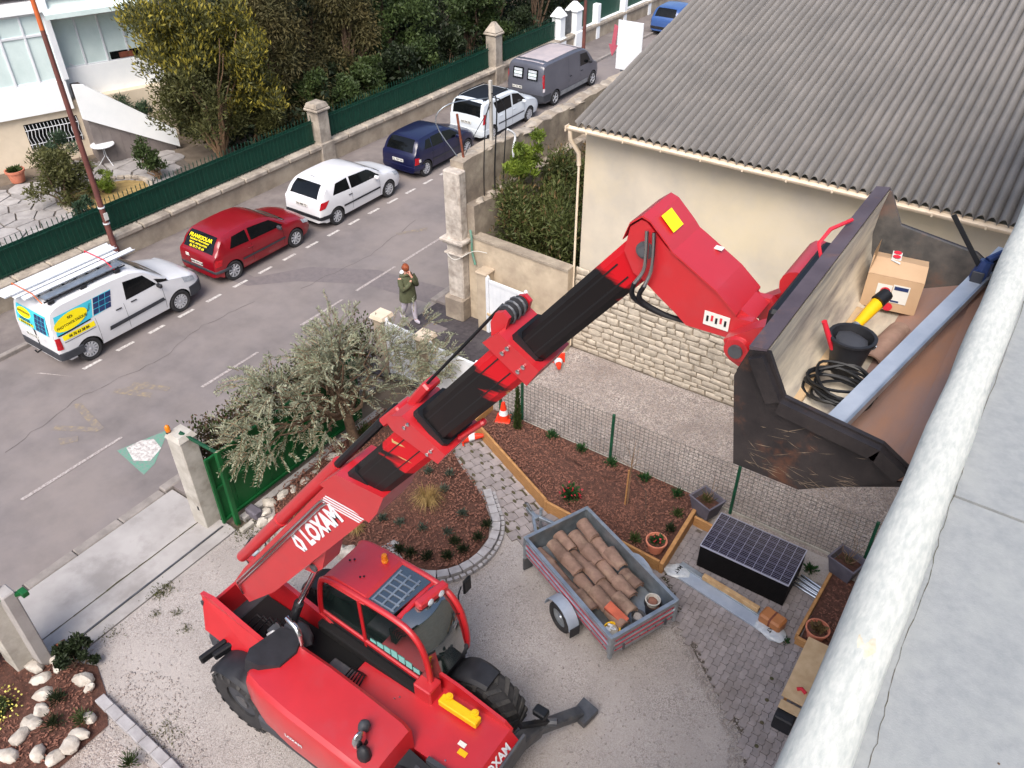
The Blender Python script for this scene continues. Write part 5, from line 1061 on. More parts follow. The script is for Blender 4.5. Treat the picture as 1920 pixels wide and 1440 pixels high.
# ------------------------------------------------------------------ telescopic handler
def grease(name, s0, s1, s2=None, seed=0.):
    """red boom paint, black grease rubbed on below s0 and bare primer streaks; s = distance along the boom"""
    m = mat(name, (186, 8, 24), rough=.5, coat=.12, spec=.3); n = m.node_tree.nodes; l = m.node_tree.links; p = n['Principled BSDF']
    g = n.new('ShaderNodeNewGeometry'); d = n.new('ShaderNodeVectorMath'); d.operation = 'DOT_PRODUCT'; d.inputs[1].default_value = (.624, 0, .781); l.new(g.outputs['Position'], d.inputs[0])
    mp = n.new('ShaderNodeMapping'); mp.inputs['Rotation'].default_value = (0, R(51.4), 0); mp.inputs['Scale'].default_value = (1.2, 5, 9); mp.inputs['Location'].default_value = (seed, seed, 0); l.new(g.outputs['Position'], mp.inputs[0])
    t = n.new('ShaderNodeTexNoise'); t.inputs['Scale'].default_value = 1.0; t.inputs['Detail'].default_value = 5; l.new(mp.outputs[0], t.inputs['Vector'])
    a = n.new('ShaderNodeMath'); a.operation = 'MULTIPLY_ADD'; a.inputs[1].default_value = .9; l.new(t.outputs[0], a.inputs[0]); l.new(d.outputs['Value'], a.inputs[2])
    r = n.new('ShaderNodeMapRange'); r.inputs[1].default_value = s0+.45-.05; r.inputs[2].default_value = s0+.45+.06; l.new(a.outputs[0], r.inputs[0])
    k = n.new('ShaderNodeMix'); k.data_type = 'RGBA'; k.inputs[6].default_value = lin((14, 10, 12))+(1,); k.inputs[7].default_value = lin((186, 8, 24))+(1,); l.new(r.outputs[0], k.inputs[0])
    t2 = n.new('ShaderNodeTexNoise'); t2.inputs['Scale'].default_value = 1.3; t2.inputs['Detail'].default_value = 2; mp2 = n.new('ShaderNodeMapping'); mp2.inputs['Rotation'].default_value = (0, R(51.4), 0); mp2.inputs['Scale'].default_value = (.8, 5, 10); mp2.inputs['Location'].default_value = (seed*3+1, 7, 2); l.new(g.outputs['Position'], mp2.inputs[0]); l.new(mp2.outputs[0], t2.inputs['Vector'])
    r2 = n.new('ShaderNodeMapRange'); r2.inputs[1].default_value = .68; r2.inputs[2].default_value = .71; l.new(t2.outputs[0], r2.inputs[0])
    k2 = n.new('ShaderNodeMix'); k2.data_type = 'RGBA'; k2.inputs[7].default_value = lin((186, 160, 104))+(1,); l.new(k.outputs[2], k2.inputs[6]); l.new(r2.outputs[0], k2.inputs[0]); l.new(k2.outputs[2], p.inputs['Base Color'])
grease('grease_a', 2.4, 2.8, seed=1.); grease('grease_b', 4.28, 4.6, seed=4.); grease('grease_c', 5.92, 6.2, seed=8.)
mat('cab_glass', (20, 30, 30), (32, 44, 42), 2, .03, spec=1., coat=1.); MATS['cab_glass'].node_tree.nodes['Principled BSDF'].inputs['IOR'].default_value = 2.1; mat('bucket_wear', (210, 200, 180), (138, 131, 125), 6, .7, metal=.1, bump=.4, bscale=30, dirt=(210, 200, 176), dscale=3.4, damt=.4, stretch=(1, .3, 1.8), bdist=.008, detail=12, contrast=(.36, .66))
mat('bucket_rust', (164, 122, 98), (140, 112, 100), 2.6, .75, bump=.3, bscale=40, dirt=(140, 120, 116), dscale=2.2, damt=.5, stretch=(1.5, .5, 1), bdist=.006, detail=8)
mat('bucket_black', (30, 27, 29), (50, 45, 45), 5, .5, bump=.25, bscale=40, dirt=(116, 72, 48), dscale=4.5, damt=.12, bdist=.006, detail=8)
mat('bucket_far', (64, 64, 64), (98, 94, 90), 6, .6, bump=.4, bscale=25, dirt=(112, 70, 52), dscale=3, damt=.3, bdist=.01, detail=9); mat('bucket_purple', (86, 76, 82), (70, 60, 66), 4, .55, dirt=(120, 84, 66), dscale=7, damt=.15)
tel = thing('telescopic_handler', 'large red telescopic handler with its boom raised and a loading bucket', 'telehandler', (-6, 4.65, 0))
def T(mb, name, m, parent=None, **k): return mb.build(name, m, parent or tel, **k)
# wheels
def tractor_tyre(r, w_):
    b = MB(); b.lathe([(r*.5, -w_*.42), (r*.74, -w_*.5), (r*.9, -w_*.48), (r*.955, -w_*.36), (r*.96, 0), (r*.955, w_*.36), (r*.9, w_*.48), (r*.74, w_*.5), (r*.5, w_*.42)], 32, axis='y', closed=True); b.mi = 1
    for i in range(18):
        for sd in (-1, 1):
            a0 = 2*math.pi*(i+(.5 if sd > 0 else 0))/18
            V = []
            for (u, v, rr_) in ((0, .03, .0), (.10, .03, .0), (.30, 1, .0), (.18, 1, .0), (.17, 1.12, -1)):
                pass
            def pt(da, y, q): a_ = a0+da; return (q*math.cos(a_), sd*y, q*math.sin(a_))
            q0, q1 = r*.94, r*1.0; quad = [(0, .01), (.11, .01), (.34, w_*.46), (.2, w_*.48)]
            V = [pt(a_, y, q0) for a_, y in quad]+[pt(a_*.98+.003, y, q1) for a_, y in quad]+[pt(.2, w_*.53, r*.84), pt(.32, w_*.53, r*.84)]
            F = [(4, 5, 6, 7), (0, 1, 5, 4), (1, 2, 6, 5), (3, 0, 4, 7), (2, 3, 7, 6), (7, 6, 9, 8), (3, 7, 8), (6, 2, 9)]
            b.add(V, F if sd < 0 else [f[::-1] for f in F])
    return b.mesh('tyre', ['rubber', 'rubber_tread'], 30)
tym = tractor_tyre(.62, .46)
rmm = MB().lathe([(.31, .16), (.3, .05), (.26, .02), (.2, .06), (.12, .06), (.11, .12), (.001, .12)], 24, axis='y').mesh('rim', 'bumper_grey', 40)
for x, y in ((-7.5, 3.68), (-7.5, 5.62), (-4.38, 3.68), (-4.38, 5.64)):
    w_ = obj('wheel', None, tel); w_.location = (x+6, y-4.65, .62); o = obj('tyre', tym, w_, world=False); o2 = obj('rim', rmm, w_, world=False)
    if y > 4.6: o2.rotation_euler = (0, 0, math.pi)
    rg = []
    for k in range(11):
        a_ = R(45)+R(110)*k/10 if x < -6 else R(78)+R(92)*k/10; q0, q1 = .66, .7; h_ = .24*(.82+.18*math.sin(math.pi*k/10)); sh = .02
        rg.append([(x+q0*math.cos(a_), y-h_, .6+q0*math.sin(a_)), (x+q0*math.cos(a_), y+h_, .6+q0*math.sin(a_)), (x+q1*math.cos(a_)*.99, y+h_+.0, .6+q1*math.sin(a_)-.03), (x+q1*math.cos(a_), y+h_*.75, .6+q1*math.sin(a_)+.02), (x+q1*math.cos(a_), y-h_*.75, .6+q1*math.sin(a_)+.02), (x+q1*math.cos(a_)*.99, y-h_, .6+q1*math.sin(a_)-.03)])
    T(MB().loft(rg[::-1]), 'mudguard', 'black_plastic', smooth=40)
for x in (-7.5, -4.45): T(MB().tube([(x, 3.5, .6), (x, 5.8, .6)], .13, 10), 'axle', 'steel_grey', smooth=40)
# chassis: floor, rear side frames, front deck
T(MB().box((-6.0, 4.65, .75), (4.9, .75, .35), .02), 'chassis', 'bumper_grey')
side_poly = [(-8.78, 1.72), (-8.62, 1.2), (-8.2, .85), (-6.7, .85), (-6.7, 1.25), (-7.0, 1.42), (-7.9, 1.62), (-8.5, 1.78)]
T(MB().prism(side_poly, 4.06, 4.13, 'xz'), 'side_frame', 'red'); T(MB().prism(side_poly, 4.97, 5.04, 'xz'), 'side_frame', 'red')
# sloping outer flank panel of the right frame
T(MB().loft([[(-8.74, 4.06, 1.7), (-8.6, 3.86, 1.16), (-8.56, 3.9, 1.14), (-8.7, 4.1, 1.68)], [(-6.95, 4.06, 1.46), (-6.95, 3.86, 1.02), (-6.95, 3.92, 1.0), (-6.95, 4.1, 1.44)]]), 'flank_panel', 'red')
T(MB().box((-8.66, 4.55, 1.25), (.06, .9, .55), .02), 'rear_plate', 'red'); T(MB().box((-8.55, 4.55, .8), (.3, 1.3, .35), .06), 'counterweight', 'bumper_grey')
T(MB().box((-7.3, 4.55, .98), (2.2, .8, .06)), 'pit_floor', 'arch')
deck = [(-6.1, 1.16), (-3.62, 1.2), (-3.42, 1.02), (-3.42, .8), (-6.1, .8)]
T(MB().prism(deck, 4.2, 5.18, 'xz'), 'front_deck', 'red')
T(MB().prism([(-4.95, 1.15), (-4.95, 1.48), (-4.55, 1.45), (-3.72, 1.28), (-3.6, 1.18), (-3.6, 1.1)], 5.18, 5.23, 'xz'), 'deck_flange', 'red'); T(MB().prism([(-4.3, 1.1), (-4.3, 1.28), (-3.7, 1.3), (-3.5, 1.1)], 4.13, 4.2, 'xz'), 'deck_flange', 'bumper_grey')
T(MB().box((-3.4, 4.7, 1.05), (.05, 1.05, .4), .01), 'nose_plate', 'steel_grey')
T(MB().box((-4.95, 4.98, 1.3), (.32, .28, .34), .02), 'pedestal', 'red')
text('LOXAM', .17, frame((-3.52, 4.42, 1.125), (0, 1, 0), (-.7, 0, .75)), 'white_paint', tel, bold=.006, local=False, align='LEFT')
T(MB().box((-4.35, 4.96, 1.3), (.68, .15, .12), .015), 'safety_prop', 'yellow')
for x in (-4.58, -4.12): T(MB().lathe([(.001, .075), (.03, .075), (.03, .055), (.06, .055), (.06, 0)], 10, (x, 5.02, 1.33)), 'prop_bolt', 'yellow', smooth=40)
for (x, y, a_, b_, m_) in ((-4.05, 4.62, .12, .07, 'plate'), (-3.97, 4.52, .14, .08, 'yellow')): T(MB().box((x, y, 1.205), (a_, b_, .006)), 'warning_label', m_)
for x, y in ((-5.3, 4.62), (-5.25, 4.68), (-5.0, 4.35), (-4.1, 4.3)): T(MB().lathe([(.012, 0), (.012, .01), (.001, .01)], 8, (x, y, 1.2)), 'bolt', 'chrome')
# engine hood
def hoodring(x, y0, y1, zt, zb=.72, r_=.16):
    return [(x, y1, zb), (x, y0+.02, zb), (x, y0, zb+.2), (x, y0+.012, zt-.15), (x, y0+.04, zt-.07), (x, y0+.1, zt-.015), (x, (y0+y1)/2, zt), (x, y1-.06, zt-.005), (x, y1, zt-.06)]
hd = T(MB().loft([hoodring(-7.34, 3.72, 4.2, 1.3, .95), hoodring(-7.3, 3.6, 4.28, 1.46, .9), hoodring(-7.15, 3.48, 4.32, 1.58, .85), hoodring(-6.8, 3.4, 4.34, 1.66, .74), hoodring(-6.2, 3.36, 4.34, 1.66), hoodring(-5.4, 3.36, 4.32, 1.62), hoodring(-4.8, 3.36, 4.3, 1.57, .72), hoodring(-4.66, 3.4, 4.28, 1.52, .74), hoodring(-4.58, 3.5, 4.22, 1.3, .78)]), 'engine_hood', 'red', smooth=28)
text('LOXAM', .1, frame((-6.1, 3.352, 1.1), (1, 0, 0), (0, 0, 1)), 'white_paint', hd, bold=.004, local=False); T(MB().box((-5.9, 3.75, .68), (2.2, .7, .3), .04), 'sill_tank', 'bumper_grey')
q = MB().prism([(-7.42, 3.8), (-7.32, 3.62), (-7.05, 3.66), (-6.75, 3.85), (-6.72, 4.2), (-6.9, 4.5), (-7.3, 4.4)], 1.45, 1.7, 'xy', .12); T(q, 'intake_cowl', 'black_plastic', smooth=30)
T(MB().tube([(-6.82, 4.32, 1.4), (-6.82, 4.34, 1.85), (-6.9, 4.36, 1.96), (-7.12, 4.4, 1.98)], .045, 10), 'exhaust', 'chrome', smooth=50)
T(MB().box((-6.3, 4.52, 1.05), (.5, .3, .2), .02), 'hydraulic_block', 'steel_grey'); T(MB().box((-4.35, 3.9, 1.12), (.35, .3, .22), .03), 'battery_box', 'bumper_grey'); T(MB().prism([(-4.6, 1.3), (-4.05, 1.12), (-4.0, .8), (-4.6, .8)], 3.6, 4.12, 'xz'), 'front_cowl', 'black_plastic')
b = MB()
for i in range(6): b.tube([(-6.2+.06*i, 4.45, 1.12), (-6.1+.05*i, 4.6, 1.32), (-5.95, 4.72, 1.1)], .014, 6)
T(b, 'hoses', 'ink', kind='stuff'); b = MB()
for i in range(7): b.tube([(-8.2+.12*i, 4.2+.07*i, 1.05), (-8.0+.12*i, 4.45+.03*i, 1.35+.02*i), (-7.7+.1*i, 4.5, 1.1)], .016, 6)
T(b, 'hoses', 'ink', kind='stuff')
T(MB().tube([(-7.6, 4.3, 1.3), (-7.5, 4.34, 1.42), (-7.42, 4.28, 1.32)], .03, 6), 'valve', 'white_paint'); T(MB().box((-7.55, 4.45, 1.2), (.3, .2, .2), .02), 'valve_block', 'steel_grey')
# mirror on the hood, rear light arms
T(MB().bar((-5.0, 3.75, 1.5), (-5.0, 3.72, 1.7), .05, .05), 'mirror_stalk', 'black_plastic'); T(MB().blob((-5.02, 3.66, 1.76), (.06, .12, .17), 2, .06), 'mirror', 'chrome', smooth=60); T(MB().blob((-5.12, 3.86, 1.72), (.08, .1, .1), 3, .06), 'mirror_back', 'bumper_grey', smooth=60); T(MB().blob((-4.9, 3.6, 1.6), (.1, .1, .18), 4, .06), 'mirror_arm', 'black_plastic', smooth=60)
T(MB().bar((-8.0, 4.08, 1.15), (-8.12, 3.62, 1.12), .1, .14, .02), 'rear_light_arm', 'ink'); T(MB().bar((-8.14, 3.9, 1.16), (-8.22, 3.45, 1.14), .08, .16, .02), 'rear_light', 'ink'); T(MB().blob((-8.2, 4.05, .95), (.22, .22, .28), 7, .06), 'tank', 'bumper_grey', smooth=50)
T(MB().tube([(-8.65, 4.95, 1.6), (-8.9, 5.0, 1.72), (-8.98, 5.3, 1.76), (-8.8, 5.42, 1.76), (-8.62, 5.3, 1.7)], .014, 6), 'lamp_guard', 'ink'); T(MB().box((-8.72, 5.1, 1.66), (.1, .2, .14), .02), 'rear_lamp', 'lamp_glass'); T(MB().box((-8.71, 4.03, 1.58), (.05, .06, .1), .01), 'marker_lamp', 'bumper_grey')
# cab
CY0, CY1 = 5.03, 5.93
rail = [(-7.1, 1.2), (-7.12, 1.6), (-7.02, 2.2), (-6.9, 2.36), (-6.6, 2.43), (-6.0, 2.44), (-5.55, 2.43), (-5.25, 2.36), (-5.06, 2.15), (-4.97, 1.85), (-4.93, 1.5), (-4.95, 1.22)]
cab = obj('cab', None, tel); cab.location = (0, 0, 0)
def smoothline(pts, n=4):
    P = [Vector(p) for p in pts]; out = []
    for i in range(len(P)-1):
        p0, p1, p2, p3 = P[max(0, i-1)], P[i], P[i+1], P[min(len(P)-1, i+2)]
        for k in range(n): t_ = k/n; out.append(.5*((2*p1)+(-p0+p2)*t_+(2*p0-5*p1+4*p2-p3)*t_*t_+(-p0+3*p1-3*p2+p3)*t_**3))
    return out+[P[-1]]
for y in (CY0, CY1):
    T(MB().tube(smoothline([(x, y+(.02 if y < 5.5 else -.02)*max(0, (z-1.4)), z) for x, z in rail]), .05, 8), 'side_pillar', 'red', cab, smooth=60)
    T(MB().bar((-6.2, y, 1.2), (-6.2, y, 2.42), .05, .06, .01), 'mid_pillar', 'red', cab); T(MB().bar((-7.08, y, 1.5), (-4.95, y, 1.3), .06, .1, .02), 'waist_rail', 'red', cab)
    pane = [(-7.06, 1.5), (-7.05, 1.7), (-6.96, 2.2), (-6.86, 2.32), (-6.6, 2.38), (-6.24, 2.4), (-6.24, 1.45)]; pane2 = [(-6.16, 1.43), (-6.16, 2.4), (-5.58, 2.39), (-5.28, 2.32), (-5.1, 2.13), (-5.01, 1.85), (-4.97, 1.5), (-4.97, 1.36)]
    for pn in (pane, pane2): T(MB().prism(pn, y-.006, y+.006, 'xz'), 'side_window', 'cab_glass', cab)
    T(MB().prism([(-7.1, 1.0), (-7.1, 1.48), (-4.97, 1.28), (-4.97, 1.0)], y-.02, y+.02, 'xz'), 'lower_panel', 'black_plastic', cab)
mat('sticker_cyan', (124, 190, 184), rough=.4)
for i in range(7): x0 = -6.08+.14*i; hh_ = (.06, .1, .13, .16, .15, .14, .1)[i]; T(MB().box((x0+.06, CY0-.012, 1.52-.012*i+hh_/2), (.12, .004, hh_)), 'window_sticker', 'sticker_cyan', cab)
T(MB().bar((-7.1, CY0-.09, 1.28), (-4.98, CY0-.09, 1.12), .16, .2, .03), 'boom_rest', 'arch', cab)
rows = []
for x, z in ((-5.52, 2.42), (-5.4, 2.395), (-5.28, 2.345), (-5.17, 2.26), (-5.08, 2.13), (-5.01, 1.95), (-4.96, 1.7), (-4.93, 1.38)):
    rows.append([(x+.1*(1-(2*j/8-1)**2)-.0, CY0+.04+(CY1-CY0-.08)*j/8, z+.01*(1-(2*j/8-1)**2)) for j in range(9)])
T(MB().grid([r[::-1] for r in rows][::-1]), 'windscreen', 'cab_glass', cab, smooth=60)
T(MB().loft([[(x, y, z) for x, y, z in ((-6.98, CY0+.02, 2.3), (-6.98, CY1-.02, 2.3), (-6.92, CY1-.02, 2.42), (-6.92, CY0+.02, 2.42))], [(-6.75, CY0-.02, 2.36), (-6.75, CY1+.02, 2.36), (-6.75, CY1-.04, 2.5), (-6.75, CY0+.06, 2.5)], [(-6.12, CY0-.02, 2.38), (-6.12, CY1+.02, 2.38), (-6.12, CY1-.06, 2.5), (-6.12, CY0+.06, 2.5)], [(-6.06, CY0, 2.36), (-6.06, CY1, 2.36), (-6.06, CY1-.04, 2.46), (-6.06, CY0+.04, 2.46)]][::-1]), 'roof', 'red', cab, smooth=30)
T(MB().prism([(-6.07, CY0+.03), (-5.58, CY0+.06), (-5.5, CY1-.08), (-6.07, CY1-.05)], 2.41, 2.455), 'roof_window', 'cab_glass', cab)
b = MB()
for i in range(6): y = CY0+.1+i*.115; b.bar((-6.02, y, 2.462), (-5.6, y, 2.462), .022, .012)
for x in (-6.0, -5.82, -5.64): b.bar((x, CY0+.08, 2.464), (x, CY1-.16, 2.464), .03, .012)
T(b, 'roof_guard', 'galv', cab); T(MB().bar((-5.5, CY0, 2.4), (-5.5, CY1, 2.4), .09, .07, .02), 'front_header', 'red', cab)
lh = T(MB().bar((-5.38, 5.38, 2.47), (-5.28, 5.94, 2.47), .15, .14, .03), 'light_housing', 'red', cab)
for y in (5.55, 5.76): T(MB().lathe([(.055, 0), (.06, .02), (.03, .04), (.001, .045)], 14, (-5.27-.0+(y-5.55)*.15, y, 2.47), axis='x'), 'work_light', 'lamp_glass', cab, smooth=50)
T(MB().lathe([(.055, 0), (.055, .03), (.045, .035), (.05, .1), (.04, .14), (.001, .15)], 14, (-6.3, 5.74, 2.5)), 'beacon', 'amber', cab, smooth=50)
for x, y in ((-6.75, 5.45), (-6.7, 5.5), (-6.4, 5.3), (-6.36, 5.34)): T(MB().lathe([(.016, 0), (.016, .015), (.001, .018)], 8, (x, y, 2.5)), 'roof_bolt', 'ink', cab)
T(MB().tube([(-5.0, 5.86, 2.05), (-5.2, 6.1, 2.1), (-5.25, 6.24, 2.12)], .012, 6), 'mirror_arm', 'ink', cab); T(MB().box((-5.2, 6.32, 2.12), (.05, .19, .3), .03), 'mirror', 'ink', cab)
T(MB().box((-4.98, 5.48, 1.3), (.2, .86, .14), .03), 'cowl', 'bumper_grey', cab); T(MB().box((-5.9, 5.48, 1.05), (1.9, .86, .2), .03), 'cab_floor', 'black_plastic', cab)
b = MB(); b.tube([(-4.88, 5.3, 1.38), (-4.9, 5.5, 1.7), (-5.05, 5.62, 2.0)], .012, 6); b.tube([(-4.88, 5.4, 1.38), (-4.9, 5.6, 1.68), (-5.05, 5.7, 1.95)], .01, 6); T(b, 'wiper', 'ink', cab)
T(MB().box((-6.2, 5.48, 1.35), (.45, .5, .14), .05), 'seat', 'seat_cloth', cab); T(MB().box((-6.42, 5.48, 1.7), (.14, .48, .6), .05), 'backrest', 'seat_cloth', cab); T(MB().tube([(-5.5+.17*math.cos(k*.524), 5.48+.17*math.sin(k*.524), 1.72+.05*math.cos(k*.524)) for k in range(12)], .014, 6, closed=True), 'steering_wheel', 'ink', cab)
# boom: sections along the axis, cut in the plane of the boom
AX, NX = Vector((.624, 0, .781)), Vector((-.781, 0, .624)); BY = 4.55
def bp(s, n, y=0): return AX*s+NX*n+Vector((0, BY+y, 0))
def section(name, s0, s1, n0, n1, hw, m, ch=.06, parent=None, smooth=None):
    def ring(s): return [bp(s, n0+ch, -hw), bp(s, n0, -hw+ch), bp(s, n0, hw-ch), bp(s, n0+ch, hw), bp(s, n1-ch, hw), bp(s, n1, hw-ch), bp(s, n1, -hw+ch), bp(s, n1-ch, -hw)]
    return T(MB().loft([ring(s0), ring(s1)][::-1]), name, m, parent)
boom = obj('boom', None, tel); boom.location = (0, 0, 0)
bb = MB(); out_ = [(-3.35, 7.34), (-2.3, 7.24), (.9, 7.28), (1.65, 7.3), (1.62, 7.5), (1.42, 7.84), (.9, 7.86), (-2.6, 7.78), (-3.3, 7.72)]
bb.loft([[tuple(bp(s, n, y)) for s, n in out_] for y in (-.26, .26)]); T(bb, 'base_section', 'red', boom)
T(MB().loft([[tuple(bp(s, n, y)) for s, n in ((1.3, 7.24), (1.58, 7.27), (1.9, 7.36), (1.44, 7.88), (1.0, 7.92))] for y in (-.29, .29)]), 'collar', 'red', boom)
section('boom_section', 1.3, 3.1, 7.36, 7.8, .225, 'grease_a', parent=boom); section('boom_section', 3.0, 4.8, 7.41, 7.78, .195, 'grease_b', .05, parent=boom); section('boom_section', 4.7, 6.3, 7.44, 7.72, .165, 'grease_c', .045, parent=boom)
section('wear_ring', 1.5, 1.64, 7.32, 7.84, .25, 'ink', .04, boom) if 0 else None
for s0, n0, n1, hw, POLY in ((2.84, 7.3, 7.92, .27, [(3.06, 7.3), (3.25, 7.32), (3.12, 7.86), (2.98, 7.93), (2.86, 7.93), (2.84, 7.82)]), (4.6, 7.37, 7.85, .225, [(4.68, 7.37), (4.9, 7.4), (4.83, 7.83), (4.61, 7.86)])):
    T(MB().loft([[tuple(bp(s, n, y)) for s, n in POLY] for y in (-hw, hw)]), 'collar', 'red', boom); section('wear_ring', POLY[1][0]-.06, POLY[1][0]+.03, n0+.08, n1-.1, hw-.055, 'ink', .03, boom)
    for n in (n0+.13, n1-.16): 
        for ds in (.2, .28) if s0 < 4 else (.12, .2):
            c_ = bp(s0+ds, n+.02*ds, -hw-.004); T(MB().lathe([(.02, 0), (.02, .012), (.001, .014)], 8, tuple(c_), axis='y'), 'bolt', 'chrome', boom)
section('wear_ring', 1.5, 1.72, 7.35, 7.81, .235, 'ink', .04, boom)
for s0, s1, nn, hw in ((1.75, 2.95, 7.5, .226), (1.75, 2.95, 7.68, .226), (3.3, 4.6, 7.53, .196), (3.3, 4.6, 7.68, .196), (4.92, 6.1, 7.53, .166), (4.92, 6.1, 7.64, .166)): T(MB().bar(bp(s0, nn, -hw), bp(s1, nn, -hw), .006, .012), 'wear_strip', 'ink', boom)
# extension cylinder, pipes and chains on the boom's back
T(MB().tube([bp(-3.1, 7.94, .02), bp(1.1, 7.96, .02)], .085, 12), 'extension_cylinder', 'red', boom, smooth=50); T(MB().tube([bp(-1.2, 7.945, .02), bp(-1.1, 7.945, .02)], .1, 12), 'cylinder_clamp', 'red', boom, smooth=50)
for k_ in (0, .05): T(MB().tube([bp(-3.25, 7.5, -.28), bp(-3.1, 7.7-k_, -.29), bp(.7, 7.77-k_, -.29), bp(.78, 7.76-k_, -.265)], .016, 6), 'hydraulic_pipe', 'chrome', boom, smooth=60)
T(MB().tube([bp(1.1, 7.96, 0), bp(2.75, 7.97, 0)], .05, 8), 'chain_rod', 'ink', boom); T(MB().tube([bp(3.15, 7.93, .0), bp(4.84, 7.98, .0)], .016, 6), 'chain_rod', 'ink', boom); T(MB().bar(bp(3.0, 7.9, .05), bp(3.4, 7.92, .05), .2, .1, .02), 'chain_block', 'red', boom); T(MB().bar(bp(2.5, 7.95, .0), bp(2.9, 7.93, .0), .22, .1, .02), 'chain_block', 'red', boom)
T(MB().tube([bp(4.86, 7.9, -.1), bp(4.86, 7.9, .14)], .075, 14), 'chain_sheave', 'rubber', boom, smooth=40); T(MB().loft([[tuple(bp(s, n, y)) for s, n in ((4.62, 7.82), (4.8, 7.8), (4.94, 7.86), (4.94, 7.93), (4.87, 7.965), (4.76, 7.94))] for y in (-.15, -.11)]), 'sheave_cheek', 'red', boom); T(MB().loft([[tuple(bp(s, n, y)) for s, n in ((4.62, 7.82), (4.8, 7.8), (4.94, 7.86), (4.94, 7.93), (4.87, 7.965), (4.76, 7.94))] for y in (.15, .19)]), 'sheave_cheek', 'red', boom)
for k_ in (-1, 0, 1): T(MB().tube([bp(4.86+.078*math.cos(a_*.5236), 7.9+.078*math.sin(a_*.5236), .02+.07*k_) for a_ in range(12)], .012, 5, closed=True), 'chain', 'steel_grey', boom)
T(MB().bar(bp(3.3, 7.36, -.05), bp(3.75, 7.34, -.05), .08, .06, .02), 'hose_guide', 'red', boom)
# lettering and stripes on the boom flank
text('LOXAM', .33, frame(bp(.27, 7.54, -.264), AX, NX), 'white_paint', boom, bold=.018, sx=.98, local=False, align='CENTER')
def para(pts, m, nm, y=-.262): T(MB().add([tuple(bp(s, n, y)) for s, n in pts], [tuple(range(len(pts)))]), nm, m, boom)
for k_ in range(4): s_ = .68+.058*k_; para([(s_, 7.78), (s_+.034, 7.78), (s_+.42, 7.3), (s_+.386, 7.3)], 'white_paint', 'stripe')
def em(s_, n_): return (-.53+(s_+.755)*.72, 7.55+(n_-7.46)*.8)
for sgn in (1, -1): para([em(*q) for q in ([(-.78, 7.46+sgn*.16), (-.66, 7.46+sgn*.16), (-.58, 7.46), (-.7, 7.46)] if sgn > 0 else [(-.78, 7.3), (-.7, 7.46), (-.58, 7.46), (-.66, 7.3)])], 'white_paint', 'emblem')
for sgn in (1, -1): para([em(*q) for q in [(-.93, 7.46), (-.82, 7.46+sgn*.16), (-.72, 7.46+sgn*.16), (-.83, 7.46)][::sgn]], 'white_paint', 'emblem')
# lift cylinder and bracket
T(MB().tube([(-7.5, BY, 1.05), (-6.95, BY, 2.3)], .075, 12), 'lift_cylinder', 'ink', smooth=50); T(MB().tube([(-7.0, BY, 2.2), tuple(bp(-.9, 7.2))], .045, 10), 'lift_rod', 'chrome', smooth=50)
T(MB().loft([[tuple(bp(s, n, y)) for s, n in ((-1.2, 7.24), (-1.05, 7.12), (-.75, 7.1), (-.3, 7.26))] for y in (-.16, .16)]), 'lift_bracket', 'red', boom); T(MB().tube([bp(-.9, 7.18, -.19), bp(-.9, 7.18, .19)], .06, 12), 'pin', 'steel_grey', boom)
T(MB().blob((-7.1, 4.5, 1.5), (.3, .2, .18), 9, .1), 'pump_cover', 'bumper_grey', smooth=40)
# boom head
HEAD = [(-2.11, 9.66), (-2.08, 9.84), (-2.01, 9.905), (-1.97, 9.9), (-1.82, 9.77), (-1.73, 9.71), (-1.45, 9.56), (-1.35, 9.48), (-1.29, 9.43), (-1.2, 9.44), (-1.13, 9.4), (-1.14, 9.28), (-1.32, 9.27), (-1.62, 9.26), (-1.70, 9.32), (-1.84, 9.41), (-1.94, 9.48), (-2.03, 9.52)]
T(MB().prism(HEAD, 4.36, 4.42, 'xz'), 'head_plate', 'red', boom); T(MB().prism(HEAD, 4.68, 4.74, 'xz'), 'head_plate', 'red', boom)
tp_ = [(-2.12, 9.74), (-2.08, 9.86), (-2.0, 9.93), (-1.94, 9.91), (-1.81, 9.79), (-1.77, 9.745), (-1.72, 9.72), (-1.45, 9.57), (-1.3, 9.45)]
for (a_, b_), (c_, d_) in zip(tp_, tp_[1:]): T(MB().add([(a_, 4.345, b_), (c_, 4.345, d_), (c_, 4.755, d_), (a_, 4.755, b_), (a_, 4.345, b_+.014), (c_, 4.345, d_+.014), (c_, 4.755, d_+.014), (a_, 4.755, b_+.014)], [(3, 2, 1, 0), (4, 5, 6, 7), (0, 1, 5, 4), (2, 3, 7, 6), (1, 2, 6, 5), (3, 0, 4, 7)]), 'head_cover', 'red', boom)
T(MB().prism([(-1.95, 9.55), (-1.7, 9.36), (-1.3, 9.3), (-1.2, 9.42), (-1.5, 9.55)], 4.42, 4.68, 'xz'), 'head_core', 'red', boom)
T(MB().lathe([(.001, .05), (.03, .05), (.034, .02), (.06, .02), (.06, 0)], 14, (-1.96, 4.36, 9.71), axis='y'), 'pin', 'steel_grey', boom, smooth=40)
T(MB().box((-1.88, 4.52, 9.865), (.13, .14, .004)), 'warning_label', 'yellow_bright', boom).data.transform(Matrix.Translation((-1.88, 4.52, 9.865)) @ Matrix.Rotation(R(43), 4, 'Y') @ Matrix.Translation((1.88, -4.52, -9.848)))
T(MB().box((-1.42, 4.353, 9.37), (.17, .004, .1)), 'safety_label', 'plate', boom)
for i in range(5): T(MB().box((-1.48+.03*i, 4.349, 9.37+.01*(i % 2)), (.014, .004, .04)), 'label_mark', ('ink', 'red_sign')[i % 2], boom)
T(MB().box((-1.62, 4.7, 9.68), (.1, .05, .004)), 'label', 'plate', boom)
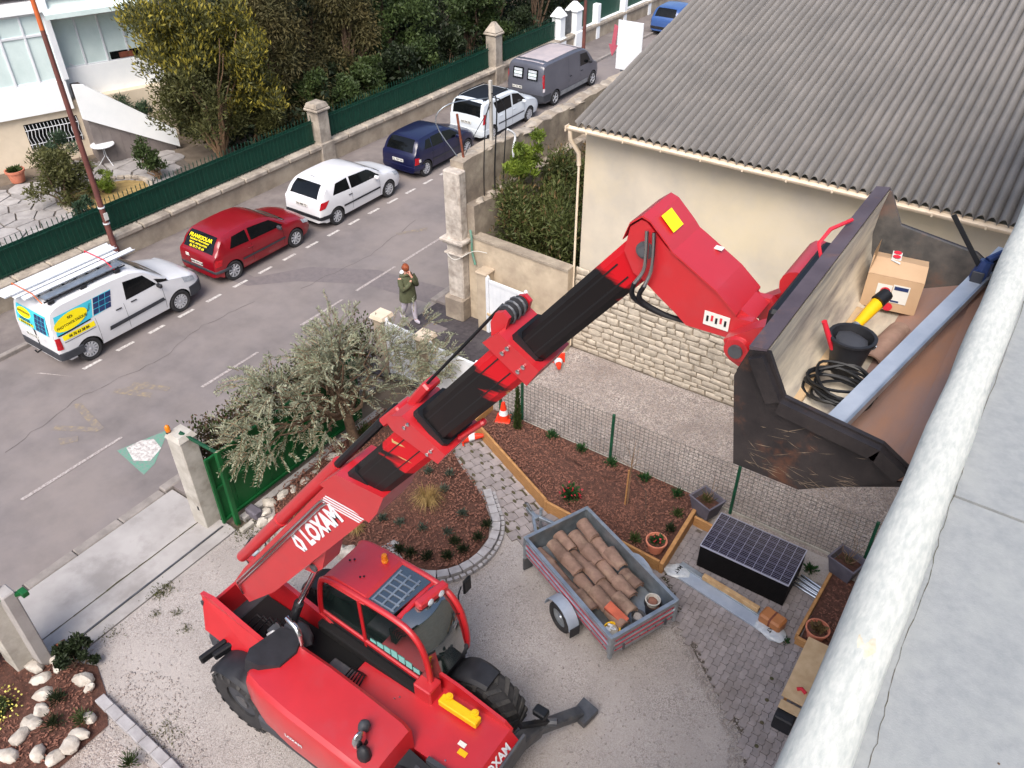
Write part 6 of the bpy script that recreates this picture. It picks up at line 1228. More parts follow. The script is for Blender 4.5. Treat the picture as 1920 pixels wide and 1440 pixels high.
for k_ in (0, .05): T(MB().tube(smoothline([(-1.95+k_, 4.33, 9.86), (-1.93+k_, 4.31, 9.72), (-1.93+k_, 4.3, 9.6), (-1.99+k_*1.4, 4.31, 9.48)]), .014, 8), 'head_pipe', 'chrome', boom, smooth=60); T(MB().tube(smoothline([(-1.99+k_*1.4, 4.31, 9.48), (-2.0+k_, 4.33, 9.36), (-1.85+k_, 4.4, 9.26), (-1.66, 4.46, 9.22)]), .018, 6), 'head_hose', 'ink', boom, smooth=60)
# carriage
T(MB().prism([(-1.32, 9.33), (-1.26, 9.2), (-1.18, 9.17), (-1.08, 9.24), (-.98, 9.45), (-1.0, 9.56), (-1.14, 9.48)], 4.24, 4.36, 'xz'), 'carriage_ear', 'red', boom); T(MB().prism([(-1.32, 9.33), (-1.26, 9.2), (-1.18, 9.17), (-1.08, 9.24), (-.98, 9.45), (-1.0, 9.56), (-1.14, 9.48)], 4.76, 4.88, 'xz'), 'carriage_ear', 'red', boom)
T(MB().lathe([(.05, .03), (.08, .03), (.09, .0)], 16, (-1.22, 4.24, 9.3), axis='y'), 'boss', 'red', boom, smooth=40); T(MB().lathe([(.001, .05), (.045, .05), (.045, .0)], 16, (-1.22, 4.24, 9.3), axis='y'), 'pin', 'steel_grey', boom, smooth=40); T(MB().tube([(-1.05, 4.6, 9.62), (-1.05, 5.1, 9.62)], .1, 14), 'tilt_housing', 'red', boom, smooth=40); T(MB().box((-1.0, 4.55, 9.5), (.08, 1.0, .5), .02), 'carriage_frame', 'ink', boom)
# bucket
BK0, BK1 = 3.4, 5.66
bkt = obj('bucket', None, tel); bkt.location = (0, 0, 0)
sidep = [(-.97, 9.72), (-.92, 9.9), (-.82, 9.92), (-.70, 9.70), (-.21, 9.635), (-.07, 9.55), (-.10, 9.44), (-.52, 9.16), (-.88, 9.16)]
T(MB().prism(sidep, BK0, BK0+.025, 'xz'), 'side_plate', 'bucket_black', bkt); T(MB().prism(sidep, BK1-.025, BK1, 'xz'), 'side_plate', 'bucket_far', bkt)
inner = [(-.83, 9.92), (-.85, 9.78), (-.86, 9.6), (-.83, 9.45), (-.76, 9.33), (-.66, 9.27), (-.5, 9.275)]
outer = [(-.915, 9.92), (-.97, 9.74), (-.93, 9.4), (-.88, 9.17), (-.7, 9.16), (-.6, 9.165), (-.5, 9.17)]
def shell(ii, oo, nm, m, y0=BK0+.026, y1=BK1-.026, sm=40): return T(MB().loft([[(x, y, z) for x, z in ii]+[(x, y, z) for x, z in oo[::-1]] for y in (y0, y1)]), nm, m, bkt, smooth=sm)
shell(inner, [(x-.015, z-.015) for x, z in inner], 'back_shell', 'bucket_wear'); shell([(x-.018, z-.018) for x, z in inner], outer, 'outer_shell', 'bucket_black')
shell([(-.5, 9.275), (-.06, 9.475)], [(-.5, 9.255), (-.05, 9.455)], 'floor', 'bucket_rust'); shell([(-.5, 9.25), (-.04, 9.45)], [(-.5, 9.17), (-.03, 9.43)], 'under_floor', 'bucket_black')
T(MB().prism([(-.92, 9.9), (-.835, 9.922), (-.835, 9.935), (-.925, 9.92)], BK0+.0, BK1-.0, 'xz'), 'spill_edge', 'bucket_purple', bkt); T(MB().prism([(-.12, 9.45), (.05, 9.5), (.05, 9.515), (-.13, 9.48)], BK0+.03, BK1-.03, 'xz'), 'cutting_edge', 'bucket_rust', bkt)
for y0, y1 in ((BK0-.045, BK0-.002), (BK1+.002, BK1+.045)):
    for a_, b_ in (((-.84, 9.91), (-.71, 9.69)), ((-.71, 9.69), (-.21, 9.625)), ((-.21, 9.625), (-.07, 9.54))):
        d_ = Vector((b_[0]-a_[0], b_[1]-a_[1])).normalized(); n_ = Vector((d_.y, -d_.x))*(.075); n_ = n_ if n_.y < 0 else -n_
        T(MB().prism([a_, b_, (b_[0]+n_.x, b_[1]+n_.y), (a_[0]+n_.x, a_[1]+n_.y)], y0, y1, 'xz'), 'side_rib', 'bucket_black', bkt)
T(MB().tube([(-.96, 4.7, 9.8), (-1.0, 4.72, 9.88), (-.97, 4.8, 9.95), (-.9, 5.0, 9.95)], .012, 6), 'grab_handle', 'red_sign', bkt, smooth=50)
mat('scratch', (150, 132, 112), (110, 96, 84), 30, .7); rs = random.Random(9); b = MB()
for i in range(70):
    x, z = rs.uniform(-.84, -.3), 9.2+rs.random()**1.6*.4; z = max(z, 9.2+max(0, x+.5)*.75)
    if z > 9.56-.0*x or (x > -.7 and z > 9.54): continue
    a_ = rs.gauss(.0, .35); L_ = rs.uniform(.03, .16); dx, dz = L_*math.cos(a_), L_*math.sin(a_); w_ = rs.uniform(.0008, .0022)
    b.add([(x, BK0-.0015, z), (x+dx*.5, BK0-.0015, z+dz*.5-w_), (x+dx, BK0-.0015, z+dz+.004), (x+dx*.5, BK0-.0015, z+dz*.5+w_)], [(0, 1, 2, 3)])
b.build('scratches', 'scratch', bkt, kind='stuff')
# ------------------------------------------------------------------ things lying in the bucket
def zf(x): return 9.275+max(0, x+.5)*.4545
cb_ = thing('cardboard_box', 'brown cardboard box with red round logos and a white label in the bucket', 'box', (-.6, 5.35, 9.29), .14); bw, bd, bh = .34, .32, .24
b = MB(); b.box((0, 0, bh/2+.02), (bw, bd, bh)); b.M = Matrix(); T_ = b.build('carton', 'cardboard', cb_, world=False)
MB().add([(-bw/2, -bd/2, bh+.02), (-bw/2, bd/2, bh+.02), (-bw/2+.02, bd/2, bh+.12), (-bw/2+.02, -bd/2+.1, bh+.1)], [(0, 1, 2, 3), (3, 2, 1, 0)]).build('flap', 'cardboard', cb_, world=False)
MB().add([(-bw/2, -bd/2, bh+.022), (bw/2, -bd/2, bh+.022), (bw/2, .0, bh+.06), (-bw/2, .0, bh+.07)], [(0, 1, 2, 3), (3, 2, 1, 0)]).build('flap', 'cardboard', cb_, world=False); MB().add([(-bw/2, bd/2, bh+.022), (bw/2, bd/2, bh+.022), (bw/2, .0, bh+.058), (-bw/2, .0, bh+.068)], [(3, 2, 1, 0), (0, 1, 2, 3)]).build('flap', 'cardboard', cb_, world=False)
q = MB(); q.add([(-.06, -.02, bh+.068), (.0, -.05, bh+.064), (.0, .15, bh+.05), (-.06, .15, bh+.055)], [(0, 1, 2, 3)]); q.build('tape', 'plate', cb_, world=False)
def disc(parent, M, r_, m, nm): q = MB(); q.M = M; q.add([(r_*math.cos(k*.4488), r_*math.sin(k*.4488), 0) for k in range(14)], [tuple(range(14))]); q.build(nm, m, parent, world=False)
disc(cb_, Matrix.Translation((-.03, .04, bh+.072)), .025, 'red_sign', 'logo'); disc(cb_, Matrix.Translation((-.03, .12, bh+.062)), .025, 'red_sign', 'logo')
MB().box((.05, -bd/2-.002, bh*.62), (.1, .003, .13)).build('shipping_label', 'plate', cb_, world=False); MB().box((.05, -bd/2-.004, bh*.8), (.085, .003, .025)).build('label_print', 'navy_cell', cb_, world=False); MB().box((.03, -bd/2-.004, bh*.4), (.05, .003, .012)).build('label_print', 'navy_cell', cb_, world=False)
MB().box((-.05, -bd/2-.0015, bh*.68), (.09, .002, .08)).build('tape_end', 'plate', cb_, world=False); disc(cb_, frame((-.04, -bd/2-.004, bh*.64), (1, 0, 0), (0, 0, 1)), .032, 'red_sign', 'logo'); disc(cb_, frame((.0, -bd/2-.004, bh*.2), (1, 0, 0), (0, 0, 1)), .03, 'red_sign', 'logo'); disc(cb_, frame((bw/2+.003, -.06, bh*.5), (0, 1, 0), (0, 0, 1)), .04, 'ink', 'logo'); text('Z', .045, frame((-.04, -bd/2-.006, bh*.64), (1, 0, 0), (0, 0, 1)), 'white_paint', cb_, bold=.002)
pb = pail('bucket', 'black rubber bucket with a wire handle and a red handled tool in it', (-.62, 4.42, 9.285), .085, .125, .24, 'black_plastic', 'bumper_grey', True, .8, 'galv')
MB().tube([(-.7, 4.35, 9.44), (-.78, 4.32, 9.62)], .016, 8).build('red_handled_tool', 'red_sign', label='red tool handle sticking out of the black bucket', cat='tool', smooth=50)
for i in range(1): pass
pts = []
for i in range(220):
    a_ = i*.25; k_ = i/220; pts.append((-.56+(.17+.03*math.sin(i*.37))*math.cos(a_), 4.08+(.14+.02*math.sin(i*.53))*math.sin(a_)+.05*k_, 9.33+.09*k_+.02*math.sin(a_*1.7)))
pts = [(x, y, max(z, zf(x)+.02)) for x, y, z in pts]
cbl = thing('cable_coil', 'coiled black cable with a yellow plug beside the black bucket', 'cable', (-.62, 4, 9.3)); MB().tube(pts, .009, 5).build('cable', 'ink', cbl, smooth=60); b = MB(); b.M = Matrix.Translation((-.45, 3.95, 9.37)) @ Matrix.Rotation(.5, 4, 'Z'); b.box((0, 0, 0), (.1, .05, .05), .012); b.build('plug', 'yellow_bright', cbl)
dr = thing('cordless_drill', 'yellow and black cordless drill lying between the box and the bucket', 'power tool', (-.64, 4.8, 9.32)); b = MB(); b.tube([(-.66, 4.72, 9.42), (-.63, 4.85, 9.46), (-.6, 4.98, 9.5)], [.03, .038, .045], 10); b.build('body', 'yellow', dr, smooth=40); MB().tube([(-.67, 4.64, 9.4), (-.66, 4.72, 9.42)], [.022, .03], 10).build('gear_head', 'galv', dr, smooth=40); MB().tube([(-.61, 4.92, 9.5), (-.58, 5.0, 9.53)], [.046, .042], 10).build('grip', 'ink', dr, smooth=40); MB().tube([(-.67, 4.68, 9.4), (-.55, 4.62, 9.36)], .014, 6).build('side_handle', 'ink', dr, smooth=40)
q = canal(.44, .085, .07); q.transform(Matrix.Rotation(R(80), 4, 'Z')); obj('roof_tile', q, label='single old roof tile lying in the bucket by the drill', cat='roof tile', loc=(-.48, 4.78, zf(-.48)+.012), rot=(0, -.42, 0))
MB().bar((-.74, 3.75, 9.315), (-.72, 5.1, 9.315), .05, .03, .004).build('wood_lath', 'plank', label='pale wooden lath along the back of the bucket', cat='lath')
mpf = thing('metal_profile', 'long pale blue metal profile lying across the bucket', 'metal profile', (-.3, 4.6, 9.45)); A0 = Vector((-.5, 3.52, zf(-.5)+.19)); A1 = Vector((-.06, 5.9, zf(-.06)+.12)); dd = (A1-A0).normalized(); sd_ = dd.cross(Vector((0, 0, 1))).normalized()
MB().bar(A0, A1, .105, .012).build('flange', 'zinc_blue', mpf); MB().bar(A0+sd_*.059+Vector((0, 0, .015)), A1+sd_*.059+Vector((0, 0, .015)), .014, .05).build('web', 'galv', mpf)
CL0 = (-.05, 5.42, 9.53); CL1 = (-.4, 5.42, 9.95)
cl_ = thing('bar_clamp', 'blue quick-grip bar clamp holding the metal profile', 'clamp', (-.12, 5.45, 9.6)); MB().bar(CL0, CL1, .012, .03, .002).build('bar', 'ink', cl_); b = MB(); b.tube([(-.17, 5.42, 9.52), (-.14, 5.43, 9.6), (-.13, 5.44, 9.7)], [.035, .055, .04], 8); b.build('jaw', 'navy_cell', cl_, smooth=40)
for k_ in (0, .05, .09): MB().tube([(-.13, 5.45, 9.7-k_), (-.07, 5.52, 9.74-k_), (-.03, 5.55, 9.72-k_)], [.024, .02, .014], 8).build('handle', 'navy_cell' if k_ == 0 else 'ink', cl_, smooth=40)
MB().box((-.15, 5.375, 9.6), (.07, .012, .09), .004).build('label', 'bumper_grey', cl_)
# stabiliser
stb = obj('stabiliser', None, tel); stb.location = (0, 0, 0)
T(MB().bar((-3.55, 5.15, .85), (-3.5, 5.75, .55), .22, .24, .03), 'leg_housing', 'steel_grey', stb); T(MB().bar((-3.5, 5.7, .6), (-3.2, 6.5, .2), .18, .16, .02), 'leg', 'steel_grey', stb); T(MB().prism([(-3.32, 6.42), (-3.04, 6.36), (-2.98, 6.7), (-3.28, 6.76)], .1, .22), 'foot', 'steel_grey', stb); T(MB().bar((-3.6, 5.4, 1.0), (-3.35, 6.0, .55), .07, .07), 'leg_cylinder', 'ink', stb); T(MB().box((-3.48, 5.78, .95), (.22, .16, .12), .02), 'marker_light', 'ink', stb); T(MB().tube([(-3.45, 5.85, .62), (-3.3, 5.95, .62)], .07, 10), 'knuckle', 'steel_grey', stb)
T(MB().bar((-3.55, 4.2, .85), (-3.5, 3.3, .5), .22, .24, .03), 'leg_housing', 'steel_grey', stb)
# ------------------------------------------------------------------ green sliding gate, pillar, hedge
gpl = thing('concrete_gate_pillar', 'pale concrete gate pillar topped with an orange flashing lamp', 'pillar', (-11.56, 6.02, 0))
MB().box((-11.56, 6.02, 1.12), (.4, .36, 2.24), .015).build('shaft', 'concrete_pale', gpl); MB().prism([(-11.78, 5.82), (-11.34, 5.82), (-11.34, 6.22), (-11.78, 6.22)], 2.24, 2.34, taper=.25).build('cap', 'concrete_pale', gpl); MB().box((-11.45, 5.838, .55), (.05, .01, .1), .004).build('photo_cell', 'ink', gpl)
lp = thing('gate_lamp', 'orange flashing lamp on the concrete gate pillar', 'lamp', (-11.72, 5.9, 2.3)); MB().lathe([(.045, .0), (.05, .05), (.045, .055)], 12).build('base', 'ink', lp, world=False, smooth=40); MB().lathe([(.045, .055), (.052, .1), (.045, .17), (.02, .2), (.001, .205)], 12).build('lens', 'amber', lp, world=False, smooth=50)
gg = thing('green_sliding_gate', 'dark green solid sliding gate standing open behind the pillar', 'gate', (-11.2, 8, 0))
for i in range(9): y0 = 6.12+i*.44; MB().box((-11.2, y0+.218, .9), (.035, .432, 1.6), .006).build('panel', 'green_gate', gg)
for z in (.12, .95, 1.72): MB().bar((-11.17, 6.1, z), (-11.17, 10.1, z), .05, .07, .006).build('rail', 'green_gate', gg)
for y in (6.12, 8.1, 10.08): MB().box((-11.165, y, .92), (.055, .07, 1.7), .006).build('stile', 'green_gate', gg)
gp2 = thing('gate_guide_post', 'green steel guide post with an arm reaching to the pillar top', 'post', (-10.98, 6.28, 0)); MB().box((-10.98, 6.28, .97), (.09, .09, 1.94), .008).build('post', 'green_gate', gp2); MB().bar((-10.98, 6.28, 1.92), (-11.5, 5.98, 2.38), .06, .05, .006).build('arm', 'fence_green', gp2)
struct('gate_rail', MB().bar((-11.15, -1.5, .04), (-11.15, 6.05, .04), .03, .025), 'steel_grey'); struct('gate_kerb', slab(-11.05, -10.9, 6.4, 10.6, -.02, .09), 'concrete')
MB().box((-10.86, 6.62, .12), (.32, .2, .2), .03).build('gate_motor', 'planter_grey', label='grey gate motor housing at the foot of the green gate', cat='motor'); MB().box((-10.72, 6.3, .06), (.1, .3, .08), .01).build('kerb_piece', 'concrete_pale', label='short pale kerb piece by the green guide post', cat='kerb')
def leafy(name, label, cat, clumps, leafm, n, ls, lw=.45, up=.3, base=(0, 0, 0), stems=None, woodm='bark', sr=.03, shell=.5, extra=None, kink=.15, zmin=None, group=None):
    t_ = thing(name, label, cat, base, group=group); P, D = cloud(clumps, n, shell)
    if zmin is not None: P[:, 2] = np.maximum(P[:, 2], zmin)
    A = D*.7+RNG.normal(size=D.shape)*.5; A[:, 2] += up
    obj('crown', leaves_mesh('crown', P, A, ls*RNG.uniform(.6, 1.3, n), ls*lw*RNG.uniform(.7, 1.2, n), leafm), t_)
    if extra:      # (material, count, size, min height fraction): young or dead leaves at the outside
        em, en, es, zf_ = extra; P, D = cloud(clumps, en*3, .92); z0 = np.quantile(P[:, 2], zf_); P, D = P[P[:, 2] > z0][:en], D[P[:, 2] > z0][:en]; A = D*.4+RNG.normal(size=D.shape)*.3; A[:, 2] += .8
        obj('young_leaves', leaves_mesh('young_leaves', P, A, es*RNG.uniform(.6, 1.3, len(P)), es*lw, em), t_)
    m_ = MB(); branchy(base, stems or [tuple(c_[0]) for c_ in clumps[:7]], sr, m_, kink); m_.build('trunk', woodm, t_, smooth=60); return t_
hc = [((-11.8+RNG.uniform(-.1, .1), 6.5+i*.3, 1.15+RNG.uniform(-.1, .3)), (.36, .34, .8)) for i in range(16)]
leafy('hedge', 'reddish green clipped hedge between the street and the green gate', 'hedge', hc, 'leaf_red', 10000, .085, .55, .3, (-11.8, 8.5, .05), [(-11.8, 6.4+i*.45, 1.4) for i in range(11)], 'bark', .03, .6, ('leaf_mid', 4500, .08, .2), zmin=.1)
# olive tree: sprays of narrow leaves along twigs
def sprays(P, D, ln, nl, ls, droop=.35):
    C = []; A = []; T_ = []
    for p, d in zip(P, D):
        d = d/np.linalg.norm(d); s_ = np.cross(d, RNG.normal(size=3)); s_ /= np.linalg.norm(s_); L = ln*RNG.uniform(.6, 1.3); pts = []
        for k in range(5): u_ = k/4; pts.append(p+d*L*u_+np.array([0, 0, -droop*L*u_*u_]))
        T_.append(pts)
        for k in range(nl):
            u_ = (k+.5)/nl; q = p+d*L*u_+np.array([0, 0, -droop*L*u_*u_]); sg = 1 if k % 2 else -1; a = d*.75+s_*sg*.8+RNG.normal(size=3)*.15; C.append(q+a/np.linalg.norm(a)*ls*.5); A.append(a)
    return np.array(C), np.array(A), T_
ol = thing('olive_tree', 'silvery grey-green olive tree hanging over the green gate', 'tree', (-10.45, 9.2, .1))
oc = clumps_in((-10.7, 8.8, 2.1), (1.2, 2.5, 1.2), 38, .3, .55)+clumps_in((-10.8, 8.6, 3.2), (.5, 1.8, .6), 6, .12, .22)+clumps_in((-10.2, 11.0, 1.5), (.9, 1.2, .9), 20, .25, .45)+clumps_in((-10.6, 7.2, 2.5), (.6, .7, 1.0), 8, .3, .4)
P, D = cloud(oc, 1000, .35); D = D+np.array([0, 0, .45]); Ctr = P-np.array([-10.5, 9.2, 1.6]); D = D+Ctr/np.linalg.norm(Ctr, axis=1, keepdims=True)*.8
C, A, TW = sprays(P, D, .4, 20, .085); obj('crown', leaves_mesh('crown', C, A, .085*RNG.uniform(.7, 1.2, len(C)), .024, 'leaf_olive'), ol)
b = MB()
for pts in TW: b.tube([tuple(q) for q in pts], [.006, .005, .004, .003, .002], 3, cap=False)
b.build('twigs', 'twig', ol, kind='stuff'); b = MB(); b.tube([(-10.45, 9.2, .05), (-10.5, 9.15, .7), (-10.5, 9.1, 1.2)], [.14, .11, .1], 8); branchy((-10.5, 9.1, 1.1), [tuple(c_[0]) for c_ in oc[:40]], .045, b, .2, 5); b.build('trunk', 'bark', ol, smooth=60)
tuft('mid grey lavender bush under the boom at the back of the mulch bed', (-9.2, 9.9, .1), .3, 500, 'leaf_grey', .12, 'lavender_bush', 'bush'); tuft('low green ground plant by the green gate kerb', (-10.6, 9.6, .08), .28, 300, 'leaf_mid', .12, 'ground_plant')
scatter_stones('stray_pebbles', [(-3.5, 10.0), (-2.75, 8.85), (-1.95, 8.2), (-1.1, 7.5), (-.8, 6.6), (-.45, 6.6), (-.6, 7.5), (-1.5, 8.3), (-2.3, 9.0), (-3.2, 10.1)], 1500, .006, .018, .03, 'pebble', 'stray gravel spilled over the edge of the paving', seed=31)
# ------------------------------------------------------------------ bottom left flower bed
mound(dens([(-13.0, .2), (-9.3, .9), (-9.3, 2.2), (-9.75, 2.5), (-10.4, 2.75), (-11.2, 2.4), (-12.3, 2.1), (-13.0, 1.6)], 4), .03, 'mulch', 'corner_bed', .1)
struct('grey_gravel_strip', sheet_poly([(-9.7, 2.1), (-9.3, 1.0), (-7.2, .6), (-7.4, 2.15), (-8.4, 2.15)], .0125), 'gravel_coarse')
rocks([(-11.15, 2.13, .17), (-10.87, 2.06, .15), (-10.58, 1.92, .16), (-10.35, 1.74, .15), (-10.28, 1.53, .14), (-10.2, 1.3, .15), (-10.05, 1.03, .15), (-9.7, 1.3, .15), (-9.45, 1.42, .14), (-9.42, 1.66, .15), (-9.47, 1.85, .14), (-9.6, 2.1, .13)], 'white rocks ringing the corner flower bed', lambda i: f'{ordn[i]} white rock from the concrete pillar in the ring of the corner bed', .05)
rocks([(-10.28, 2.45, .18), (-10.08, 2.42, .11), (-11.02, 2.42, .13), (-10.85, 2.36, .11)], 'loose white rocks by the corner shrub', lambda i: ['largest white rock below the dark corner shrub', 'small white rock touching the largest one below the corner shrub', 'white rock at the foot of the concrete pillar', 'smaller white rock between the pillar foot and the corner shrub'][i], .05)
gk = thing('grey_edging_kerb', 'row of grey concrete edging stones between the corner bed and the gravel', 'edging', (-8.8, 2.3, 0)); gm_ = MB().box((0, 0, .05), (.29, .17, .14), .012).mesh('edging_stone', 'block')
for i in range(9): u_ = i/8; obj('edging_stone', gm_, gk, loc=(-.85+u_*2.4, .1-.1*u_, 0), rot=(0, 0, -.05+random.uniform(-.04, .04)))
p2 = thing('concrete_corner_pillar', 'weathered concrete gate post with a green bracket at the lower left', 'pillar', (-11.5, 2.1, 0)); MB().box((-11.5, 2.12, 1.0), (.42, .4, 2.0), .02).build('shaft', 'concrete_pale', p2); MB().box((-11.2, 2.3, .95), (.28, .2, 1.9), .02).build('buttress', 'concrete', p2); MB().bar((-11.3, 2.1, 1.78), (-11.0, 2.5, 1.82), .06, .06).build('bracket', 'green_gate', p2); MB().box((-11.0, 2.48, 1.82), (.16, .1, .1), .01).build('bracket_head', 'green_gate', p2)
MB().bar((-11.3, 2.72, .06), (-10.9, 2.5, .5), .04, .04).build('iron_stop', 'rust', label='rusty iron gate stop leaning at the concrete post', cat='iron bar')
bush('corner_shrub', 'dark green shrub beside the gate rail in the lower left', 'shrub', (-10.6, 2.62, .32), (.38, .34, .32), 'leaf_dark', 2600, .08, 10, 5, .4)
bush('corner_hedge_shrub', 'dark leafy shrub at the left frame edge by the concrete post', 'shrub', (-12.1, 1.55, .6), (.6, .55, .6), 'leaf_dark', 2600, .1, 10, 5); bush('yellow_flower_bush', 'small bush with pale yellow flowers at the left frame edge', 'bush', (-10.85, 1.35, .25), (.32, .3, .25), 'leaf_mid', 1300, .07, 8, 4)
fl = [o for o in COL.objects if o.name.startswith('yellow_flower_bush')][0]; P, D = cloud([((-10.85, 1.35, .3), (.34, .32, .25))], 160, .85); obj('blossom', leaves_mesh('blossom', P, D, .04, .04, 'flower_yellow'), fl)
for x, y, lab in ((-9.65, 2.02, 'light green herb inside the rock ring'), (-9.95, 1.72, 'dark round herb inside the rock ring'), (-8.4, 2.0, 'green grass tuft by the grey edging stones'), (-10.3, 2.0, 'low purple-green herb between rock ring and largest rock')): tuft(lab, (x, y, .1), .16, 200, 'leaf_dark' if 'dark' in lab or 'purple' in lab else 'leaf_mid', .1)
chips('leaf_litter', [(-12.8, .6), (-9.4, 1.0), (-9.4, 2.1), (-10.4, 2.6), (-12.3, 2.0)], 1400, lambda x, y: .11, 'brown leaf litter and bark in the corner bed', 12)
P = np.concatenate([np.array([x, y, .02])+RNG.normal(size=(n_, 3))*np.array([s_, s_, .004]) for x, y, s_, n_ in ((-10.82, 4.43, .1, 160), (-10.85, 4.25, .08, 80), (-9.78, 4.08, .06, 50), (-10.5, 3.98, .05, 40), (-10.2, 4.2, .05, 40), (-10.75, 6.25, .16, 260), (-8.45, 2.6, .18, 160), (-10.8, 3.3, .1, 60), (-10.3, 6.3, .16, 200))]); P[:, 2] = np.abs(P[:, 2])+.01; A = RNG.normal(size=P.shape)*.5; A[:, 2] += 1
obj('weeds', leaves_mesh('weeds', P, A, .07, .014, 'grass'), label='sparse weeds sprouting along the gravel edge', cat='weeds', kind='stuff')
# ------------------------------------------------------------------ shrubs behind the old wall, wires and sign
bc = [((RNG.uniform(-11.1, -9.1), 15.7+RNG.random()*7.5, RNG.uniform(.5, 3.3)), (.55, .55, .6)) for _ in range(80)]+[((RNG.uniform(-11.25, -10.0), RNG.uniform(15.6, 19.5), RNG.uniform(1.0, 3.5)), (.5, .5, .55)) for _ in range(40)]
leafy('bamboo_thicket', 'tall unruly green and brown thicket between the old wall and the house', 'thicket', bc, 'leaf_bamboo', 52000, .17, .24, .25, (-10.2, 17, .1), [(-11+.35*(i % 7), 15.6+.6*(i//7), 2.2+.4*(i % 3)) for i in range(35)], 'twig', .02, .3, ('leaf_dry', 4000, .15, .15), zmin=.1)
bush('bright_shrub', 'bright yellow-green shrub rising over the old street wall', 'shrub', (-11.2, 16.9, 4.1), (.5, .9, .95), 'leaf_lime', 2600, .16, 14, 6, .3, lw=.25, base=(-11.2, 16.9, .1)); bush('brown_shrub', 'brownish bare shrub by the far part of the old wall', 'shrub', (-10.3, 20.5, 3.6), (.9, 1.6, 1.3), 'leaf_dry', 3600, .12, 16, 10, .3, lw=.2, base=(-10.3, 20.5, .1)); bush('far_wall_shrub', 'dull green shrub between the corrugated roof and the far street wall', 'shrub', (-10.6, 22.3, 3.7), (.9, 1.2, 1.3), 'leaf_bamboo', 3000, .12, 14, 6, .3, lw=.25, base=(-10.6, 22.3, .1))
MB().tube([(-11.85, 15.35, 3.0), (-11.9, 15.25, 4.4), (-12.0, 15.2, 5.45)], .03, 6).build('rusty_pipe', 'rust', label='rusty iron pipe standing on the corner of the old wall', cat='pipe'); MB().bar((-11.95, 16.5, 4.3), (-11.95, 16.5, 5.9), .07, .07).build('timber_post', 'concrete_pale', label='thin grey timber post fixed to the top of the old wall', cat='post')
for i, (x, y, z, zb, r_) in enumerate(((-11.7, 16.4, 5.4, 2.2, .018), (-11.65, 16.7, 5.2, 1.6, .014), (-11.75, 16.0, 5.1, 2.6, .012), (-12.0, 15.3, 4.2, 2.0, .01))):
    MB().tube(smoothline([(-11.95, 16.5, 5.6-.1*i), (x, y, z), (x+.05, y-.2, (z+zb)/2), (x+.1, y-.25, zb)]), r_, 6).build('cable', 'ink', label=['thickest black cable hanging down the old wall', 'black cable hanging longest down the old wall', 'short black cable hanging beside the thickest one', 'thin dark cable hanging at the pilaster'][i], cat='cable', group='cables hanging on the old wall', smooth=60)
MB().tube(smoothline([(-12.05, 15.2, 4.4), (-12.5, 15.0, 5.2), (-12.3, 15.3, 5.6), (-11.95, 16.4, 5.5)]), .012, 6).build('cable', 'galv', label='pale wire looping between the rusty pipe and the timber post', cat='cable', smooth=60); MB().tube(smoothline([(-11.6, 16.7, 4.7), (-11.5, 16.9, 4.5), (-11.5, 16.8, 4.1), (-11.45, 16.9, 3.6)]), .03, 6).build('insulator_bracket', 'white_paint', label='white insulator bracket hanging inside the old wall', cat='bracket', smooth=60)
MB().tube(smoothline([(-11.5, 14.9, 2.7), (-11.45, 14.88, 2.45), (-11.47, 14.9, 2.1), (-11.38, 14.9, 1.75)]), [.03]*13, 6).build('green_net', 'paint_green', label='bright green netting tied over the garden wall', cat='net', smooth=60); MB().tube(smoothline([(-12.2, 14.7, 2.0), (-11.8, 14.6, 1.9), (-11.4, 14.85, 2.15), (-11.0, 14.9, 2.2)]), .008, 5).build('white_wire', 'plate', label='thin white wire slung from the pilaster to the garden wall', cat='wire')
sg_ = thing('signboard', 'white rectangular signboard with a red arrow at its edge', 'sign', (-12.05, 24, 0)); MB().box((-12.05, 24.0, 4.97), (.86, .04, 1.46), .008).build('board', 'white_paint', sg_); MB().bar((-11.8, 24.06, 0), (-11.8, 24.06, 5.4), .06, .06).build('post', 'galv', sg_); MB().bar((-12.3, 24.06, 0), (-12.3, 24.06, 5.4), .06, .06).build('post', 'galv', sg_)
MB().prism([(-12.6, 5.55), (-12.47, 5.5), (-12.53, 4.95), (-12.44, 4.95), (-12.62, 4.6), (-12.76, 4.95), (-12.66, 4.95)], 23.97, 24.0, 'xz').build('arrow', 'arrow_pink', sg_); MB().bar((-12.6, 24.01, 5.2), (-12.2, 24.01, 5.2), .03, .03).build('arrow_bracket', 'galv', sg_)
# ------------------------------------------------------------------ person
def skin(name, chains, m, parent):
    V = []; E = []; RAD = []
    for ch in chains:
        for i, (p, r_) in enumerate(ch):
            if isinstance(p, int): prev = p; continue
            V.append(p); RAD.append(r_ if isinstance(r_, tuple) else (r_, r_))
            if i: E.append((prev, len(V)-1))
            prev = len(V)-1
    me = bpy.data.meshes.new(name); me.from_pydata(V, E, []); o = obj(name, me, parent, world=False); md = o.modifiers.new('s', 'SKIN')
    for i, r_ in enumerate(RAD): me.skin_vertices[0].data[i].radius = r_; me.skin_vertices[0].data[i].use_root = i == 0
    sb = o.modifiers.new('u', 'SUBSURF'); sb.levels = sb.render_levels = 2; dg = bpy.context.evaluated_depsgraph_get(); m2 = bpy.data.meshes.new_from_object(o.evaluated_get(dg)); o.modifiers.clear(); o.data = m2; m2.materials.clear(); m2.materials.append(MATS[m]); m2.polygons.foreach_set('use_smooth', [True]*len(m2.polygons)); return o
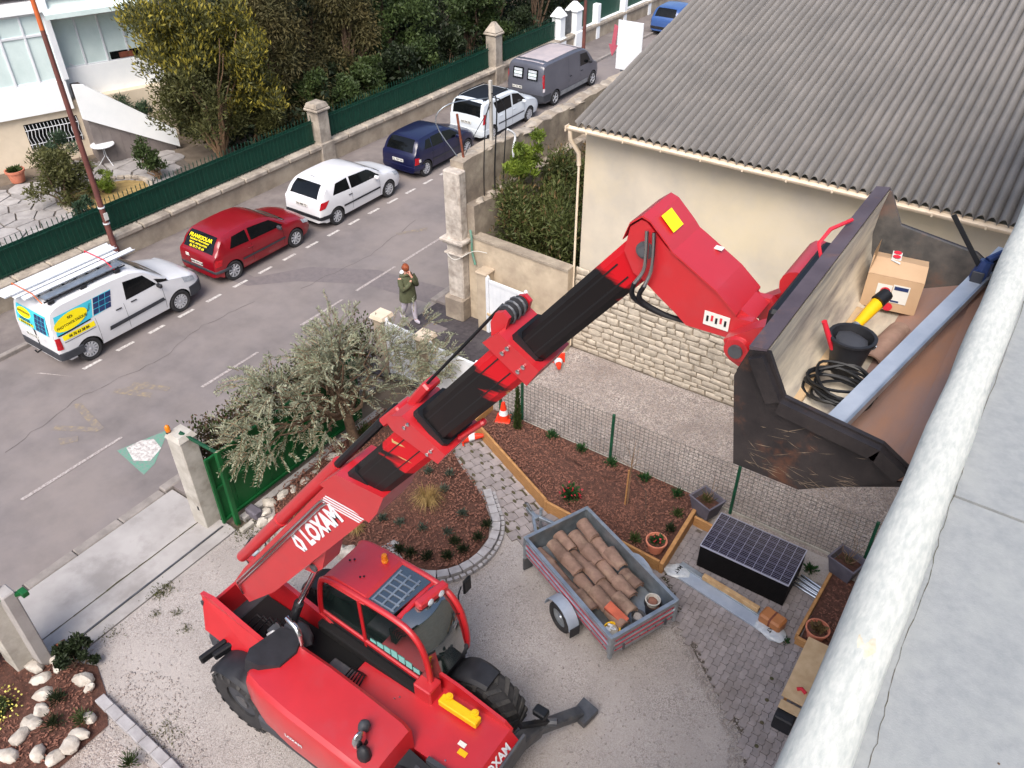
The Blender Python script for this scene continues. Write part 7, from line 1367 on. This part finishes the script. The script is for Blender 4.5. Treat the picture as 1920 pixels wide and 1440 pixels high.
mat('skin', (212, 160, 140), (200, 146, 126), 8, .55); mat('trousers', (186, 180, 190), (166, 160, 172), 8, .85); mat('parka', (88, 92, 68), (72, 76, 54), 8, .85, bump=.3, bscale=20); mat('hair', (150, 78, 44), (112, 54, 32), 20, .6, bump=.5, bscale=60); mat('fur', (230, 232, 236), rough=.9)
pr = thing('person', 'person in an olive green parka and pale trousers walking on the pavement', 'person', (-12.86, 13.86, .032), R(-15))
ch = [[((0, 0, .93), (.13, .11)), ((0, 0, 1.12), (.13, .11)), ((.0, 0, 1.33), (.15, .11)), ((.02, 0, 1.46), .06), ((.03, 0, 1.53), .062), ((.045, 0, 1.6), (.085, .075)), ((.035, 0, 1.66), (.07, .065))],
      [(0, 0), ((.02, .09, .86), .095), ((.1, .1, .5), .065), ((.13, .1, .1), .042), ((.24, .11, .04), .036)], [(0, 0), ((-.02, -.09, .86), .095), ((-.05, -.09, .5), .062), ((-.24, -.09, .16), .042), ((-.17, -.1, .05), .036)],
      [(2, 0), ((.0, .17, 1.36), .06), ((.12, .2, 1.14), .05), ((.2, .09, 1.33), .036), ((.17, .03, 1.5), .028), ((.15, .02, 1.545), (.026, .014))], [(2, 0), ((.0, -.17, 1.36), .06), ((.12, -.2, 1.12), .05), ((.2, -.05, 1.26), .036), ((.19, .03, 1.36), .03)]]
n0 = 7+4+4+5-1
for k_ in range(4): ch.append([(19, 0), ((.155-.012*k_, .03-.0*k_, 1.58+.004*k_), .009), ((.13-.012*k_, .04, 1.605-.004*k_), .008)])
ch.append([(18, 0), ((.15, -.015, 1.53), .01), ((.12, -.03, 1.55), .009)])
bd_ = skin('body', ch, 'skin', pr)
def ell_loft(secs, n=16): return [[(cx+rx*math.cos(2*math.pi*k/n), cy+ry*math.sin(2*math.pi*k/n), z) for k in range(n)] for cx, cy, z, rx, ry in secs]
MB().loft(ell_loft([(.0, 0, .70, .20, .24), (.0, 0, .74, .205, .245), (0, 0, .95, .19, .225), (.0, 0, 1.12, .175, .21), (0, 0, 1.3, .17, .225), (.0, 0, 1.4, .13, .19), (.01, 0, 1.47, .085, .1)])).build('parka', 'parka', pr, world=False, smooth=60)
for pts in ([(0, .18, 1.37), (.07, .22, 1.24), (.13, .21, 1.13), (.17, .15, 1.22), (.2, .09, 1.33), (.185, .06, 1.42)], [(0, -.18, 1.37), (.07, -.22, 1.23), (.13, -.21, 1.11), (.17, -.13, 1.18), (.2, -.04, 1.26), (.195, .0, 1.31)]): MB().tube(pts, [.085, .08, .075, .068, .06, .052], 10).build('sleeve', 'parka', pr, world=False, smooth=60)
for s in (1, -1):
    kx, ax, az = (.1, .13, .12) if s > 0 else (-.05, -.24, .18); MB().tube([(0, s*.085, .84), ((kx)*.6, s*.09, .66), (kx, s*.095, .5), ((kx+ax)/2, s*.095, .3), (ax, s*.095, az)], [.105, .095, .08, .066, .055], 10).build('trouser_leg', 'trousers', pr, world=False, smooth=60)
    MB().blob((ax+.06, s*.098, az-.06), (.13, .05, .055), 3, .05).build('shoe', 'trousers', pr, world=False, smooth=60)
MB().blob((.01, 0, 1.655), (.115, .105, .105), 12, .1, 10).build('hair', 'hair', pr, world=False, smooth=50); MB().tube([(-.02+.13*math.cos(a_), .14*math.sin(a_), 1.44+.05*math.cos(a_)) for a_ in [k*.5236 for k in range(12)]], .035, 8, closed=True).build('hood', 'parka', pr, world=False, smooth=60); MB().blob((-.13, 0, 1.47), (.06, .1, .06), 4, .1).build('hood_lining', 'fur', pr, world=False, smooth=60)
for s in (1, -1): MB().blob((.118, s*.03, 1.61), (.012, .012, .008), 2, .02).build('eye', 'ink', pr, world=False)
MB().blob((.132, 0, 1.585), (.018, .013, .02), 2, .02).build('nose', 'skin', pr, world=False, smooth=60); MB().bar((.118, -.022, 1.553), (.118, .022, 1.553), .012, .01).build('mouth', 'flower_red', pr, world=False)
MB().box((.14, -.04, 1.2), (.1, .06, .16), .02).build('handbag', 'rust', label='small reddish bag held in front of the green parka', cat='bag', world=False, loc=pr.matrix_basis @ Vector((.0, 0, 0)), rot=(0, 0, R(-15)))
# ------------------------------------------------------------------ far boundary wall, pillars, green fence
bw_ = thing('boundary_wall', 'low weathered rendered wall with stone coping along the far pavement', 'wall', (-22.45, 16, 0))
MB().box((-22.47, 30, .35), (.4, 80, .7)).build('wall', 'boundary', bw_); cpm = MB().box((0, 0, 0), (.54, .97, .17), .035).mesh('coping_stone', 'coping')
for i in range(50): obj('coping_stone', cpm, bw_, loc=(0, -14+i*1.0, .785+random.uniform(-.006, .006)), rot=(0, random.uniform(-.01, .01), random.uniform(-.006, .006)))
FG = 'green sheet-backed railings on the far boundary wall'
def green_fence(label, y0, y1, z0=.87, z1=1.72):
    t_ = thing('green_fence', label, 'fence', (-22.5, (y0+y1)/2, z0), group=FG); n = max(1, round((y1-y0)/2.0))
    for i in range(n): a_ = y0+(y1-y0)*i/n; c_ = y0+(y1-y0)*(i+1)/n; MB().box((-22.56, (a_+c_)/2, (z0+z1)/2), (.012, c_-a_-.002, z1-z0), .0008).build('sheet', 'green_sheet', t_)
    k_ = int((y1-y0)/.15); bm_ = bar_mesh
    for i in range(k_): obj('bar', bm_, t_, loc=(0.0, y0+(i+.5)*(y1-y0)/k_-(y0+y1)/2, 0))
    for z in (z0+.08, z1-.08): MB().bar((-22.5, y0, z), (-22.5, y1, z), .03, .03).build('rail', 'green_bar', t_)
b = MB(); b.box((0, 0, .5), (.018, .018, 1.0)); b.add([(-.014, -.014, 1.0), (.014, -.014, 1.0), (.014, .014, 1.0), (-.014, .014, 1.0), (0, 0, 1.1)], [(0, 1, 4), (1, 2, 4), (2, 3, 4), (3, 0, 4)]); bar_mesh = b.mesh('bar', 'green_bar')
green_fence('green railing section nearest the lamp post, left of the first stone pillar', 4.0, 20.1); green_fence('green railing section between the two tall stone pillars', 20.75, 31.0); green_fence('short green railing section right of the pointed pillar', 32.2, 36.6)
def stone_pillar(label, y, hgt, w_=.55, m='coping', tp=.75):
    t_ = thing('stone_pillar', label, 'pillar', (-22.5, y, 0), group='stone pillars of the far boundary wall'); MB().box((-22.5, y, hgt*.4), (w_, w_, hgt*.8), .03).build('shaft', m, t_); MB().box((-22.5, y, hgt*.83), (w_+.14, w_+.14, .1), .03).build('cornice', m, t_); q_ = w_/2+.03
    MB().prism([(-22.5-q_, y-q_), (-22.5+q_, y-q_), (-22.5+q_, y+q_), (-22.5-q_, y+q_)], hgt*.86, hgt if tp > .5 else hgt*.92, taper=tp).build('cap', m, t_); MB().box((-22.5, y, .45), (w_+.12, w_+.12, .9), .03).build('plinth', m, t_)
stone_pillar('stone pillar with moulded cap beside the golden tree', 20.4, 2.5, tp=.2); stone_pillar('taller stone pillar with a pointed cap behind the grey van', 31.4, 2.75)
stone_pillar('white pillar left of the narrow gate beyond the grey van', 36.9, 2.3, .5, 'white_wall'); stone_pillar('white pillar right of the narrow gate beyond the grey van', 38.4, 2.3, .6, 'white_wall')
MB().bar((-22.5, 37.15, 1.0), (-22.5, 38.1, 1.0), .06, 1.9).build('narrow_gate', 'steel_grey', label='narrow dark gate between two white pillars beyond the grey van', cat='gate')
fw = thing('far_white_wall', 'low white wall with green railings past the white pillars', 'wall', (-22.5, 44, 0)); MB().box((-22.5, 44.5, .45), (.3, 11, .9)).build('wall', 'white_wall', fw); MB().box((-22.55, 43, 1.5), (.03, 8, 1.2)).build('fence_sheet', 'green_sheet', fw)
for y in (40.5, 43.5, 46.5): MB().box((-22.4, y, .9), (.35, .35, 1.8), .02).build('wall_pillar', 'white_wall', fw)
# street furniture
lpz = thing('lamp_post', 'tall tapering brown street lamp post turning orange at the top', 'lamp post', (-22.15, 11.4, .1)); MB().lathe([(.11, 0), (.11, .5), (.085, .55), (.075, 3.4), (.06, 6.6)], 12).build('lower_shaft', 'rust_pole', lpz, world=False, smooth=40); MB().lathe([(.058, 6.6), (.05, 9.0)], 12).build('upper_shaft', 'orange_pole', lpz, world=False, smooth=40)
for z_ in (1.25, 1.75): MB().tube([(0, 0, z_), (0, 0, z_+.04)], .1, 10).build('band', 'white_paint', lpz, world=False)
MB().tube([(0, 0, 9.0), (.3, 0, 9.3), (1.3, 0, 9.5)], .04, 8).build('arm', 'orange_pole', lpz, world=False, smooth=50); MB().blob((1.6, 0, 9.5), (.35, .13, .08), 2, .05).build('lantern', 'galv', lpz, world=False, smooth=50)
MB().box((.1, 0, 1.5), (.02, .12, .22)).build('notice', 'plate', lpz, world=False)
MB().lathe([(.09, 0), (.08, 2.6), (.001, 2.62)], 10, (-21.2, 37.2, .1)).build('iron_post', 'rust_pole', label='short dark brown iron post on the far pavement past the grey van', cat='post', smooth=40)
# ------------------------------------------------------------------ villa
dv = Vector((.352, .936, 0)); nv = Vector((.936, -.352, 0)); V0 = Vector((-30.43, 12.57, .45))
vil = thing('white_villa', 'white and cream villa with glazed veranda and blinds in the upper left', 'house', tuple(V0), math.atan2(dv.y, dv.x))
# local: x along the facade, y = away from the viewer, z up from the garden
def vb(nm, x0, x1, y0, y1, z0, z1, m, b_=.01, parent=vil): return MB().box(((x0+x1)/2, (y0+y1)/2, (z0+z1)/2), (x1-x0, y1-y0, z1-z0), b_).build(nm, m, parent, world=False)
vb('wall', -8, 6.3, .05, 7, -.2, 2.0, 'cream_wall'); vb('band', -8, 2.95, -.12, 7, 1.78, 2.78, 'white_wall'); vb('band', 2.95, 6.4, .4, 7, 1.75, 3.0, 'white_wall'); vb('upper_wall', -8, 6.4, .75, 7, 2.78, 5.6, 'white_wall')
vb('slab', -8, 3.1, -.25, 2, 5.0, 5.35, 'white_wall'); vb('roof_slab', 3.1, 6.6, .2, 7, 5.15, 5.45, 'white_wall'); vb('roof', -8.2, 6.8, -.2, 7.2, 5.6, 5.9, 'tile')
def glazing(x0, x1, y, z0, z1, n, tr):
    f = vb('window', x0, x1, y, y+.05, z0, z1, 'blind', 0)
    for i in range(n+1):
        x = x0+(x1-x0)*i/n; vb('mullion', x-.035, x+.035, y-.05, y+.06, z0, z1, 'white_paint', .008, f)
    for z in (z0, tr, z1): vb('transom', x0, x1, y-.04, y+.06, z-.04, z+.04, 'white_paint', .008, f)
    return f
glazing(-6.0, 2.9, -.05, 2.8, 4.95, 12, 4.3); vb('post', 2.88, 3.08, -.14, .05, 2.78, 5.0, 'white_paint'); glazing(3.1, 6.1, .45, 3.0, 5.1, 4, 4.6); vb('post', 6.1, 6.3, .4, .6, 3.0, 5.1, 'white_paint')
f = vb('open_window', 4.7, 6.0, .4, .44, 3.05, 3.3, 'glass_dark', 0); vb('curtain', 5.0, 5.5, .38, .4, 3.06, 3.25, 'rust', 0, f)
aw = MB(); aw.add([(2.9, -.5, 4.95), (6.4, -.5, 4.95), (6.4, .3, 5.3), (2.9, .3, 5.3), (2.9, -.5, 4.8), (6.4, -.5, 4.8)], [(0, 1, 2, 3), (4, 5, 1, 0)]); aw.build('awning', 'blind', vil, world=False)
# barred basement window
gw_ = vb('basement_window', 1.2, 2.95, .03, .06, .62, 1.5, 'glass_dark', 0)
for i in range(15): x = 1.24+i*.119; MB().tube([(x, -.02, .64), (x+.02, -.03, .85), (x-.02, -.03, 1.05), (x+.02, -.03, 1.25), (x, -.02, 1.48)], .011, 5).build('bar', 'white_paint', gw_, world=False)
for z in (.8, 1.3): vb('cross_bar', 1.2, 2.95, -.03, -.01, z-.012, z+.012, 'white_paint', 0, gw_)
# outside stairs
st = obj('stairs', None, vil); st.location = (0, 0, 0)
for i in range(9): vb('step', 3.1+i*.3, 3.4+i*.3, -1.2, .4, 0, 2.5-i*.28, 'pavement', .01, st)
MB().prism([(2.95, 1.75), (2.95, 2.9), (3.3, 2.85), (5.9, .75), (5.9, .1)], -1.32, -1.2, 'xz').build('parapet', 'white_wall', st, world=False)
for z in (.35, .55): MB().bar((3.3, .42, 2.6+z), (5.9, .42, .3+z), .03, .04).build('handrail', 'white_paint', st, world=False)
VM = Matrix.Translation(V0) @ Matrix.Rotation(math.atan2(dv.y, dv.x), 4, 'Z')
# crazy paving
flg = struct('flagstone_terrace', sheet_poly([(-29.9, 8), (-22.75, 8), (-22.75, 13.2), (-24.3, 16.4), (-27.9, 17.6), (-29.0, 15.8)], .455), 'joint'); TP = [(-29.9, 8.2), (-23.2, 8.2), (-23.2, 12.6), (-25.4, 16.4), (-27.9, 17.4), (-28.9, 15.8)]
pts = []; rr = random.Random(21)
for i in range(-1, 13):
    for j in range(-1, 15): pts.append((-30+i*.62+rr.uniform(-.27, .27)+(.3 if j % 2 else 0), 8+j*.68+rr.uniform(-.27, .27)))
def clip(poly, a, b):
    """keep the part of poly nearer to a than to b"""
    mx, my = (a[0]+b[0])/2, (a[1]+b[1])/2; dx, dy = b[0]-a[0], b[1]-a[1]; out = []
    for i in range(len(poly)):
        p, q = poly[i], poly[(i+1) % len(poly)]; dp = (p[0]-mx)*dx+(p[1]-my)*dy; dq = (q[0]-mx)*dx+(q[1]-my)*dy
        if dp <= 0: out.append(p)
        if dp*dq < 0: t_ = dp/(dp-dq); out.append((p[0]+(q[0]-p[0])*t_, p[1]+(q[1]-p[1])*t_))
    return out
for a_ in pts:
    if not inside(a_, TP): continue
    poly = [(a_[0]-1, a_[1]-1), (a_[0]+1, a_[1]-1), (a_[0]+1, a_[1]+1), (a_[0]-1, a_[1]+1)]
    for b_ in pts:
        if b_ != a_ and abs(b_[0]-a_[0]) < 2 and abs(b_[1]-a_[1]) < 2: poly = clip(poly, a_, b_)
    if len(poly) < 3: continue
    cx = sum(p[0] for p in poly)/len(poly); cy = sum(p[1] for p in poly)/len(poly); poly = [(cx+(x-cx)*.93, cy+(y-cy)*.93) for x, y in poly]
    MB().prism(poly, .455, .49+rr.uniform(0, .008), taper=.02).build('flagstone', 'flagstone', flg)
# round planted bed on the terrace
rb = thing('round_terrace_bed', 'sandy round bed ringed with stones on the flagstone terrace', 'flower bed', (-25.7, 13.6, .5)); MB().blob((0, 0, 0), (1.15, 1.35, .06), 2, .05, 10).build('soil', 'straw', rb, world=False, smooth=60)
sm_ = MB().box((0, 0, .05), (.24, .15, .12), .02).mesh('ring_stone', 'coping')
for i in range(30): a_ = 2*math.pi*i/30; obj('ring_stone', sm_, rb, loc=(1.22*math.cos(a_), 1.42*math.sin(a_), 0), rot=(0, 0, a_+math.pi/2))
tb = thing('garden_table', 'round white garden table beside the villa wall', 'table', (-28.05, 15.2, .49)); MB().lathe([(.001, .7), (.4, .7), (.41, .72), (.4, .735), (.001, .735)], 20).build('top', 'white_paint', tb, world=False, smooth=40)
for i in range(3): a_ = i*2.09; MB().tube([(.02*math.cos(a_), .02*math.sin(a_), .7), (.04*math.cos(a_), .04*math.sin(a_), .3), (.3*math.cos(a_), .3*math.sin(a_), 0)], .014, 6).build('leg', 'white_paint', tb, world=False)
def gpot(label, loc, r_, h_, leafm, n): pot(label, loc, r_, h_, leafm, n, .16)
gpot('terracotta pot with a leafy plant at the villa wall, left frame edge', (-29.3, 12.55, .49), .3, .42, 'leaf_mid', 220); gpot('terracotta pot under the oleander beside the villa stairs', (-28.2, 16.5, .49), .32, .45, 'leaf_oleander', 260)
bush('oleander', 'grey-green oleander bush in front of the villa stairs', 'bush', (-28.3, 16.7, 1.75), (.75, .8, .75), 'leaf_oleander', 2600, .22, 14, 8, .5, lw=.15, base=(-28.2, 16.5, .8)); bush('oleander', 'thin grey oleander before the barred villa window', 'bush', (-28.5, 13.9, 1.5), (.6, .8, .6), 'leaf_oleander', 1300, .2, 12, 8, .5, lw=.14, base=(-28.4, 13.9, .5))
bush('golden_shrub', 'rounded olive-green shrub on the terrace behind the lamp post', 'shrub', (-26.3, 12.5, 1.45), (.95, 1.15, 1.0), 'leaf_loquat', 5200, .14, 22, 9, .35, lw=.35, base=(-26.0, 12.4, .5)); bush('lime_shrub', 'small bright lime shrub at the edge of the round bed', 'shrub', (-26.0, 13.6, .95), (.55, .6, .45), 'leaf_lime', 2200, .08, 12, 5, base=(-26.0, 13.6, .5)); bush('bare_bush', 'half bare bush with pale upright stems by the terrace', 'bush', (-25.6, 15.4, 1.35), (.6, .75, .85), 'leaf_mid', 1500, .14, 12, 14, .5, None, 'twig', .4, base=(-25.4, 15.4, .5)); bush('corner_plant', 'green plant with sparse leaves in front of the round bed by the railing', 'plant', (-24.6, 12.2, .9), (.45, .5, .4), 'leaf_oleander', 900, .14, 8, 8, .5, base=(-24.5, 12.2, .5))
# ------------------------------------------------------------------ trees behind the far wall
gt = [((-25.3+RNG.normal()*.6, 17.7+RNG.normal()*.95, 1.6+RNG.random()*4.4), (.62, .65, .62)) for _ in range(60)]
leafy('golden_tree', 'broad upright tree with golden yellow leaf tips beside the stone pillar', 'tree', gt, 'leaf_loquat', 24000, .17, .33, .6, (-25.0, 17.8, .45), [(-25.2+1.3*math.cos(i*.9), 17.9+1.5*math.sin(i*.9), 3.3+.5*(i % 4)) for i in range(18)], 'twig', .06, .45, ('leaf_gold', 4200, .19, .55), kink=.12, zmin=.6)
g2 = [((-24.4+RNG.normal()*.35, 19.3+RNG.normal()*.45, 1.3+RNG.random()*3.0), (.5, .5, .5)) for _ in range(22)]
leafy('golden_tree', 'smaller golden tipped tree leaning over the first stone pillar', 'tree', g2, 'leaf_loquat', 9000, .16, .33, .5, (-24.6, 19.2, .45), None, 'twig', .04, .45, ('leaf_gold', 2400, .18, .35), zmin=1.2)
def conifer(label, base, hgt, r_, n, leafm='leaf_conifer', seed=1, name='conifer_tree'):
    cl = []; rr_ = np.random.default_rng(seed)
    for i in range(int(44*hgt/6)):
        u_ = rr_.random(); a_ = rr_.uniform(0, 6.28); q_ = r_*(1-u_*.8)*rr_.uniform(.35, .95); cl.append(((base[0]+q_*math.cos(a_), base[1]+q_*math.sin(a_), base[2]+.5+hgt*u_), (.6, .6, .8)))
    t_ = leafy(name, label, 'tree', cl, leafm, int(n*1.6), .2, .26, -.4, base, [tuple(c_[0]) for c_ in cl[:14]]+[(base[0], base[1], base[2]+hgt)], 'bark', .09, .35, zmin=base[2]+.2); return t_
conifer('large brownish green conifer right behind the first stone pillar', (-26.0, 22.0, .45), 7.5, 2.3, 17000, seed=2); conifer('brownish conifer with drooping branches right of the large one', (-25.6, 25.3, .45), 5.5, 1.9, 11000, seed=3); conifer('tall dark conifer behind the golden tree', (-29.0, 21.5, .45), 9, 2.6, 13000, 'leaf_dark', 4); conifer('tall dark conifer at the top edge, left of the middle', (-29.5, 26.5, .45), 9, 2.8, 13000, 'leaf_dark', 5)
def broad(label, c_, r_, leafm, n, ls, base, name='garden_tree', k=26): return bush(name, label, 'tree', c_, r_, leafm, n, ls, k, 10, .2, None, 'bark', .5, (.28, .48), base)
HG = [(23.2, 'leaf_mid', 'leafy laurel bush just right of the first stone pillar'), (24.9, 'leaf_mid', 'second laurel bush right of the first stone pillar'), (26.6, 'leaf_dark', 'dark laurel bush in the middle of the long railing'), (28.2, 'leaf_mid', 'laurel bush left of the pointed stone pillar'), (29.8, 'leaf_dark', 'dark laurel bush next to the pointed stone pillar')]
for y, m_, lab in HG: bush('laurel_bush', lab, 'bush', (-23.9, y, 1.75), (.85, 1.05, 1.1), m_, 3600, .17, 18, 6, .25, 'laurel bushes behind the green railing', lw=.45, base=(-23.9, y, .45))
broad('rounded evergreen tree behind the laurel bushes, left', (-25.6, 28.0, 3.4), (1.8, 1.9, 1.6), 'leaf_mid', 9000, .17, (-25.6, 28, .45)); broad('rounded evergreen tree above the pointed stone pillar', (-24.6, 32.5, 3.3), (1.6, 2.0, 1.5), 'leaf_mid', 9000, .17, (-24.6, 32.3, .45)); broad('dark evergreen tree in the shade behind the laurel bushes', (-27.8, 30.5, 3.6), (2.2, 2.4, 2.4), 'leaf_dark', 11000, .2, (-27.8, 30.5, .45)); broad('dark evergreen tree farther back, top middle', (-30.5, 33.0, 4.2), (2.6, 3.0, 2.8), 'leaf_dark', 11000, .22, (-30.5, 33, .45)); broad('grey-green olive-like tree hanging over the white pillars', (-23.6, 37.2, 4.4), (1.5, 2.2, 1.2), 'leaf_olive', 9000, .14, (-24.0, 37.2, .45)); broad('dark tree behind the white pillars', (-27.0, 38.0, 4.0), (2.4, 3.0, 2.6), 'leaf_dark', 9000, .22, (-27, 38, .45)); broad('green tree beside the far white wall', (-25.0, 43.5, 4.2), (2.2, 2.8, 2.4), 'leaf_mid', 8000, .2, (-25, 43.5, .45)); broad('dark tree behind the villa corner', (-30.0, 23.5, 3.6), (2.0, 2.2, 2.4), 'leaf_dark', 8000, .2, (-30, 23.5, .45)); broad('far dark tree at the top edge, right of the middle', (-33.0, 42.0, 5.0), (3.2, 3.6, 3.4), 'leaf_dark', 10000, .26, (-33, 42, .45)); broad('far dark tree at the top edge, above the golden tree', (-34.5, 28.5, 4.5), (3, 3.2, 3.4), 'leaf_dark', 10000, .26, (-34.5, 28.5, .45)); broad('far green tree at the end of the visible street', (-27.0, 50.0, 5.0), (3, 3.4, 3.4), 'leaf_mid', 9000, .25, (-27, 50, .45)); broad('far dark tree behind the others, top right of the garden', (-33, 50.0, 5.5), (3.6, 4, 4), 'leaf_dark', 9000, .3, (-33, 50, .45))
pgl = thing('white_trellis', 'white lattice trellis between the villa and the trees', 'trellis', (-32, 21, .5))
for i in range(11): MB().bar((-33+.2*i, 21.0+.1*i, .5), (-33+.2*i, 21.0+.1*i, 4.2), .02, .05).build('lath', 'white_paint', pgl)
for i in range(16): MB().bar((-33, 20.98, .7+.23*i), (-31, 21.98, .7+.23*i), .02, .05).build('lath', 'white_paint', pgl)
# shaded undergrowth of the gardens
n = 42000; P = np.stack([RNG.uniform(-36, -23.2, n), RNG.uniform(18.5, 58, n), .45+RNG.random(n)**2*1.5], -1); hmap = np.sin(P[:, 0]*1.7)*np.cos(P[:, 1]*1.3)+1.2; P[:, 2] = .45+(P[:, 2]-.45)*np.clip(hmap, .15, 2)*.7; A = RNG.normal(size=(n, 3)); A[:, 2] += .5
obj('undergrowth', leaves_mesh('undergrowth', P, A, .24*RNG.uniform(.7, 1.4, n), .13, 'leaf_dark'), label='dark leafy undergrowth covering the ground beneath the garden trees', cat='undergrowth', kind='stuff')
for i, (x, y, m_, lab) in enumerate(((-24.6, 21.9, 'leaf_mid', 'leafy bush squeezed between the first stone pillar and the conifer'), (-25.6, 24.2, 'leaf_dark', 'dark bush behind the first laurel'), (-25.3, 26.6, 'leaf_mid', 'green bush behind the second laurel'), (-25.2, 30.2, 'leaf_dark', 'dark bush behind the pointed stone pillar'), (-23.8, 33.4, 'leaf_mid', 'green bush right of the pointed stone pillar'), (-24.0, 35.2, 'leaf_dark', 'dark bush left of the white pillars'))):
    bush('garden_bush', lab, 'bush', (x, y, 1.6), (1.0, 1.1, 1.2), m_, 4200, .18, 18, 6, .25, lw=.45, base=(x, y, .45))
# ------------------------------------------------------------------ wear on the flat roof
db = crackline([(.118, 5.5), (.121, 4.2), (.118, 3.2), (.12, 2.6), (.135, 2.3), (.13, 1.9), (.15, 1.62), (.145, 1.4)], .0011, .004); struct('roof_cracks', MB().add([(a, b, 9.9825) for a, b, c in db.v], db.f), 'moss')
for x, y, s_ in ((.33, 1.32, .012), (.45, 1.75, .004)): struct('roof_stain', MB().lathe([(s_, 0), (s_*.8, .001), (.0005, .0012)], 7, (x, y, 9.9805)), 'bark')
